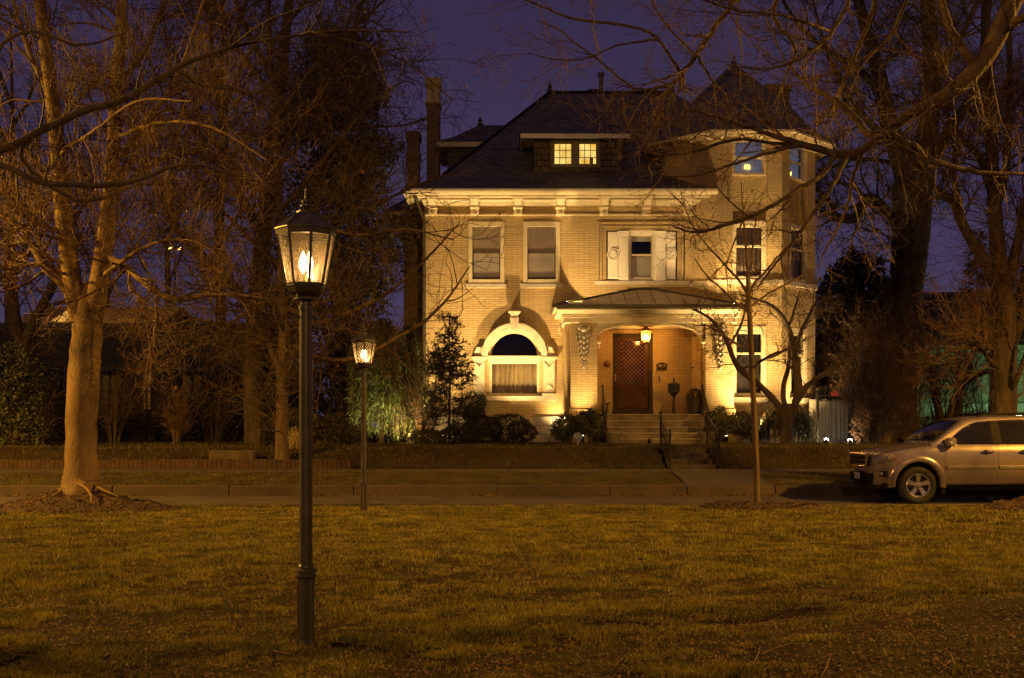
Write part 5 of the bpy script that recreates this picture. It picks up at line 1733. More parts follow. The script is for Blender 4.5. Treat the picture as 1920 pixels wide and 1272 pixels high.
for i, wn_ in enumerate(wins):
    q = MB(); q.xf = Matrix.Translation((0, NY, 0))
    casing(q, wn_[0]+0.003, wn_[1]-0.003, wn_[2]+0.003, wn_[3]-0.003, 0.06, 0.03, 0.15)
    q.box((wn_[0]+wn_[1])/2-0.02, (wn_[0]+wn_[1])/2+0.02, 0.05, 0.14, wn_[2]+0.06, wn_[3]-0.06)
    zz = (wn_[2]+wn_[3])/2
    q.box(wn_[0]+0.06, wn_[1]-0.06, 0.06, 0.13, zz-0.02, zz+0.02)
    wo = q.build('window', M['darkwood'], t)
    q = MB(); q.xf = Matrix.Translation((0, NY, 0))
    q.face([(wn_[0], 0.16, wn_[2]), (wn_[1], 0.16, wn_[2]), (wn_[1], 0.16, wn_[3]), (wn_[0], 0.16, wn_[3])])
    q.build('pane', M['dimwin'] if i == 1 else M['dimwin2'], wo, fix=False)
# house further back with lit gable
BY = 62.0
t = empty('tan_roof_house', (PX(170, BY), BY, 0.9), 'far house whose tan roof and lit gable show above the dark roof', 'house')
b = MB()
xa_, xb_ = PX(20, BY), PX(305, BY)
b.box(xa_+0.5, xb_-0.5, BY, BY+9, 0.8, PZ(606, BY))
b.build('wall', M['neighbour'], t)
b = MB()
b.face([(xa_, BY-0.5, PZ(612, BY)), (xb_, BY-0.5, PZ(612, BY)), (xb_, BY+4, PZ(576, BY+4)), (xa_, BY+4, PZ(576, BY+4))])
b.face([(xa_, BY+4, PZ(576, BY+4)), (xb_, BY+4, PZ(576, BY+4)), (xb_, BY+9, PZ(606, BY)), (xa_, BY+9, PZ(606, BY))])
b.build('roof', M['tanroof'], t, fix=False)
b = MB()
gx = PX(132, BY-1)
b.prism([(PX(94, BY-1), PZ(603, BY-1)), (PX(170, BY-1), PZ(603, BY-1)), (gx, PZ(578, BY-1))], BY-1, BY+2.5)
b.build('gable', M['trim'], t)
add_light('gable_floodlight', 'SPOT', (PX(112, BY-5), BY-5.5, 4.5), 1500, (1.0, 0.62, 0.16), 0.1, aim=(PX(116, BY), BY-1, 7.6), size=42, blend=0.4)
add_light('roof_street_light', 'POINT', (PX(200, BY-5), BY-5, 12.0), 1500, SODIUM, 0.2)
# ---- green house on the right
GY = 50.0
t = empty('green_building', (PX(1850, GY), GY, 0.9), 'pale green low building with a row of panes behind the thicket at right', 'building')
b = MB()
ga, gb = PX(1660, GY), PX(2120, GY)
b.xf = Matrix.Translation((0, GY, 0))
z0_, z1_ = PZ(774, GY), PZ(753, GY)
wins = [(PX(1733+i*28.5, GY), PX(1733+i*28.5+24, GY), z0_, z1_, 0.12) for i in range(12)]
zt_ = PZ(645, GY)
holed_wall(b, ga, gb, 0.8, zt_, wins)
b.xf = None
b.face([(ga, GY+12, 0.8), (ga, GY, 0.8), (ga, GY, zt_), (ga, GY+12, zt_)])
b.face([(ga, GY, zt_), (gb, GY, zt_), (gb, GY+12, zt_), (ga, GY+12, zt_)])
b.build('wall', M['greenpaint'], t, fix=False)
b = MB()
b.face([(ga-0.5, GY-0.7, zt_-0.1), (gb, GY-0.7, zt_-0.1), (gb, GY+5, PZ(548, GY+5)), (ga-0.5, GY+5, PZ(548, GY+5))])
b.face([(ga-0.5, GY+5, PZ(548, GY+5)), (gb, GY+5, PZ(548, GY+5)), (gb, GY+12, zt_), (ga-0.5, GY+12, zt_)])
b.face([(ga-0.5, GY-0.7, zt_-0.1), (ga-0.5, GY+5, PZ(548, GY+5)), (ga-0.5, GY+12, zt_)])
b.build('roof', M['neighroof'], t, fix=False)
M['paleblind'] = pmat('pale_green_blind', (0.30, 0.44, 0.33), 0.8, var=0.08, scale=1, stretch=(1, 1, 12))
for wn_ in wins:
    q = MB(); q.xf = Matrix.Translation((0, GY, 0))
    casing(q, wn_[0]+0.003, wn_[1]-0.003, wn_[2]+0.003, wn_[3]-0.003, 0.04, 0.02, 0.12)
    wo = q.build('window', M['greenpaint'], t)
    q = MB(); q.xf = Matrix.Translation((0, GY, 0))
    q.face([(wn_[0], 0.125, wn_[2]), (wn_[1], 0.125, wn_[2]), (wn_[1], 0.125, wn_[3]), (wn_[0], 0.125, wn_[3])])
    q.build('pane', M['paleblind'], wo, fix=False)
q = MB(); q.box(ga, gb, GY-0.05, GY-0.003, z0_-0.42, z0_-0.30); q.box(ga, gb, GY-0.04, GY-0.003, z1_+0.9, z1_+0.98); q.build('trim_board', M['greenpaint'], t)
add_light('yard_lamp_light', 'POINT', (PX(1905, GY-4), GY-4.5, 4.2), 520, (0.62, 1.0, 0.50), 0.15)

# ---- twin far street lights behind the trees at the left
x, y, z = PX(328, 75), 75.0, PZ(467, 75)
t = empty('far_street_light', (x, y, 0.9), 'far twin street light glowing between the bare trees at left', 'street light')
b = MB(); b.tube([(x, y, 0.8), (x, y, z+0.1)], 0.09, 8, 0.06); b.tube([(x-0.45, y, z+0.1), (x+0.45, y, z+0.1)], 0.05, 6)
b.build('pole', M['iron'], t)
for s_ in (-0.28, 0.28):
    b = MB(); b.lathe([(0.02, 0.10), (0.14, 0.08), (0.13, 0.0), (0.08, -0.06), (0.02, -0.08)], (x+s_, y, z), 10)
    M.setdefault('farlamp', emat('sodium_lamp_globe', (1.0, 0.50, 0.10), 14.0))
    b.build('lamp_globe', M['farlamp'], t, smooth=True)
# ================================================================== parked car
CX0, CYC, CZ = 7.247, 23.28, -0.068      # front bumper, centre line, road
M['paint'] = None
m, nt, bs = new_mat('silver_beige_car_paint')
bs.inputs['Base Color'].default_value = (0.35, 0.275, 0.245, 1); bs.inputs['Metallic'].default_value = 0.62
bs.inputs['Roughness'].default_value = 0.36; bs.inputs['Coat Weight'].default_value = 0.6; bs.inputs['Coat Roughness'].default_value = 0.05
nn = nt.nodes.new('ShaderNodeTexNoise'); nn.inputs['Scale'].default_value = 3.5; nn.inputs['Detail'].default_value = 8
rr_ = nt.nodes.new('ShaderNodeMapRange'); rr_.inputs['To Min'].default_value = 0.18; rr_.inputs['To Max'].default_value = 0.34
tcn = nt.nodes.new('ShaderNodeTexCoord'); nt.links.new(tcn.outputs['Object'], nn.inputs['Vector'])
nt.links.new(nn.outputs['Fac'], rr_.inputs['Value']); nt.links.new(rr_.outputs[0], bs.inputs['Roughness'])
M['paint'] = m
M['rubber'] = pmat('tyre_rubber', (0.022, 0.018, 0.014), 0.75, var=0.3, scale=12, bump=0.002)
M['plastic'] = pmat('black_trim_plastic', (0.022, 0.018, 0.015), 0.8, var=0.2, spec=0.1)
M['chrome'] = pmat('chrome', (0.75, 0.70, 0.62), 0.12, 1.0, var=0.03)
M['alloy'] = pmat('alloy_wheel', (0.62, 0.57, 0.50), 0.28, 0.85, var=0.05)
M['carglass'] = pmat('tinted_car_glass', (0.012, 0.011, 0.010), 0.04, var=0.1, spec=0.6)
M['lens'] = pmat('headlamp_lens', (0.30, 0.26, 0.20), 0.08, 0.3, var=0.3, scale=18, coat=0.8)
M['amber'] = pmat('amber_lens', (0.5, 0.18, 0.02), 0.15, var=0.1)
M['redlens'] = pmat('red_tail_lens', (0.35, 0.01, 0.01), 0.15, var=0.1)
M['plate'] = pmat('licence_plate', (0.6, 0.56, 0.5), 0.45, var=0.05)
car = empty('parked_car', (CX0+2.4, CYC, CZ), 'silver beige sport utility vehicle parked at the far kerb, facing left', 'car')
cxf = Matrix.Translation((CX0, CYC, CZ))
def lerp_tab(tab, x):
    for (a, va), (b_, vb) in zip(tab, tab[1:]):
        if x <= b_:
            k = (x-a)/(b_-a); k = max(0, min(1, k)); return va+(vb-va)*k
    return tab[-1][1]
HALF = [(0.0, 0.46), (0.03, 0.60), (0.09, 0.74), (0.2, 0.855), (0.4, 0.94), (0.8, 0.972), (1.4, 0.975), (3.6, 0.975), (4.4, 0.95), (4.7, 0.90), (4.82, 0.80), (4.86, 0.70)]
TOP = [(0.0, 0.72), (0.03, 0.90), (0.09, 0.965), (0.2, 1.01), (0.5, 1.075), (0.9, 1.135), (1.25, 1.185), (1.5, 1.20), (4.6, 1.21), (4.8, 1.18), (4.86, 1.0)]
BOT = [(0.0, 0.50), (0.06, 0.36), (0.3, 0.31), (0.55, 0.33), (1.3, 0.375), (3.3, 0.385), (4.2, 0.36), (4.6, 0.38), (4.86, 0.50)]
sts = [0.0, 0.015, 0.04, 0.08, 0.14, 0.2, 0.3, 0.4, 0.5, 0.65, 0.8, 0.95, 1.1, 1.25, 1.4, 1.6, 1.9, 2.2, 2.6, 3.0, 3.4, 3.7, 4.0, 4.3, 4.5, 4.65, 4.76, 4.82, 4.86]
def body_y(x, z):
    """half width of the lower body at height z"""
    w_ = lerp_tab(HALF, x); t = lerp_tab(TOP, x); bt = lerp_tab(BOT, x)
    sh = min(1.085, t-0.06)
    if z >= sh: 
        k = (z-sh)/max(0.02, t-sh); return w_-0.005-0.075*min(1, k)**1.4
    if z >= 0.74: return w_-0.005+0.010*math.sin(math.pi*(z-0.74)/max(0.05, sh-0.74))
    k = (0.74-z)/0.36
    return w_-0.005-0.055*min(1.2, k)**2
def section(x):
    t = lerp_tab(TOP, x); bt = lerp_tab(BOT, x); w_ = lerp_tab(HALF, x)
    sh = min(1.085, t-0.06)
    pts = []
    zs_ = [bt, bt+0.03]+[bt+0.05+(sh-bt-0.05)*k for k in (0.12, 0.28, 0.45, 0.62, 0.8, 1.0)]+[sh+(t-sh)*k for k in (0.4, 0.75, 0.95)]
    pts.append((0, bt-0.005)); pts.append((w_*0.6, bt-0.004))
    for z in zs_: pts.append((body_y(x, z)-(0.03 if z == bt else 0), z))
    e = body_y(x, t)
    pts += [(e*0.88, t+0.008), (e*0.6, t+0.022), (e*0.3, t+0.030), (0, t+0.033)]
    return pts
b = MB(); b.xf = cxf
rows = []
for x in sts:
    s_ = section(x)
    rows.append([(x, -p, z) for p, z in s_]+[(x, p, z) for p, z in s_[-2:0:-1]])
b.grid(rows, close=True)
b.face(rows[0]); b.face(rows[-1][::-1])
AX1, AX2 = 0.855, 3.63
body = b.build('body', M['paint'], car, smooth=35)
# wheel arches cut out of the body
def cutter(x, zc, r):
    c = MB(); c.xf = cxf @ Matrix.Translation((x, 0, zc)) @ Matrix.Rotation(R(90), 4, 'X')
    for s_ in (1, -1):
        lo_, hi_ = (0.66, 1.2) if s_ > 0 else (-1.2, -0.66)
        c.lathe([(r, lo_), (r, hi_)], (0, 0, 0), 40)
    return c.build('cut_tmp', M['plastic'], None, uv=False)
for ax in (AX1, AX2):
    cu = cutter(ax, 0.40, 0.445)
    md = body.modifiers.new('cut', 'BOOLEAN'); md.operation = 'DIFFERENCE'; md.solver = 'EXACT'; md.object = cu
    bpy.context.view_layer.update()
    me2 = bpy.data.meshes.new_from_object(body.evaluated_get(bpy.context.evaluated_depsgraph_get()))
    body.modifiers.clear(); body.data = me2
    bpy.data.objects.remove(cu)
body.data.materials.clear(); body.data.materials.append(M['paint']); body.data.materials.append(M['plastic'])
for p in body.data.polygons:
    p.material_index = 1 if (abs(abs(p.center.y+body.location.y-CYC)-0.66) < 0.03 and abs(p.normal.y) > 0.8 and p.center.z < 0.85+CZ+0.1) else 0
body.data.polygons.foreach_set('use_smooth', [True]*len(body.data.polygons))
try: body.data.set_sharp_from_angle(angle=R(32))
except Exception: pass
# flares round the arches
def flare(ax):
    for s_ in (-1, 1):
        f = MB(); f.xf = cxf
        rows = []
        for i in range(33):
            a = R(-8)+R(196)*i/32
            row = []
            for (r, o) in ((0.440, -0.03), (0.442, 0.022), (0.462, 0.036), (0.500, 0.034), (0.545, 0.020), (0.575, 0.002), (0.585, -0.02)):
                x, z = ax+r*math.cos(a), 0.40+r*math.sin(a)
                row.append((x, s_*(body_y(x, max(z, 0.36))+o), z))
            rows.append(row)
        f.grid(rows)
        f.build('wheel_arch', M['paint'], car, smooth=60)
flare(AX1); flare(AX2)
# greenhouse
RT = [(1.12, 1.185), (1.2, 1.24), (1.45, 1.43), (1.7, 1.60), (1.82, 1.665), (1.95, 1.705), (2.3, 1.745), (2.9, 1.765), (3.6, 1.755), (4.2, 1.72), (4.45, 1.69), (4.55, 1.63), (4.7, 1.4), (4.8, 1.2)]
def side_y(x, z):
    base = min(0.905, lerp_tab(HALF, x)-0.065)
    return base-0.19*((z-1.19)/0.52)**1.15 if z > 1.19 else base
g = MB(); g.xf = cxf
rows = []
gs = [1.12, 1.2, 1.32, 1.45, 1.58, 1.7, 1.82, 1.95, 2.1, 2.3, 2.6, 2.9, 3.3, 3.6, 3.9, 4.2, 4.45, 4.55, 4.62, 4.7, 4.8]
for x in gs:
    zt_ = lerp_tab(RT, x)
    ed = max(1.19, zt_-0.05)
    hlf = [(side_y(x, 1.17), 1.17)]+[(side_y(x, 1.19+(ed-1.19)*k), 1.19+(ed-1.19)*k) for k in (0.15, 0.5, 0.85, 1.0)]
    yt = side_y(x, ed)
    hlf += [(yt-0.025, ed+(zt_-ed)*0.55), (yt-0.09, ed+(zt_-ed)*0.92), (yt*0.5, zt_+0.012), (0, zt_+0.02)]
    rows.append([(x, -p, z) for p, z in hlf]+[(x, p, z) for p, z in hlf[-2::-1]])
g.grid(rows)
green = g.build('cabin', M['paint'], car, smooth=40)
def side_pane(pts, name, parent, s_=-1, off=0.010, mat='carglass'):
    q = MB(); q.xf = cxf
    q.face([(x, s_*(side_y(x, z)+off), z) for x, z in pts])
    return q.build(name, M[mat], parent, fix=False)
for s_ in (-1, 1):
    if True:
        q = MB(); q.xf = cxf
        out = [(1.40, 1.195), (1.50, 1.26), (1.66, 1.40), (1.80, 1.505), (1.95, 1.585), (2.10, 1.625), (2.35, 1.648), (2.9, 1.672), (3.5, 1.67), (4.1, 1.645), (4.38, 1.615), (4.50, 1.40), (4.55, 1.195)]
        rows_ = [[(x, s_*(side_y(x, z)+0.006), z) for x, z in out], [(x, s_*(side_y(x, z)+0.014), z) for x, z in out]]
        q.tube([(x, s_*(side_y(x, z)+0.014), z) for x, z in out[:-1]], 0.016, 5)
        q.build('window_trim', M['chrome'], car, smooth=True)
        q = MB(); q.xf = cxf
        q.face([(x, s_*(side_y(x, z)+0.016), z) for x, z in ((2.36, 1.195), (2.56, 1.195), (2.54, 1.655), (2.33, 1.643))])
        q.build('pillar_trim', M['plastic'], car, fix=False)
        q = MB(); q.xf = cxf
        q.face([(x, s_*(side_y(x, z)+0.016), z) for x, z in ((3.42, 1.195), (3.54, 1.195), (3.54, 1.665), (3.42, 1.667))])
        q.build('pillar_trim', M['plastic'], car, fix=False)
# doors: shallow raised panels with gaps between
def door_panel(x0, x1, name, label=None, s_=-1, winpts=None):
    d = MB(); d.xf = cxf
    nx, nz_ = 10, 9
    rows_ = []
    for i in range(nz_+1):
        z = 0.44+(1.185-0.44)*i/nz_
        row = []
        for j in range(nx+1):
            x = x0+(x1-x0)*j/nx
            # rear door follows the arch
            row.append((x, s_*(body_y(x, z)+0.006), z))
        rows_.append(row)
    d.grid(rows_)
    # rim
    rim = [(x0, z0_[2]) for z0_ in []]
    for (ra, rb) in ((rows_[0], -1), (rows_[-1], 1)):
        d.grid([[(p[0], p[1]-s_*0.014, p[2]) for p in ra], ra])
    for j in (0, -1):
        d.grid([[(r[j][0], r[j][1]-s_*0.014, r[j][2]) for r in rows_], [r[j] for r in rows_]])
    dr = d.build(name, M['paint'], car, smooth=40)
    h = MB(); h.xf = cxf
    hx_ = x1-0.20; hz_ = 1.035
    yy_ = s_*(body_y(hx_, hz_)+0.03)
    h.tube([(hx_-0.13, s_*(body_y(hx_, hz_)+0.008), hz_-0.006), (hx_-0.10, yy_, hz_), (hx_+0.09, yy_, hz_+0.006), (hx_+0.12, s_*(body_y(hx_, hz_)+0.008), hz_+0.006)], 0.016, 6)
    h.build('handle', M['chrome'], dr, smooth=True)
    h = MB(); h.xf = cxf
    h.xf = cxf @ Matrix.Translation((hx_-0.04, s_*(body_y(hx_, hz_)+0.008), hz_)) @ Matrix.Rotation(R(90), 4, 'X')
    h.lathe([(0.048, -0.002), (0.048, 0.002)], (0, 0, 0), 16)
    h.build('handle_recess', M['plastic'], dr)
    r = MB(); r.xf = cxf
    r.grid([[(x, s_*(body_y(x, z)+o), z) for x in [x0+0.03+(x1-x0-0.04)*k/8 for k in range(9)]] for z, o in ((0.70, 0.006), (0.705, 0.022), (0.755, 0.026), (0.768, 0.006))])
    r.build('rub_strip', M['alloy'], dr, smooth=30)
    if winpts:
        q = MB(); q.xf = cxf
        q.face([(x, s_*(side_y(x, z)+0.020), z) for x, z in winpts])
        q.build('pane', M['carglass'], dr, fix=False)
    return dr
for s_ in (-1, 1):
    door_panel(1.385, 2.425, 'front_door', s_=s_, winpts=[(1.47, 1.205), (2.37, 1.205), (2.35, 1.632), (2.10, 1.612), (1.97, 1.575), (1.82, 1.498), (1.68, 1.395), (1.54, 1.275)])
    door_panel(2.437, 3.17, 'rear_door', s_=s_, winpts=[(2.545, 1.205), (3.43, 1.205), (3.43, 1.655), (2.9, 1.657), (2.53, 1.642)])
    q = MB(); q.xf = cxf
    q.face([(x, s_*(side_y(x, z)+0.020), z) for x, z in [(3.55, 1.205), (4.5, 1.205), (4.44, 1.40), (4.33, 1.60), (4.1, 1.628), (3.55, 1.652)]])
    q.build('rear_quarter_pane', M['carglass'], car, fix=False)
# windscreen
q = MB(); q.xf = cxf
rows_ = []
for i in range(9):
    x = 1.215+(1.80-1.215)*i/8
    zt_ = lerp_tab(RT, x)
    yt = side_y(x, max(1.19, zt_-0.05))-0.10
    rows_.append([(x-0.012+0.0*abs(k), yt*k, zt_+0.022-0.014*k*k+0.006) for k in (-1, -0.75, -0.5, -0.25, 0, 0.25, 0.5, 0.75, 1)])
q.grid(rows_)
q.build('windscreen', M['carglass'], car, smooth=True, fix=False)
for pts in ([(1.17, -0.62, 1.225), (1.30, -0.55, 1.345), (1.52, -0.12, 1.515)], [(1.17, 0.05, 1.235), (1.30, 0.12, 1.35), (1.45, 0.5, 1.455)]):
    q = MB(); q.xf = cxf
    q.tube(pts, 0.010, 5)
    q.build('wiper', M['plastic'], car)
# hood shut line, front fascia
for s_ in (-1, 1):
    q = MB(); q.xf = cxf
    q.tube([(x, s_*(body_y(x, lerp_tab(TOP, x))*0.985), lerp_tab(TOP, x)+0.003) for x in (0.16, 0.3, 0.5, 0.75, 1.0, 1.2)], 0.006, 4)
    q.build('hood_gap', M['plastic'], car)
# grille
q = MB(); q.xf = cxf
gy = 0.50
q.prism_x([(-gy, 0.74), (gy, 0.74), (gy+0.06, 0.96), (gy, 0.985), (-gy, 0.985), (-gy-0.06, 0.96)], -0.045, 0.12)
gr = q.build('grille', M['plastic'], car, bevel=0.015)
q = MB(); q.xf = cxf
for z in (0.775, 0.86, 0.945):
    q.prism_x([(-gy-0.02, z-0.022), (gy+0.02, z-0.022), (gy+0.02, z+0.022), (-gy-0.02, z+0.022)], -0.068, -0.046)
q.tube([(-0.05, -gy, 0.745), (-0.055, -gy-0.055, 0.955), (-0.05, -gy, 0.985), (-0.05, gy, 0.985), (-0.055, gy+0.055, 0.955), (-0.05, gy, 0.745), (-0.05, -gy, 0.745)], 0.018, 6)
q.build('chrome_bar', M['chrome'], gr)
for s_ in (-1, 1):
    q = MB(); q.xf = cxf
    rows_ = []
    for i in range(9):
        x = 0.05+0.36*i/8
        zlo = 0.785+0.10*(i/8)**1.5; zhi = 0.965+0.045*(i/8) - (0.05 if i == 8 else 0.0)
        row = []
        for k in range(6):
            z = zlo+(zhi-zlo)*k/5
            bulge = 0.016*math.sin(math.pi*k/5)+0.004
            row.append((x-0.012, s_*(body_y(x, min(z, lerp_tab(TOP, x)))+bulge-0.003), z))
        rows_.append(row)
    q.grid(rows_)
    h = q.build('headlight', M['lens'], car, smooth=True, fix=False)
    q = MB(); q.xf = cxf
    for (x, z, r) in ((0.15, 0.885, 0.05), (0.27, 0.905, 0.045)):
        q.ball((x, s_*(body_y(x, z)-0.01), z), r, 12, 8)
    q.build('reflector', M['chrome'], h, smooth=True)
    q = MB(); q.xf = cxf
    q.ball((0.37, s_*(body_y(0.37, 0.94)-0.006), 0.945), 0.028, 8, 6)
    q.build('indicator', M['amber'], h, smooth=True)
    # fog lamp in a dark recess
    q = MB(); q.xf = cxf
    x0_, x1_ = 0.13, 0.27
    q.grid([[(x, s_*(body_y(x, z)+0.006), z) for x in (x0_, (x0_+x1_)/2, x1_)] for z in (0.535, 0.60, 0.655)])
    fo = q.build('fog_light', M['plastic'], car, fix=False)
    q = MB(); q.xf = cxf
    q.ball((0.17, s_*(body_y(0.17, 0.6)-0.018), 0.595), 0.045, 10, 8)
    q.build('fog_lens', M['lens'], fo, smooth=True)
# bumper lip, lower grille, plate
q = MB(); q.xf = cxf
q.prism_x([(-0.62, 0.42), (0.62, 0.42), (0.66, 0.60), (-0.66, 0.60)], -0.03, 0.06)
q.build('lower_grille', M['plastic'], car, bevel=0.01)
q = MB(); q.xf = cxf
rows_ = []
for s_ in [-1+2*i/24 for i in range(25)]:
    y_ = s_*0.84; x_ = 0.035+0.32*abs(s_)**2.8
    rows_.append([(x_-0.02, y_, 0.70), (x_-0.065, y_, 0.685), (x_-0.075, y_, 0.64), (x_-0.05, y_, 0.605), (x_+0.02, y_, 0.60)])
q.grid(rows_)
q.build('front_bumper', M['paint'], car, smooth=True)
q = MB(); q.xf = cxf
q.box(-0.085, -0.07, -0.155, 0.155, 0.47, 0.60)
q.build('licence_plate', M['plate'], car)
q = MB(); q.xf = cxf
q.grid([[(x, s__*(body_y(x, 0.36)+0.004), z) for x, s__, z in ((0.35, -1, 0.30), (0.15, -1, 0.29), (0.02, -1, 0.30), (0.02, 1, 0.30), (0.15, 1, 0.29), (0.35, 1, 0.30))],
        [(x, s__*(body_y(x, 0.40)+0.006), z) for x, s__, z in ((0.45, -1, 0.40), (0.2, -1, 0.41), (0.03, -1, 0.44), (0.03, 1, 0.44), (0.2, 1, 0.41), (0.45, 1, 0.40))]])
q.build('chin_spoiler', M['plastic'], car, fix=False)
# mirrors
for s_ in (-1, 1):
    q = MB(); q.xf = cxf
    y0_ = s_*0.98
    q.grid([[(1.42+dx, y0_+s_*0.0+s_*o*0.12, 1.245+dz) for dx, dz in ((-0.02, -0.09), (0.10, -0.095), (0.145, -0.06), (0.15, 0.05), (0.11, 0.085), (0.0, 0.07), (-0.04, 0.0))] for o in (-0.6, 0.0, 0.8)]+
           [[(1.45+dx*0.7, y0_+s_*0.13, 1.245+dz*0.75) for dx, dz in ((-0.02, -0.09), (0.10, -0.095), (0.145, -0.06), (0.15, 0.05), (0.11, 0.085), (0.0, 0.07), (-0.04, 0.0))]], close=True)
    q.face([(1.45+dx*0.7, y0_+s_*0.13, 1.245+dz*0.75) for dx, dz in ((-0.02, -0.09), (0.10, -0.095), (0.145, -0.06), (0.15, 0.05), (0.11, 0.085), (0.0, 0.07), (-0.04, 0.0))])
    mi = q.build('mirror', M['paint'], car, smooth=50)
    q = MB(); q.xf = cxf
    q.prism_z([(1.36, s_*0.88), (1.50, s_*0.88), (1.50, s_*0.955), (1.40, s_*0.955)][::s_], 1.16, 1.25)
    q.build('mirror_base', M['plastic'], mi)
# roof rails
for s_ in (-1, 1):
    q = MB(); q.xf = cxf
    q.tube([(2.15, s_*0.60, 1.735), (2.3, s_*0.60, 1.79), (2.9, s_*0.60, 1.815), (3.6, s_*0.60, 1.80), (4.1, s_*0.60, 1.765), (4.25, s_*0.6, 1.72)], 0.020, 6)
    q.build('roof_rail', M['plastic'], car, smooth=True)
# wheels
def wheel(x, s_):
    wxf = cxf @ Matrix.Translation((x, s_*0.845, 0.372)) @ Matrix.Rotation(R(90)*(1 if s_ < 0 else -1), 4, 'X')
    q = MB(); q.xf = wxf       # local +z points outwards
    q.lathe([(0.235, -0.11), (0.33, -0.118), (0.362, -0.10), (0.374, -0.06), (0.376, 0.0), (0.374, 0.06), (0.362, 0.10), (0.345, 0.116), (0.30, 0.124), (0.255, 0.118), (0.238, 0.105), (0.232, 0.09)], (0, 0, 0), 44, cap=False)
    ty = q.build('wheel', M['rubber'], car, smooth=40)
    q = MB(); q.xf = wxf
    q.lathe([(0.232, -0.10), (0.222, 0.03), (0.228, 0.10), (0.240, 0.112), (0.234, 0.118), (0.220, 0.108), (0.205, 0.07), (0.205, -0.08)], (0, 0, 0), 44, cap=False)
    for k in range(5):
        a = 2*math.pi*k/5+0.31
        ca, sa = math.cos(a), math.sin(a)
        def pt(r, t, z): return (r*ca-t*sa, r*sa+t*ca, z)
        for (r0, r1, w0, w1, z0_, z1_) in ((0.045, 0.225, 0.030, 0.050, 0.095, 0.108),):
            top = [pt(r0, -w0, z0_), pt(r0, w0, z0_), pt(r1, w1, z1_), pt(r1, -w1, z1_)]
            bot = [pt(r0, -w0-0.008, z0_-0.045), pt(r0, w0+0.008, z0_-0.045), pt(r1, w1+0.008, z1_-0.04), pt(r1, -w1-0.008, z1_-0.04)]
            q.face(top); 
            for i in range(4): q.face([top[i], bot[i], bot[(i+1) % 4], top[(i+1) % 4]])
    q.lathe([(0.075, 0.05), (0.072, 0.092), (0.045, 0.10), (0.040, 0.112), (0.001, 0.116)], (0, 0, 0), 24, cap=False)
    q.build('rim', M['alloy'], ty, smooth=30)
    q = MB(); q.xf = wxf
    q.lathe([(0.15, -0.02), (0.15, 0.0), (0.001, 0.001)], (0, 0, 0), 30, cap=False)
    q.lathe([(0.204, -0.085), (0.001, -0.084)], (0, 0, 0), 30, cap=False)
    for k in range(5):
        a = 2*math.pi*k/5+0.31+math.pi/5
        q.lathe([(0.012, 0.085), (0.012, 0.103), (0.001, 0.105)], (0.057*math.cos(a), 0.057*math.sin(a), 0), 8, cap=False)
    M.setdefault('disc', pmat('brake_disc', (0.10, 0.085, 0.07), 0.5, 0.6, var=0.2))
    q.build('brake_disc', M['disc'], ty)
for ax in (AX1, AX2):
    for s_ in (-1, 1): wheel(ax, s_)
# underside, tail lights
q = MB(); q.xf = cxf
q.box(0.5, 4.5, -0.62, 0.62, 0.24, 0.37); q.box(1.5, 3.1, -0.80, 0.80, 0.28, 0.37)
q.box(AX1-0.06, AX1+0.06, -0.72, 0.72, 0.30, 0.42); q.box(AX2-0.06, AX2+0.06, -0.72, 0.72, 0.30, 0.42)
q.build('chassis', M['plastic'], car)
for s_ in (-1, 1):
    q = MB(); q.xf = cxf
    q.grid([[(x, s_*(body_y(x, z)+0.006), z) for z in (0.42, 0.30, 0.21)] for x in (1.34, 1.40)])
    q.build('mud_flap', M['plastic'], car, fix=False)
for s_ in (-1, 1):
    q = MB(); q.xf = cxf
    q.grid([[(x, s_*(body_y(x, z)+0.008), z) for x in (4.55, 4.65, 4.75, 4.82)] for z in (0.9, 1.02, 1.15)])
    q.build('tail_light', M['redlens'], car, smooth=True, fix=False)
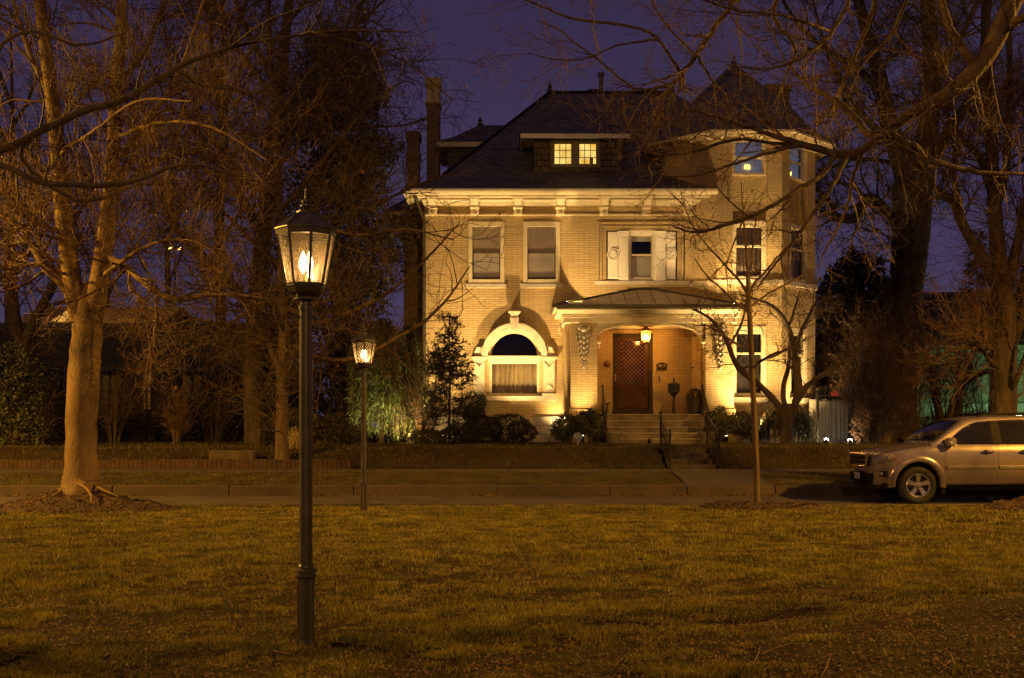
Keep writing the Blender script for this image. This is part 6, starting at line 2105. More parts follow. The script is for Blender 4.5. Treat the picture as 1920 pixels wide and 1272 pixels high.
# ================================================================== trees and plants
def resample(pts, K):
    """smooth (Catmull-Rom) resampling of rows (x,y,z,r)"""
    p = np.array(pts, float)
    n = len(p)
    if n == 2:
        t = np.linspace(0, 1, K)[:, None]; return p[0]*(1-t)+p[1]*t
    e = np.vstack([2*p[0]-p[1], p, 2*p[-1]-p[-2]])
    t = np.linspace(0, n-1-1e-6, K); i = t.astype(int); f = (t-i)[:, None]
    a, b_, c, d = e[i], e[i+1], e[i+2], e[i+3]
    q = 0.5*((2*b_)+(-a+c)*f+(2*a-5*b_+4*c-d)*f*f+(-a+3*b_-3*c+d)*f**3)
    q[:, 3] = np.maximum(q[:, 3], 0.002)
    return q
def tubes(PP, RR, S, lump=0.0, seed=0):
    N, K, _ = PP.shape
    T = np.gradient(PP, axis=1); T /= np.linalg.norm(T, axis=2, keepdims=True)+1e-9
    mean = T.mean(1); ax = np.abs(mean).argmin(1)
    ref = np.zeros((N, 3)); ref[np.arange(N), ax] = 1
    U = np.cross(T, ref[:, None, :]); U /= np.linalg.norm(U, axis=2, keepdims=True)+1e-9
    V = np.cross(T, U)
    a = 2*np.pi*np.arange(S)/S
    rad = RR[:, :, None]
    if lump > 0:
        r_ = np.random.default_rng(seed)
        ph = r_.random((N, 1, 3))*6.28
        s = np.linspace(0, 1, K)[None, :, None]
        rad = rad*(1+lump*(np.sin(2*a[None, None, :]+ph[:, :, 0:1]+5*s)+0.7*np.sin(3*a[None, None, :]+ph[:, :, 1:2]-9*s)+0.5*np.sin(5*a[None, None, :]+ph[:, :, 2:3]+17*s)))
    v = PP[:, :, None, :]+rad[..., None]*(np.cos(a)[None, None, :, None]*U[:, :, None, :]+np.sin(a)[None, None, :, None]*V[:, :, None, :])
    v = v.reshape(-1, 3)
    b = (np.arange(N)*K*S)[:, None, None]; i = (np.arange(K-1)*S)[None, :, None]; k = np.arange(S)[None, None, :]; k2 = (k+1) % S
    f = np.stack([b+i+k, b+i+k2, b+i+S+k2, b+i+S+k], -1).reshape(-1, 4)
    return v, f
def join(parts):
    vs, fs, o = [], [], 0
    for v, f in parts:
        vs.append(v); fs.append(f+o); o += len(v)
    return np.vstack(vs), np.vstack(fs)
def grow(PP, RR, n, lens, K, ang, wig, up, rr, tmin, rmax, rmin, r_, wt=None, pull=None, keep=None):
    N, K0, _ = PP.shape
    L = np.linalg.norm(np.diff(PP, axis=1), axis=2).sum(1)
    w = L if wt is None else wt
    idx = r_.choice(N, size=n, p=w/w.sum())
    t = tmin+(1-tmin)*r_.random(n)
    f = t*(K0-1)-1e-6; i = np.clip(f.astype(int), 0, K0-2); fr = (f-i)[:, None]
    p0 = PP[idx, i]*(1-fr)+PP[idx, i+1]*fr
    T = PP[idx, i+1]-PP[idx, i]; T /= np.linalg.norm(T, axis=1, keepdims=True)+1e-9
    r0 = np.minimum((RR[idx, i]*(1-fr[:, 0])+RR[idx, i+1]*fr[:, 0])*rr, rmax)
    nrm = r_.normal(size=(n, 3)); nrm -= (nrm*T).sum(1, keepdims=True)*T; nrm /= np.linalg.norm(nrm, axis=1, keepdims=True)+1e-9
    a = np.radians(ang[0]+(ang[1]-ang[0])*r_.random(n))[:, None]
    d = np.cos(a)*T+np.sin(a)*nrm
    ln = (lens[0]+(lens[1]-lens[0])*r_.random(n))*(1.15-0.6*t)
    step = (ln/(K-1))[:, None]
    out = np.zeros((n, K, 3)); out[:, 0] = p0
    curl = r_.normal(size=(n, 3))*wig
    for k in range(1, K):
        d = d+r_.normal(size=(n, 3))*wig+curl*0.35
        d[:, 2] += up
        if pull is not None: d = d+np.array(pull)
        d /= np.linalg.norm(d, axis=1, keepdims=True)
        out[:, k] = out[:, k-1]+d*step
    tp = np.linspace(1, 0.25, K)[None, :]
    R_ = np.maximum(r0[:, None]*tp, rmin)
    if keep is not None:
        m = keep(out); out, R_ = out[m], R_[m]
    return out, R_
def strokes_px(strokes, Y):
    res = []
    for s in strokes:
        dy = 0.0
        rows = []
        for q in s:
            px, py, r = q[0], q[1], q[2]
            YY = Y+(q[3] if len(q) > 3 else 0.0)
            p = P(px, py, YY); rows.append((p.x, p.y, p.z, r*YY/F))
        res.append(rows)
    return res
def tree(name, label, group, Y, strokes, levels, mat, tmat, seed, base_z=None, K=22, S=14, cat='tree', leaves=None, keep=None, crown_name='crown', lump=0.035, world=False, bare_trunk=False):
    r_ = np.random.default_rng(seed)
    sk = strokes if world else strokes_px(strokes, Y)
    A = np.stack([resample(s, K) for s in sk])
    # natural kinks of the limbs (radius-scaled, and none at the ends)
    PP, RR = A[:, :, :3].copy(), A[:, :, 3]
    kink = r_.normal(size=PP.shape)*(RR*np.where(RR > 0.045, 0.02, 0.22))[..., None]
    kink[:, 0] = 0; PP = PP+kink
    # limbs wander in depth as well
    b0 = PP[0, 0]
    root = empty(name, tuple(b0), label, cat, group)
    v, f = tubes(PP, RR, S, lump, seed)
    np_mesh('trunk', v, f, 4, mat, root, smooth=True)
    parts = []
    cur = [(PP, RR)]
    allp, allr = [PP], [RR]
    src = (PP, RR)
    for li, lv in enumerate(levels):
        p_, q_ = grow(src[0], src[1], lv['n'], lv['len'], lv.get('K', 7), lv.get('ang', (30, 70)), lv.get('wig', 0.16), lv.get('up', 0.05), lv.get('rr', 0.6),
                      lv.get('tmin', 0.2), lv.get('rmax', 9), lv.get('rmin', 0.004), r_, pull=lv.get('pull'), keep=keep,
                      wt=(np.linalg.norm(np.diff(src[0], axis=1), axis=2).sum(1)*(np.arange(len(src[0])) > 0) if (bare_trunk and li == 0) else None))
        parts.append(tubes(p_, q_, lv.get('S', 3)))
        if lv.get('from_all'):
            src = (p_, q_)
        else: src = (p_, q_)
    if parts:
        v, f = join(parts)
        np_mesh(crown_name, v, f, 4, tmat, root, smooth=True)
    if leaves:
        n, size = leaves
        tips = src[0][r_.choice(len(src[0]), n)][:, -1]
        leaf_cloud('dry_leaves', tips, size, M['deadleaf'], root, aspect=0.7, droop=1.2, seed=seed)
    return root
TG = 'bare winter trees'
# ---- big smooth-barked tree at left
tree('bare_tree', 'big smooth barked tree with forked trunk, bare, on a mulch mound at the lawn edge', TG, 20.0, [
    [(151, 925, 42), (151, 908, 34), (152, 885, 29.5), (153, 800, 28), (157, 700, 28.5), (162, 640, 27.5), (163, 605, 27), (162, 575, 22), (161, 550, 12), (160, 530, 5)],
    [(152, 600, 20), (138, 540, 18), (124, 440, 16.5), (112, 320, 14.5), (100, 200, 13), (84, 80, 11.5), (70, -40, 10), (50, -200, 7), (40, -420, 3)],
    [(172, 600, 20), (186, 530, 18), (200, 430, 15), (210, 320, 13), (217, 200, 12), (226, 80, 11), (232, -40, 9), (260, -220, 6), (300, -420, 3)],
    [(135, 555, 11), (112, 525, 10), (84, 500, 8.5), (66, 470, 7), (40, 430, 5, .3), (0, 400, 4, .6), (-60, 330, 2.5, 1)],
    [(216, 300, 7), (245, 270, 6.5), (285, 215, 6), (325, 160, 5, -.3), (350, 100, 4, -.6), (380, 10, 3, -1), (420, -80, 1.5, -1.5)],
    [(200, 480, 7), (235, 500, 6, -.4), (285, 542, 6, -.8), (330, 562, 6, -1), (390, 553, 5, -1.2), (440, 553, 4.5, -1.4), (520, 566, 3, -1.6), (580, 600, 1.5, -1.8)],
    [(118, 380, 6), (85, 330, 5), (50, 280, 4, -.4), (10, 250, 3, -.8), (-60, 180, 2, -1)],
    [(205, 380, 5), (240, 340, 5, .5), (300, 300, 4, 1), (370, 280, 3, 1.4), (440, 300, 2, 1.8)],
    [(98, 190, 6), (60, 110, 5), (40, 50, 4), (10, -40, 3), (-40, -160, 2)],
    [(222, 160, 5), (270, 100, 4.5, 1), (300, 30, 4, 1.4), (340, -60, 3, 2), (380, -160, 1.5, 2)],
    [(124, 440, 5), (60, 420, 4, -1), (10, 440, 3, -1.6), (-60, 420, 2, -2)],
    [(190, 520, 5), (260, 470, 4, -1), (330, 450, 3, -1.6), (420, 470, 2, -2)],
    [(212, 260, 4), (300, 230, 3.5, -1), (400, 240, 2.5, -1.8), (500, 300, 1.5, -2.2)],
    [(108, 290, 4), (170, 250, 3, -1), (260, 190, 2.5, -2), (360, 190, 1.5, -2.5)],
  ], [dict(n=210, len=(0.9, 2.6), K=9, ang=(30, 75), wig=0.17, up=0.03, rmax=0.030, rr=0.55, S=5, tmin=0.12),
      dict(n=3000, len=(0.4, 1.3), K=7, wig=0.19, up=0.05, rmax=0.012, rr=0.6, S=3, rmin=0.0048),
      dict(n=9000, len=(0.15, 0.55), K=5, wig=0.16, up=0.10, rmax=0.007, rr=0.7, S=3, rmin=0.0042)],
  M['bark_smooth'], M['twig'], 101, S=20, K=30, lump=0.018, bare_trunk=True, leaves=(120, 0.06))
# roots over the mulch
b = MB()
rt = bpy.data.objects['bare_tree']
for pts in ([(150, 906, -.28), (163, 913, -.42), (171, 924, -.6), (172, 938, -.85)], [(172, 906, -.1), (196, 917, -.3), (222, 927, -.45)], [(132, 908, -.1), (112, 919, -.35), (92, 929, -.5)]):
    w_ = [P(px, py, 20.0+dy) for px, py, dy in pts]
    b.tube([(p.x, p.y, p.z-0.02-0.012*k_) for k_, p in enumerate(w_)], 0.034, 8, 0.012)
b.build('root', M['bark_smooth'], rt, smooth=True)
# ---- slender street tree before the dark evergreen
tree('bare_tree', 'slim bare tree with a knotty trunk rising just left of the nearest lamp post', TG, 29.6, [
    [(531, 868, 15), (529, 850, 13), (528, 760, 12), (531, 700, 12.5), (533, 640, 12), (530, 560, 9.5), (527, 450, 8.5), (520, 300, 7.5), (508, 130, 6), (500, -60, 4), (490, -260, 2)],
    [(527, 695, 6), (514, 668, 6), (500, 640, 5.5), (480, 600, 5, -.4), (462, 560, 4, -.6), (430, 520, 3, -1), (390, 500, 2, -1.2)],
    [(533, 650, 5), (560, 652, 5), (600, 672, 4.8, -.5), (650, 675, 4.4, -.9), (700, 660, 4, -1.2), (740, 636, 3.5, -1.4), (800, 600, 3, -1.6), (850, 545, 2, -1.8), (880, 500, 1.2, -2)],
    [(533, 610, 6), (600, 604, 5, -.4), (640, 593, 4.5, -.6), (690, 570, 4, -.8), (740, 540, 3, -1), (800, 485, 2.2, -1.2), (860, 420, 1.2, -1.4)],
    [(529, 520, 5), (580, 470, 5, .3), (640, 420, 4, .5), (700, 385, 3, .8), (800, 340, 2, 1), (870, 320, 1, 1.2)],
    [(528, 500, 5), (470, 450, 4, -.5), (420, 400, 3.5, -1), (360, 380, 2.5, -1.4), (300, 400, 1.5, -1.8)],
    [(524, 400, 5), (580, 330, 4, -.8), (640, 260, 3.5, -1.3), (700, 190, 2.5, -1.6), (760, 150, 1.5, -2)],
    [(522, 350, 5), (470, 290, 4, .6), (420, 220, 3, 1), (370, 170, 2.5, 1.3), (320, 150, 1.5, 1.6)],
    [(515, 230, 4.5), (570, 150, 4), (620, 90, 3), (690, 30, 2.5), (760, -40, 1.5)],
    [(512, 180, 4.5), (460, 110, 4), (420, 40, 3), (380, -60, 2)],
    [(505, 90, 4), (560, 20, 3, -.6), (620, -60, 2, -1), (700, -100, 1.5, -1.4)],
    [(531, 590, 4), (470, 585, 4, -1.5), (420, 610, 3, -2.2), (360, 600, 2, -2.8), (300, 620, 1.3, -3)],
    [(526, 460, 4), (600, 430, 3.5, -1.8), (680, 440, 3, -2.4), (760, 430, 2, -3), (850, 450, 1.2, -3.2)],
    [(527, 430, 4), (480, 400, 3.5, -1.5), (400, 330, 2.5, -2), (340, 300, 1.5, -2.4)],
    [(520, 310, 4), (600, 250, 3.5, 1), (690, 240, 2.5, 1.5), (780, 230, 1.5, 1.8), (840, 190, 1, 2)],
    [(518, 280, 4), (590, 190, 3, -2), (660, 110, 2.5, -2.6), (760, 90, 1.5, -3)],
  ], [dict(n=330, len=(1.1, 3.2), K=9, ang=(30, 75), wig=0.16, up=0.01, rmax=0.024, rr=0.6, S=4, tmin=0.15, rmin=0.006),
      dict(n=4200, len=(0.5, 1.7), K=7, wig=0.18, up=0.02, rmax=0.013, rr=0.6, S=3, rmin=0.0065),
      dict(n=6500, len=(0.25, 0.85), K=5, wig=0.19, up=0.05, rmax=0.008, rr=0.7, S=3, rmin=0.0055)],
  M['bark_mid'], M['twig_dark'], 103, S=14, K=28, leaves=(160, 0.10), keep=lambda o: (960+o[:, -1, 0]/o[:, -1, 1]*F < 790+50*np.sin(o[:, 0, 2]*9)) | (np.sin(o[:, 0, 0]*517.3+o[:, 0, 2]*331.7) > 0.55))
# ---- big furrowed trunk behind it
tree('bare_tree', 'thick dark furrowed trunk standing behind and left of the slim street tree', TG, 34.0, [
    [(482, 836, 26), (478, 815, 21), (474, 720, 18.5), (476, 640, 18), (486, 520, 16), (502, 380, 14), (520, 200, 12), (540, 20, 9), (560, -180, 5)],
    [(480, 590, 8), (440, 540, 7), (390, 500, 6, -1), (340, 440, 5, -1.5), (300, 360, 3, -2)],
    [(495, 450, 8), (450, 360, 7), (420, 260, 5, 1), (400, 120, 4, 1), (390, -50, 2, 1)],
    [(512, 290, 7), (580, 200, 6, 1), (640, 120, 4, 1.5), (680, 0, 2.5, 2)],
    [(505, 360, 6), (440, 330, 5, -1), (370, 250, 4, -2), (320, 120, 2.5, -2), (300, -40, 1.5, -2)],
    [(525, 160, 6), (470, 70, 5), (430, -40, 3), (420, -160, 2)],
  ], [dict(n=130, len=(1.3, 3.6), K=8, ang=(30, 70), wig=0.18, up=0.03, rmax=0.035, rr=0.5, S=4, rmin=0.007),
      dict(n=1200, len=(0.6, 1.9), K=6, wig=0.18, up=0.05, rmax=0.014, rr=0.6, S=3, rmin=0.005),
      dict(n=2200, len=(0.25, 0.9), K=5, wig=0.16, up=0.06, rmax=0.008, rr=0.7, S=3, rmin=0.006)],
  M['bark_dark'], M['twig_dark'], 105, S=18, K=24, lump=0.03)
# ---- forked tree far left
tree('bare_tree', 'dark forked bare tree at the far left behind the leafy bush', TG, 33.5, [
    [(42, 840, 17), (40, 760, 15), (40, 680, 13.5), (42, 640, 13)],
    [(40, 645, 10), (30, 600, 9), (24, 540, 8.5), (22, 460, 8), (14, 380, 6), (0, 280, 5), (-20, 120, 3)],
    [(44, 645, 10), (58, 615, 9), (75, 580, 8.5), (95, 545, 8), (118, 490, 6, .5), (140, 400, 4, 1), (150, 290, 2.5, 1.4)],
    [(24, 520, 5), (50, 450, 4), (60, 350, 3), (80, 220, 2)],
    [(76, 578, 4), (130, 560, 3, -1), (180, 520, 2, -1.5), (230, 500, 1.3, -2)],
  ], [dict(n=60, len=(1.0, 3.0), K=8, ang=(30, 70), wig=0.18, up=0.03, rmax=0.03, rr=0.5, S=4, rmin=0.006),
      dict(n=620, len=(0.5, 1.6), K=6, wig=0.18, up=0.05, rmax=0.012, rr=0.6, S=3, rmin=0.005),
      dict(n=2200, len=(0.2, 0.8), K=5, wig=0.16, up=0.06, rmax=0.008, rr=0.7, S=3, rmin=0.0045)],
  M['bark_dark'], M['twig_dark'], 107, S=12, K=18)
# ---- trees farther back, left
def back_tree(px, Y, top, w, label, seed, mat='bark_rough', tm='twig_dark', n=900):
    r_ = random.Random(seed)
    k = Y/30.0
    yb = 798-(0.92-1.5)/Y*F
    def R_(m): return m*F/Y
    st_ = [[(px, yb+4, R_(0.30)), (px+3, yb-40, R_(0.25)), (px-4, (yb+top)/2+60, R_(0.2)), (px+6, (yb+top)/2-40, R_(0.15)), (px, top, R_(0.03))]]
    for i in range(9):
        h = yb+(top-yb)*(0.32+0.06*i); s_ = 1 if i % 2 else -1
        l = w*(0.6+0.5*r_.random())*(1-0.03*i)
        st_.append([(px, h, R_(0.10)), (px+s_*l*0.35, h-55-30*r_.random(), R_(0.07), r_.uniform(-.6, .6)), (px+s_*l*0.7, h-120-60*r_.random(), R_(0.045), r_.uniform(-1, 1)), (px+s_*l, h-200-90*r_.random(), R_(0.015), r_.uniform(-1.6, 1.6))])
    return tree('bare_tree', label, TG, Y, st_, [dict(n=90, len=(1.2, 3.6), K=7, ang=(25, 65), wig=0.17, up=0.05, rmax=0.04, rr=0.5, S=4, rmin=0.008),
      dict(n=n, len=(0.7, 2.2), K=6, wig=0.18, up=0.05, rmax=0.018, rr=0.6, S=3, rmin=0.007),
      dict(n=n*3, len=(0.3, 1.0), K=4, wig=0.16, up=0.06, rmax=0.010, rr=0.7, S=3, rmin=0.0055)], M[mat], M[tm], seed, S=10, K=16)
back_tree(318, 78, 60, 120, 'bare tree behind the dark low house, near the far twin street light', 111)
back_tree(20, 50, 40, 130, 'bare tree behind the dark low house at the far left edge', 113)
back_tree(415, 46, -150, 150, 'bare tree farther back between the far twin street light and the furrowed trunk', 115)
back_tree(205, 80, 120, 110, 'bare tree behind the dark low house, seen past the fork of the smooth tree', 117)
# ---- limbs that hang in from trees standing outside the frame
def world_px(px, py, Y): return P(px, py, Y)
tree('overhanging_tree', 'dark bare tree whose long limbs cross the upper left corner in front of all others', TG, 9.5, [
    [(-560, 1160, 45), (-550, 900, 40), (-545, 600, 36), (-530, 340, 33), (-560, 0, 26), (-600, -500, 14)],
    [(-535, 430, 13), (-300, 350, 12), (-100, 305, 9), (0, 280, 7.8), (70, 250, 7.2), (140, 216, 6.8), (210, 195, 6.4), (270, 165, 5.6), (330, 128, 4.8), (420, 92, 3.8), (520, 72, 3), (640, 58, 2.6), (760, 60, 1.4)],
    [(-540, 500, 9), (-200, 290, 8), (-60, 296, 7), (20, 318, 6), (70, 340, 5.6), (130, 346, 5.2), (220, 346, 5), (270, 333, 4.2), (320, 314, 3), (380, 312, 2), (450, 330, 1.2)],
    [(60, 255, 4), (40, 285, 4, .2), (60, 320, 4, .3), (100, 350, 4, .4), (150, 376, 4, .5), (210, 365, 3.2, .6), (260, 345, 2, .7)],
    [(330, 128, 4), (380, 160, 3.2, .3), (450, 170, 2.5, .5), (520, 210, 1.5, .7)],
    [(-200, 300, 5), (-60, 200, 4), (0, 90, 3.5), (60, 60, 3), (150, 85, 2.4), (240, 60, 1.5)],
    [(430, 90, 2.6), (500, 40, 2, -.3), (580, 10, 1.6, -.5), (660, -30, 1.2, -.6)],
    [(600, 64, 2.2), (700, 90, 2, .2), (780, 130, 1.6, .3), (850, 190, 1.2, .4)],
  ], [dict(n=46, len=(0.4, 1.2), K=9, ang=(25, 65), wig=0.14, up=0.02, rmax=0.010, rr=0.55, S=4, tmin=0.3, rmin=0.003),
      dict(n=260, len=(0.15, 0.6), K=7, wig=0.17, up=0.05, rmax=0.0045, rr=0.6, S=3, rmin=0.002),
      dict(n=700, len=(0.06, 0.25), K=5, wig=0.15, up=0.08, rmax=0.003, rr=0.7, S=3, rmin=0.0016)],
  M['bark_mid'], M['twig_dark'], 121, S=14, K=34, leaves=(40, 0.04))
tree('overhanging_tree', 'bare tree whose thick curved limb sweeps in from the upper right corner before the turret', TG, 10.5, [
    [(2300, 1110, 60), (2290, 800, 52), (2280, 400, 46), (2260, 100, 42), (2240, -200, 36), (2230, -600, 24)],
    [(2250, 0, 34), (2100, -130, 28), (1990, -100, 25), (1920, -40, 22), (1890, 20, 18), (1868, 75, 17), (1840, 120, 15.8), (1800, 160, 15), (1756, 190, 13.6), (1708, 214, 11.2), (1664, 246, 9.8), (1612, 282, 8), (1566, 289, 7.5), (1515, 276, 6.5), (1460, 256, 5), (1400, 238, 3.5), (1330, 215, 2), (1280, 205, 1.2)],
    [(1690, 230, 8), (1640, 255, 7.5), (1605, 225, 6.5, .2), (1570, 190, 5.5, .3), (1535, 172, 4.5, .4), (1510, 155, 3, .5), (1470, 110, 2, .6), (1440, 40, 1.4, .7)],
    [(1672, 248, 8), (1690, 268, 7.5), (1715, 276, 7), (1732, 296, 6.6), (1758, 305, 6), (1800, 316, 5, .2), (1860, 326, 4, .3), (1930, 326, 3, .5), (2000, 340, 1.5, .6)],
    [(1832, 128, 9), (1806, 92, 7.5), (1788, 66, 6.5), (1775, 30, 6), (1766, -10, 5), (1745, -90, 3.5), (1720, -180, 2)],
    [(1872, 62, 9), (1905, 42, 8, -.2), (1960, 10, 7, -.4), (2020, -60, 5, -.6)],
    # long drooping boughs across the turret
    [(1566, 289, 5), (1540, 330, 4.6, -.1), (1500, 352, 4.2, -.2), (1452, 384, 3.8, -.3), (1400, 410, 3.4, -.3), (1350, 425, 3, -.4), (1305, 436, 2.4, -.4), (1262, 425, 1.6, -.5)],
    [(1590, 287, 4.5), (1560, 350, 4, -.2), (1525, 400, 3.6, -.3), (1490, 450, 3.2, -.4), (1450, 500, 2.4, -.5), (1420, 540, 1.5, -.5)],
    [(1515, 276, 4), (1450, 268, 3.4, .2), (1380, 262, 3, .3), (1300, 285, 2.6, .4), (1240, 290, 2, .5), (1180, 275, 1.2, .6)],
    [(1500, 272, 3.4), (1430, 290, 3, -.2), (1370, 310, 2.6, -.3), (1300, 330, 2, -.4), (1240, 330, 1.2, -.5)],
    [(1620, 278, 4), (1600, 330, 3.5, .3), (1590, 380, 3, .4), (1570, 430, 2.4, .5), (1540, 480, 1.5, .6)],
    # upper bough against the sky
    [(2240, -200, 14), (2000, -330, 12), (1750, -330, 10), (1560, -210, 8), (1450, -90, 6.5), (1392, -20, 5.6), (1368, 15, 5.2), (1342, 50, 4.8), (1320, 85, 4.6), (1300, 112, 4.3), (1277, 140, 4), (1254, 160, 3.3), (1225, 166, 2.8), (1193, 171, 2.4), (1140, 180, 1.5)],
    [(1277, 141, 3.4), (1258, 108, 3.2), (1235, 74, 3), (1205, 56, 2.8), (1160, 46, 2.6), (1080, 36, 2.4), (1030, 18, 2), (985, 0, 1.8), (930, -30, 1.4)],
    [(1193, 171, 2.2), (1168, 152, 2.2), (1142, 130, 2.1), (1110, 104, 2), (1080, 82, 1.8), (1045, 55, 1.5), (1010, 40, 1.1)],
    [(1277, 141, 2.4), (1274, 168, 2.2), (1262, 190, 2), (1245, 210, 1.6), (1222, 228, 1.1)],
    [(1308, 104, 2.8), (1325, 135, 2.5), (1345, 162, 2.3), (1362, 182, 2.1), (1365, 222, 1.6), (1360, 260, 1)],
    [(1304, 106, 2.6), (1280, 80, 2.4), (1255, 55, 2.1), (1235, 25, 1.9), (1218, -5, 1.6), (1190, -50, 1)],
    [(1232, 74, 2.2), (1200, 78, 2), (1150, 88, 1.7), (1100, 110, 1.4), (1040, 112, 1.2), (990, 100, .9)],
    [(1560, -210, 6), (1500, -60, 5, .4), (1450, 20, 4, .6), (1490, 90, 3.2, .7), (1478, 130, 2.4, .8), (1450, 200, 1.4, .9)],
    [(1750, -330, 7), (1650, -160, 6, -.5), (1600, -20, 5, -.7), (1560, 60, 4, -.8), (1500, 110, 3, -1), (1430, 130, 2, -1), (1360, 120, 1.2, -1)],
    [(1560, 60, 3), (1470, 30, 2.6, -.9), (1380, 20, 2.2, -1), (1300, -5, 1.6, -1.1), (1230, -10, 1.2, -1.2)],
    [(1650, -160, 5), (1640, 0, 4, .5), (1600, 110, 3.4, .8), (1560, 200, 2.6, 1), (1520, 250, 1.6, 1.1)],
    [(1745, -90, 4), (1700, 0, 3.6, .6), (1660, 80, 3, .9), (1580, 130, 2.2, 1.1), (1500, 150, 1.4, 1.2)],
  ], [dict(n=190, len=(0.35, 1.15), K=9, ang=(25, 65), wig=0.13, up=0.015, rmax=0.010, rr=0.55, S=4, tmin=0.3, rmin=0.003),
      dict(n=2300, len=(0.12, 0.55), K=7, wig=0.16, up=0.04, rmax=0.0042, rr=0.6, S=3, rmin=0.0019),
      dict(n=6500, len=(0.05, 0.2), K=5, wig=0.14, up=0.09, rmax=0.0028, rr=0.7, S=3, rmin=0.0015)],
  M['bark_mid'], M['twig'], 123, S=16, K=40, leaves=(90, 0.032))
# ---- right: huge trunk behind the gate
tree('bare_tree', 'huge old tree with thick leaning trunk behind the thicket right of the house', TG, 42.0, [
    [(1688, 826, 33), (1690, 760, 29), (1691, 650, 28), (1697, 560, 30), (1705, 470, 33), (1711, 400, 35), (1713, 350, 35), (1716, 310, 31)],
    [(1700, 340, 20), (1682, 280, 18), (1664, 220, 16), (1648, 140, 13.5), (1625, 60, 11), (1600, -40, 9), (1570, -200, 5)],
    [(1722, 330, 24), (1738, 250, 20), (1748, 170, 17), (1744, 80, 15), (1738, -30, 12), (1745, -200, 8), (1750, -380, 4)],
    [(1730, 330, 15), (1765, 270, 12), (1800, 215, 10, 1), (1835, 150, 8, 1.6), (1850, 40, 6, 2), (1870, -100, 3, 2)],
    [(1692, 440, 8), (1676, 418, 9), (1662, 398, 9), (1646, 378, 9), (1626, 371, 9), (1614, 392, 8.5), (1600, 412, 7.5), (1572, 409, 5.5), (1556, 385, 4.5), (1540, 362, 3), (1520, 350, 2)],
    [(1655, 180, 8), (1610, 130, 7, 1), (1560, 100, 5, 1.6), (1500, 50, 4, 2), (1450, -30, 2.5, 2)],
    [(1676, 260, 7), (1630, 230, 6, -1), (1580, 160, 4.5, -1.5), (1545, 80, 3, -2), (1520, -20, 2, -2)],
    [(1748, 150, 7), (1790, 90, 6, -1), (1830, 10, 4.5, -1.6), (1870, -90, 3, -2)],
    [(1622, 371, 4.5), (1600, 350, 4), (1580, 345, 3), (1560, 330, 2)],
    [(1690, 310, 5), (1640, 300, 4, 1), (1590, 300, 3, 2), (1550, 320, 2, 2)],
  ], [dict(n=190, len=(1.4, 4.0), K=9, ang=(30, 75), wig=0.20, up=0.02, rmax=0.05, rr=0.5, S=4, rmin=0.010),
      dict(n=2400, len=(0.6, 2.2), K=6, wig=0.2, up=0.03, rmax=0.02, rr=0.6, S=3, rmin=0.008),
      dict(n=9000, len=(0.25, 1.0), K=5, wig=0.18, up=0.04, rmax=0.011, rr=0.7, S=3, rmin=0.006)],
  M['bark_dark'], M['twig_dark'], 131, S=24, K=28, lump=0.025)
# ---- right tree behind the car
tree('bare_tree', 'tall bare tree with several upright stems rising behind the parked car at right', TG, 30.0, [
    [(1884, 836, 30), (1882, 800, 25), (1880, 700, 23), (1882, 620, 24), (1880, 560, 22), (1876, 520, 19)],
    [(1876, 530, 16), (1868, 430, 13.5), (1863, 350, 13), (1858, 260, 11), (1850, 150, 8.5), (1846, 40, 6.5), (1850, -120, 4)],
    [(1872, 540, 14), (1852, 500, 12), (1824, 455, 10), (1800, 410, 9), (1788, 378, 8), (1765, 362, 7), (1742, 345, 6.5, .4), (1712, 300, 5, .7), (1690, 250, 3, 1)],
    [(1884, 540, 14), (1900, 490, 10.5), (1912, 440, 9), (1924, 380, 8), (1945, 280, 6), (1960, 120, 4)],
    [(1890, 650, 15), (1908, 600, 15), (1922, 540, 14), (1940, 480, 12), (1975, 400, 9), (2010, 250, 5)],
    [(1864, 370, 9), (1850, 330, 8), (1836, 295, 7), (1815, 270, 5, -.6), (1780, 230, 3, -1), (1760, 170, 2, -1.4)],
    [(1866, 400, 7), (1884, 330, 7.5, .5), (1890, 230, 7, .8), (1893, 120, 5.5, 1), (1890, 0, 4, 1.2)],
    [(1800, 410, 5), (1790, 340, 4.5, -.5), (1788, 260, 3.5, -.8), (1770, 180, 2.5, -1)],
    [(1880, 690, 6), (1860, 680, 5, -.6), (1846, 660, 4.5, -.9), (1820, 640, 3, -1.3), (1790, 625, 2, -1.6)],
    [(1885, 740, 6), (1905, 715, 5, -.5), (1925, 660, 4, -.8), (1950, 600, 3, -1)],
  ], [dict(n=170, len=(1.0, 3.2), K=9, ang=(25, 70), wig=0.16, up=0.03, rmax=0.03, rr=0.55, S=4, rmin=0.006, tmin=0.25),
      dict(n=2200, len=(0.4, 1.5), K=6, wig=0.18, up=0.05, rmax=0.013, rr=0.6, S=3, rmin=0.005),
      dict(n=8000, len=(0.2, 0.7), K=5, wig=0.16, up=0.06, rmax=0.008, rr=0.7, S=3, rmin=0.0045)],
  M['bark_dark'], M['twig'], 133, S=18, K=24, lump=0.03)
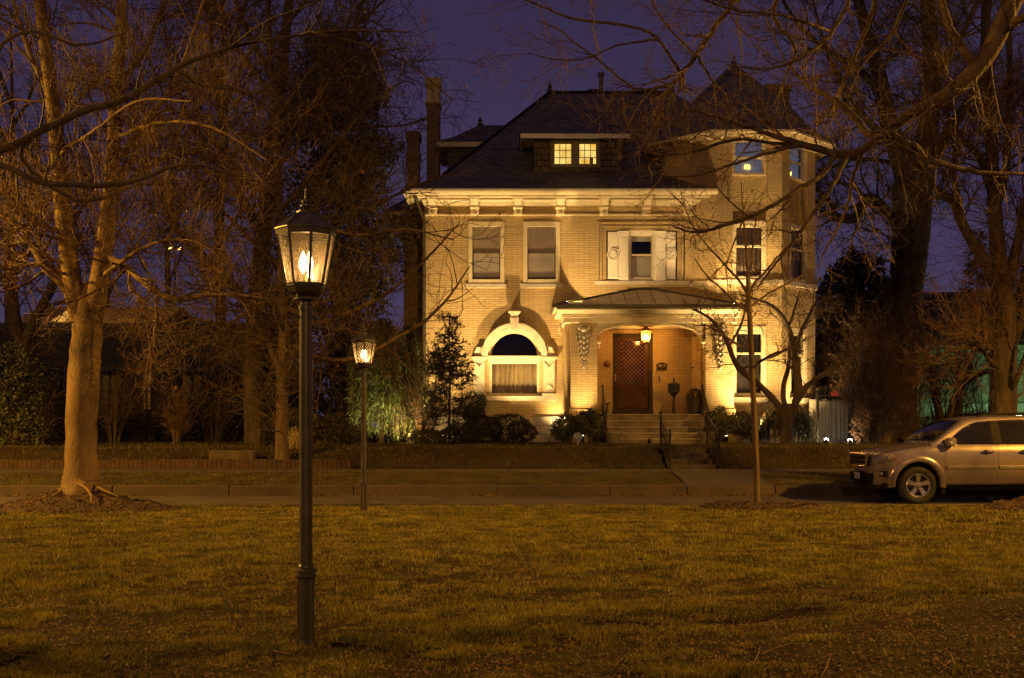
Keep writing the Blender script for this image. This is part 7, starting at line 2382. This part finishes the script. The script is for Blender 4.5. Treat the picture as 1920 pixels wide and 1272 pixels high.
# ---- tree just outside the right edge; its low shoots throw shadows on the car
tree('overhanging_tree', 'bare tree just beyond the right edge whose twigs hang above the parked car', TG, 20.2, [
    [(2352, 940, 44), (2350, 915, 36), (2346, 800, 30), (2340, 650, 28), (2336, 500, 25), (2330, 300, 20), (2320, 100, 15), (2310, -150, 9)],
    [(2344, 720, 9), (2310, 690, 8), (2275, 700, 6, -.3), (2245, 680, 4, -.5), (2225, 690, 2, -.6)],
    [(2344, 760, 8), (2320, 800, 7, -.3), (2300, 810, 6, -.5), (2275, 790, 4, -.7), (2260, 800, 2.5, -.8)],
    [(2338, 560, 12), (2290, 480, 10), (2240, 420, 8), (2195, 340, 5, .3), (2170, 250, 3, .5)],
    [(2332, 330, 12), (2270, 220, 10), (2210, 130, 7), (2150, 60, 5, .3), (2080, 0, 3, .6)],
    [(2340, 650, 8), (2360, 600, 7, -.6), (2350, 540, 5, -1), (2320, 500, 3, -1.3)],
    [(2324, 180, 9), (2290, 60, 7), (2250, -60, 5), (2190, -160, 3)],
    [(2345, 800, 6), (2365, 770, 5, -.4), (2375, 720, 4, -.7), (2360, 660, 2.5, -.9)],
  ], [dict(n=90, len=(0.8, 2.6), K=9, ang=(25, 70), wig=0.16, up=0.03, rmax=0.022, rr=0.55, S=4, rmin=0.005, tmin=0.3),
      dict(n=620, len=(0.3, 1.0), K=6, wig=0.18, up=0.05, rmax=0.010, rr=0.6, S=3, rmin=0.004),
      dict(n=1800, len=(0.12, 0.45), K=5, wig=0.16, up=0.06, rmax=0.006, rr=0.7, S=3, rmin=0.003)],
  M['bark_rough'], M['twig'], 137, S=16, K=22, lump=0.03)
# ---- young street tree in the mulch ring
tree('young_tree', 'thin young bare tree in a ring of mulch at the lawn edge before the turret', TG, 20.4, [
    [(1420, 955, 7.5), (1419, 930, 6.2), (1417, 850, 5.8), (1412, 740, 5.4), (1408, 640, 5.0), (1404, 560, 4.6), (1402, 520, 3), (1399, 470, 2.2), (1393, 400, 1.4), (1390, 340, .8)],
    [(1404, 553, 2.8), (1392, 535, 2.5), (1376, 515, 2.2, .1), (1352, 490, 1.8, .2), (1330, 465, 1.3, .3), (1300, 430, .8, .4)],
    [(1404, 548, 2.8), (1418, 528, 2.5), (1436, 508, 2.2, -.1), (1460, 480, 1.8, -.2), (1490, 450, 1.3, -.3), (1520, 400, .8, -.4)],
    [(1405, 588, 2.8), (1390, 575, 2.6), (1372, 560, 2.3, -.2), (1350, 540, 2, -.3), (1326, 518, 1.6, -.4), (1302, 485, 1, -.5)],
    [(1405, 575, 2.6), (1425, 562, 2.4, .2), (1450, 545, 2, .3), (1480, 530, 1.5, .4), (1520, 505, 1, .5)],
    [(1409, 655, 2.6), (1390, 650, 2.4, .2), (1360, 632, 2, .3), (1330, 612, 1.5, .4), (1300, 610, 1, .5)],
    [(1411, 690, 2.4), (1430, 675, 2.2, -.2), (1455, 662, 1.8, -.3), (1490, 650, 1.3, -.4), (1520, 630, .8, -.5)],
    [(1402, 520, 2), (1410, 480, 1.7, .1), (1415, 430, 1.3, .2), (1425, 380, .8, .2)],
  ], [dict(n=46, len=(0.35, 1.0), K=8, ang=(25, 60), wig=0.12, up=0.06, rmax=0.008, rr=0.6, S=4, rmin=0.0035, tmin=0.35),
      dict(n=230, len=(0.15, 0.55), K=6, wig=0.14, up=0.07, rmax=0.005, rr=0.65, S=3, rmin=0.003)],
  M['bark_mid'], M['twig'], 141, S=12, K=24, leaves=(18, 0.05))
# ---- multi-stemmed ornamental tree before the turret
tree('ornamental_tree', 'dark multi-stemmed spreading bare tree in the bed before the turret', TG, 34.0, [
    [(1477, 836, 14), (1477, 815, 11), (1477, 785, 10.5), (1478, 765, 9.5)],
    [(1473, 785, 7), (1455, 755, 6.5), (1430, 728, 6), (1405, 708, 5.6), (1385, 690, 5.2), (1373, 668, 4.8, -.3), (1363, 640, 4.2, -.5), (1345, 612, 3.4, -.7), (1325, 592, 2.4, -.9), (1300, 580, 1.5, -1)],
    [(1477, 772, 5), (1469, 748, 5), (1470, 720, 4.6, .3), (1478, 690, 4, .4), (1481, 650, 3.4, .5), (1480, 610, 2.2, .6)],
    [(1482, 782, 8), (1492, 755, 7.5), (1497, 725, 7), (1493, 690, 6.5), (1488, 655, 6), (1480, 620, 5.2), (1466, 592, 4.4, -.3), (1445, 572, 3.2, -.5), (1415, 560, 2, -.7), (1385, 552, 1.2, -.9)],
    [(1490, 660, 4), (1503, 620, 3.6, .4), (1518, 590, 2.8, .6), (1532, 560, 1.6, .8)],
    [(1496, 738, 5), (1515, 722, 4.6), (1540, 705, 4.2, -.4), (1568, 688, 3.4, -.6), (1598, 662, 2.2, -.8), (1640, 640, 1.2, -1)],
    [(1497, 752, 4.4), (1508, 735, 4, .4), (1525, 712, 3.6, .6), (1550, 695, 2.6, .8), (1580, 660, 1.6, 1)],
    [(1390, 695, 3.4), (1420, 680, 3, .4), (1450, 668, 2.4, .6), (1478, 655, 1.5, .8)],
    [(1366, 650, 2.8), (1385, 620, 2.4, .3), (1395, 590, 1.8, .5), (1400, 555, 1.1, .6)],
    [(1478, 615, 2.6), (1490, 580, 2.2, .4), (1500, 545, 1.4, .6)],
  ], [dict(n=80, len=(0.6, 1.7), K=9, ang=(30, 70), wig=0.17, up=0.02, rmax=0.016, rr=0.6, S=4, rmin=0.006, tmin=0.3),
      dict(n=560, len=(0.25, 0.9), K=6, wig=0.18, up=0.03, rmax=0.009, rr=0.65, S=3, rmin=0.005),
      dict(n=900, len=(0.12, 0.4), K=4, wig=0.16, up=0.04, rmax=0.006, rr=0.7, S=3, rmin=0.004)],
  M['twig_dark'], M['twig_dark'], 143, S=12, K=22, leaves=(46, 0.10))

# ---- bare shrubs: many stems from the ground
def shrub(px, Y, top, w, n, label, seed, mat='twig', gz_=0.9, twigs=1.0, group='bare shrubs', thin=0.011, name='bare_shrub', up=0.06):
    r_ = np.random.default_rng(seed)
    x0 = PX(px, Y); H = PZ(top, Y)-gz_; wd = w*Y/F
    root = empty(name, (x0, Y, gz_), label, 'shrub', group)
    K = 10
    a = r_.random(n)*2*np.pi; rr = np.sqrt(r_.random(n))
    base = np.stack([x0+0.25*wd*rr*np.cos(a), Y+0.2*wd*rr*np.sin(a), np.full(n, gz_-0.05)], 1)
    tipr = wd*(0.35+0.75*r_.random(n))
    hh = H*(0.55+0.5*r_.random(n))
    s = np.linspace(0, 1, K)[None, :, None]
    tip = np.stack([np.cos(a)*tipr, np.sin(a)*tipr*0.7, hh], 1)
    PP = base[:, None, :]+tip[:, None, :]*np.concatenate([s**1.5, s**1.5, s], 2)
    PP = PP+np.cumsum(r_.normal(size=PP.shape)*0.022*H/3, axis=1)*s
    RR = (thin*(0.6+0.9*r_.random(n)))[:, None]*np.linspace(1, 0.35, K)[None, :]
    v, f = tubes(PP, RR, 5)
    np_mesh('stems', v, f, 4, M['bark_smooth'] if mat == 'twig' else M[mat], root, smooth=True)
    p1, r1 = grow(PP, RR, int(n*14*twigs), (0.25*H*0.5, 0.25*H*1.5), 7, (20, 60), 0.2, up, 0.65, 0.25, thin*0.7, 0.005, r_)
    p2, r2 = grow(p1, r1, int(n*34*twigs), (0.15, 0.6), 5, (25, 60), 0.2, up, 0.7, 0.15, 0.008, 0.0045, r_)
    v, f = join([tubes(p1, r1, 3), tubes(p2, r2, 3)])
    np_mesh('twigs', v, f, 4, M[mat], root, smooth=True)
    return root
SG = 'bare twiggy shrubs'
shrub(1632, 36.6, 640, 52, 60, 'fountain shaped tan bare shrub right beside the iron gate', 201, group=SG)
shrub(1665, 37.4, 585, 60, 70, 'tall tan bare shrub in front of the huge trunk', 202, group=SG)
shrub(1712, 38.5, 620, 56, 30, 'bare shrub between the huge trunk and the green building', 203, group=SG, twigs=0.7)
shrub(1640, 40.5, 545, 80, 60, 'high bare thicket behind the gate under the magnolia', 204, 'twig_dark', group=SG)
shrub(1600, 38.8, 600, 60, 44, 'bare thicket behind the board fence', 205, 'twig_dark', group=SG)
shrub(1775, 43.0, 575, 90, 40, 'wide bare thicket before the green building', 206, 'twig_dark', group=SG, thin=0.014, twigs=0.35)
shrub(1850, 44.0, 570, 80, 36, 'bare thicket behind the upright stems of the right tree', 207, 'twig_dark', group=SG, thin=0.014, twigs=0.35)
shrub(1655, 35.8, 745, 46, 80, 'low dense bare shrub at the foot of the thicket behind the car hood', 208, group=SG)
shrub(72, 32.0, 740, 34, 16, 'sparse bare shrub left of the big smooth trunk', 211, group=SG, gz_=0.86, twigs=0.6)
shrub(216, 33.0, 690, 44, 26, 'sparse bare shrub right of the big smooth trunk', 212, 'twig_dark', group=SG, twigs=0.6)
shrub(330, 33.0, 735, 26, 26, 'narrow bare shrub midway between the smooth tree and the furrowed trunk', 213, group=SG, twigs=0.5)
shrub(270, 36.0, 670, 60, 24, 'dark bare shrub in front of the dark low house', 214, 'twig_dark', group=SG, twigs=0.5)
shrub(400, 36.0, 650, 60, 24, 'dark bare shrub left of the furrowed trunk', 215, 'twig_dark', group=SG, twigs=0.6)
shrub(792, 34.4, 660, 36, 14, 'small bare shrub between the weeping conifer and the spruce', 216, group=SG, twigs=0.5)
# dark multi-stem tree before the green building
tree('bare_tree', 'small dark tree of spreading stems in front of the green building', TG, 41.0, [
    [(1766, 836, 11), (1764, 800, 8), (1758, 760, 7), (1748, 720, 6, .4), (1740, 680, 4, .6), (1725, 630, 2.5, 1)],
    [(1772, 836, 11), (1776, 800, 8), (1785, 762, 7), (1796, 735, 7), (1812, 715, 6.5, -.4), (1840, 700, 5.5, -.6), (1862, 692, 3.5, -.8), (1880, 660, 2, -1)],
    [(1790, 836, 11), (1792, 800, 8), (1798, 765, 7.5), (1800, 730, 6.5), (1796, 690, 5, .4), (1792, 650, 3.5, .6), (1790, 600, 2, 1)],
    [(1800, 728, 4.5), (1815, 690, 4, .6), (1830, 650, 3, 1), (1850, 610, 2, 1.4)],
    [(1748, 720, 4), (1730, 700, 3, -.4), (1705, 670, 2, -.8)],
  ], [dict(n=70, len=(0.8, 2.2), K=8, ang=(25, 65), wig=0.17, up=0.04, rmax=0.025, rr=0.6, S=4, rmin=0.008, tmin=0.3),
      dict(n=700, len=(0.4, 1.3), K=6, wig=0.18, up=0.05, rmax=0.012, rr=0.65, S=3, rmin=0.006),
      dict(n=1800, len=(0.2, 0.6), K=4, wig=0.16, up=0.05, rmax=0.008, rr=0.7, S=3, rmin=0.005)],
  M['twig_dark'], M['twig_dark'], 151, S=10, K=18)

# ---- evergreens
def leafy(name, label, cat, group, px, Y, gz_, blobs, n, size, mat, seed, stem=True, aspect=0.45, droop=0.1, shell=0.45, gaps=0.5):
    x0 = PX(px, Y)
    root = empty(name, (x0, Y, gz_), label, cat, group)
    pts = []
    tot = sum(b_[3]*b_[4] for b_ in blobs)
    for i, (bx, by, dy, rx, rz) in enumerate(blobs):
        c = P(bx, by, Y+dy); ry = min(rx, rz)*0.8
        k = Y/F
        pts.append(ball_pts(int(n*rx*rz/tot), tuple(c), (rx*k, max(0.15, ry*k), rz*k), seed+i*7, shell, gaps))
    pts = np.vstack(pts)
    pts = pts[pts[:, 2] > gz_]
    leaf_cloud('foliage', pts, size, M[mat], root, aspect, droop, seed)
    if stem:
        r_ = np.random.default_rng(seed)
        n_ = max(3, min(40, len(blobs)*5))
        ends = pts[r_.choice(len(pts), n_)]
        b0 = np.array([x0, Y, gz_-0.05])
        PP = np.zeros((n_, 7, 3))
        for k in range(7):
            t = k/6
            PP[:, k] = b0+(ends-b0)*np.array([t**1.6, t**1.6, t])[None, :]*0.92
        H_ = ends[:, 2].max()-gz_
        RR = np.maximum(0.008, 0.02*H_**0.7)*np.linspace(1, 0.2, 7)[None, :]*(0.4+0.6*r_.random(n_))[:, None]
        v, f = tubes(PP, RR, 5)
        np_mesh('stems', v, f, 4, M['twig_dark'], root, smooth=True)
    return root
rr_ = random.Random(3)
bl = []
for by in range(95, 830, 42):
    t = (by-60)/770.0
    half = 30+150*min(1, (t*2.0))**0.8 if t < 0.5 else 180-50*(t-0.5)
    for q in range(4):
        bl.append((640+rr_.uniform(-1, 1)*half*0.62-50*t, by+rr_.uniform(-20, 20), rr_.uniform(-1.2, 1.2), 38+40*rr_.random(), 30+28*rr_.random()))
leafy('evergreen_tree', 'tall dark broadleaf evergreen tree standing left of the house', 'tree', None, 640, 38.5, 0.9, bl, 52000, 0.17, 'leaf_dark', 301, gaps=0.6, shell=0.3)
bl = [(1590, 520, 0, 42, 34), (1560, 560, .5, 40, 46), (1622, 545, .3, 46, 44), (1635, 500, -.3, 22, 26), (1600, 490, 0, 26, 24), (1570, 620, 0, 50, 60), (1630, 610, .4, 56, 60), (1590, 690, .3, 60, 60), (1655, 545, 0, 24, 30), (1610, 750, .4, 70, 50), (1555, 690, .4, 36, 60)]
leafy('evergreen_tree', 'dark broadleaf evergreen right beside the turret, above the iron gate', 'tree', None, 1598, 42.5, 0.9, bl, 17000, 0.20, 'leaf_magnolia', 303, gaps=0.5, shell=0.35)
# far conifer at right
def cone_tree(name, label, px, Y, top, base, w, n, size, mat, seed, group=None, gz_=0.9, tiers=16, droop=0.35, trunk_r=0.07, irregular=0.35):
    r_ = np.random.default_rng(seed)
    x0 = PX(px, Y); zt_ = PZ(top, Y); zb_ = PZ(base, Y); W_ = w*Y/F/2
    root = empty(name, (x0, Y, gz_), label, 'tree', group)
    b = MB(); b.tube([(x0, Y, gz_-0.05), (x0+0.02, Y, (gz_+zt_)/2), (x0, Y, zt_)], trunk_r, 8, 0.012)
    b.build('trunk', M['bark_rough'], root, smooth=True)
    PPs, RRs = [], []
    nb = tiers*8
    t = np.sort(r_.random(nb))**0.8
    z = zb_+(zt_-zb_)*t
    a = r_.random(nb)*2*np.pi
    L = W_*(1-t)**0.85*(1-irregular+irregular*2*r_.random(nb))+0.06
    K = 6; s = np.linspace(0, 1, K)[None, :]
    PP = np.stack([x0+np.cos(a)[:, None]*L[:, None]*s, Y+np.sin(a)[:, None]*L[:, None]*s, z[:, None]-droop*L[:, None]*s+0.35*L[:, None]*s**2.5], 2)
    RR = np.full((nb, K), 0.014)*np.linspace(1, .4, K)[None, :]
    # side sprays
    p1, r1 = grow(PP, RR, nb*7, (0.12*W_+0.08, 0.42*W_+0.12), 4, (35, 65), 0.12, -0.02, 0.7, 0.15, 0.008, 0.004, r_)
    v, f = join([tubes(PP, RR, 4), tubes(p1, r1, 3)])
    np_mesh('branches', v, f, 4, M['twig_dark'], root, smooth=True)
    src = np.concatenate([p1.reshape(-1, 4, 3)])
    # needles along the sprays
    i = r_.choice(len(src), n); f_ = r_.random(n)*2.999; k = f_.astype(int); fr = (f_-k)[:, None]
    pts = src[i, k]*(1-fr)+src[i, k+1]*fr
    dr = src[i, -1]-src[i, 0]; dr /= np.linalg.norm(dr, axis=1, keepdims=True)+1e-9
    leaf_cloud('needles', pts, size, M[mat], root, 0.22, 0.0, seed, along=dr, jit=0.75)
    return root
cone_tree('conifer', 'slim pointed conifer far behind, beyond the green building roof', 1832, 58.0, 428, 800, 95, 9000, 0.22, 'leaf_dark', 311, trunk_r=0.14)
cone_tree('spruce', 'small dark spruce silhouetted against the lit wall left of the arched window', 842, 34.3, 588, 806, 142, 20000, 0.078, 'leaf_spruce', 313, trunk_r=0.05)
# weeping conifer
def weeping(name, label, px, Y, top, base, w, n, seed, mat='leaf_weep', gz_=0.9, strands=300, size=0.11, group=None):
    r_ = np.random.default_rng(seed)
    x0 = PX(px, Y); H_ = PZ(top, Y)-gz_; W_ = w*Y/F/2
    root = empty(name, (x0, Y, gz_), label, 'tree', group)
    b = MB(); b.tube([(x0, Y, gz_-0.05), (x0+0.1, Y, gz_+H_*0.5), (x0-0.05, Y, gz_+H_*0.95)], 0.09, 8, 0.03)
    b.build('trunk', M['bark_rough'], root, smooth=True)
    a = r_.random(strands)*2*np.pi; q = np.sqrt(r_.random(strands))
    zt_ = gz_+H_*(1-0.55*q*r_.random(strands)-0.05)
    zt_ = np.maximum(zt_, gz_+0.6)
    ex, ey = x0+np.cos(a)*W_*q, Y+np.sin(a)*W_*q*0.8
    drop = (zt_-gz_)*(0.35+0.6*r_.random(strands))
    K = 9; PP = np.zeros((strands, K, 3)); 
    for k in range(K):
        t = k/(K-1)
        arch = min(1, t/0.3)
        PP[:, k, 0] = x0+(ex-x0)*(0.25+0.75*arch)+0.05*np.sin(3*t+a*3); PP[:, k, 1] = Y+(ey-Y)*(0.25+0.75*arch)
        PP[:, k, 2] = zt_+0.12*math.sin(min(1, t/0.3)*math.pi)-drop*max(0, (t-0.15)/0.85)
    RR = np.full((strands, K), 0.010)
    v, f = tubes(PP, RR, 3)
    np_mesh('branches', v, f, 4, M['twig_dark'], root, smooth=True)
    i = r_.choice(strands, n); f_ = (0.12+0.88*r_.random(n))*(K-1-1e-6); k = f_.astype(int); fr = (f_-k)[:, None]
    pts = PP[i, k]*(1-fr)+PP[i, k+1]*fr+r_.normal(size=(n, 3))*0.025
    leaf_cloud('needles', pts, size, M[mat], root, 0.22, 0.0, seed, along=np.array([[0, 0, -1.0]]), jit=0.5)
    return root
weeping('weeping_conifer', 'green weeping conifer with hanging strands, lit from below at the left corner of the house', 715, 34.9, 590, 830, 120, 17000, 321, size=0.16)
weeping('weeping_conifer', 'darker weeping conifer close against the left corner of the house wall', 768, 35.6, 600, 830, 70, 9000, 322, strands=120)
weeping('weeping_shrub', 'low weeping evergreen shrub round the foot of the multi-stemmed tree', 1478, 34.8, 757, 815, 104, 5200, 323, 'leaf_bush', strands=90, size=0.10)
# hedge and shrubs along the house
HG = 'evergreen shrubs along the house'
leafy('clipped_hedge', 'broad clipped dark evergreen mound under the arched window', 'shrub', HG, 940, 34.6, 0.9, [(905, 806, 0, 40, 28), (950, 803, 0, 46, 29), (978, 812, -.2, 30, 24), (885, 815, .2, 26, 20)], 16000, 0.055, 'leaf_hedge', 331, gaps=0.15, shell=0.75)
leafy('evergreen_shrub', 'small leafy shrub behind the blue yard sign, left of the porch steps', 'shrub', HG, 1065, 34.4, 0.9, [(1062, 800, 0, 28, 26), (1050, 812, 0, 18, 16)], 2600, 0.085, 'leaf_bush', 333, gaps=0.5)
leafy('evergreen_shrub', 'leafy shrub at the base of the left porch pillar', 'shrub', HG, 1104, 34.3, 0.9, [(1103, 795, 0, 27, 28), (1112, 780, 0, 15, 15)], 2600, 0.085, 'leaf_bush', 334, gaps=0.5)
leafy('evergreen_shrub', 'leafy shrub right of the porch steps under the right carved ornament', 'shrub', HG, 1352, 34.2, 0.9, [(1350, 788, 0, 20, 26), (1345, 805, 0, 18, 18)], 1900, 0.085, 'leaf_bush', 335, gaps=0.6)
leafy('evergreen_shrub', 'leafy shrub behind the thin young tree, before the turret foundation', 'shrub', HG, 1390, 34.3, 0.9, [(1390, 795, 0, 26, 26), (1402, 808, 0, 16, 14)], 2300, 0.085, 'leaf_bush', 336, gaps=0.6)
leafy('evergreen_shrub', 'low dark shrub at the foot of the spruce', 'shrub', HG, 812, 33.8, 0.9, [(800, 818, 0, 34, 16), (845, 818, 0, 40, 18)], 4200, 0.07, 'leaf_hedge', 337, gaps=0.4)
leafy('evergreen_shrub', 'soft green pine shrub tip sticking out beside the spruce under the arched window', 'shrub', HG, 893, 34.9, 0.9, [(888, 780, 0, 20, 20), (902, 755, 0, 11, 16)], 2400, 0.10, 'leaf_weep', 338, gaps=0.4, aspect=0.15)
leafy('evergreen_shrub', 'wide feathery evergreen shrub behind the slim street tree', 'shrub', None, 575, 31.4, 0.86, [(520, 805, 0, 40, 34), (570, 800, .3, 50, 38), (620, 806, .4, 44, 30), (545, 790, .3, 30, 26), (660, 815, .5, 30, 20)], 15000, 0.10, 'leaf_hedge', 339, gaps=0.4, aspect=0.18)
leafy('evergreen_shrub', 'big glossy leaved bush at the far left edge of the yard', 'shrub', None, 30, 31.5, 0.86, [(0, 740, 0, 50, 80), (50, 760, .2, 34, 66), (25, 690, 0, 40, 50), (60, 700, .3, 22, 30), (-40, 720, 0, 50, 100), (30, 810, 0, 60, 40)], 9000, 0.11, 'leaf_bush', 341, gaps=0.5)
leafy('evergreen_shrub', 'dark bush in front of the dark low house behind the smooth trunk', 'shrub', None, 140, 35.5, 0.9, [(110, 770, 0, 50, 60), (160, 780, 0, 50, 50), (90, 720, 0, 30, 40)], 5200, 0.11, 'leaf_dark', 343, gaps=0.5)
leafy('evergreen_shrub', 'round dark bush below the first window of the dark low house', 'shrub', None, 245, 36.5, 0.9, [(240, 800, 0, 24, 26), (285, 798, 0, 26, 30)], 2400, 0.09, 'leaf_dark', 345, gaps=0.4)
leafy('evergreen_shrub', 'dark evergreen bank between the furrowed trunk and the dark low house', 'shrub', None, 440, 40.5, 0.9, [(400, 770, 0, 60, 60), (450, 740, 0, 50, 90), (360, 790, .5, 50, 40), (520, 740, 0, 60, 100), (580, 760, -.6, 50, 80)], 12000, 0.13, 'leaf_dark', 347, gaps=0.4)
leafy('evergreen_shrub', 'small tan leafed bush lit at the right post of the iron gate', 'shrub', None, 1611, 35.2, 0.88, [(1608, 800, 0, 14, 28), (1618, 785, 0, 16, 24)], 900, 0.085, 'deadleaf', 349, gaps=0.6)
leafy('evergreen_shrub', 'low rusty hedge under the panes of the green building', 'shrub', None, 1820, 45.0, 0.9, [(1790, 786, 0, 40, 12), (1840, 784, 0, 44, 13), (1740, 795, 0, 40, 16)], 3200, 0.11, 'leaf_hedge', 351, gaps=0.3)
# dry ornamental grasses
r_ = np.random.default_rng(77)
n_ = 90
x0, y0 = PX(553, 30.6), 30.6
a = r_.random(n_)*6.283; K = 6; s = np.linspace(0, 1, K)[None, :, None]
tip = np.stack([np.cos(a)*0.45*r_.random(n_), np.sin(a)*0.3*r_.random(n_), 0.35+0.35*r_.random(n_)], 1)
PPg = np.array([x0, y0, 0.80])[None, None, :]+r_.normal(size=(n_, 1, 3))*np.array([0.12, 0.08, 0.0])+tip[:, None, :]*np.concatenate([s**1.6, s**1.6, s], 2)
v, f = tubes(PPg, np.full((n_, K), 0.006), 3)
M['straw'] = pmat('dry_straw', (0.34, 0.24, 0.09), 0.8, var=0.3)
o = np_mesh('ornamental_grass', v, f, 4, M['straw'])
tag(o, 'clump of pale dry ornamental grass lit beside the slim street tree', 'grass clump')
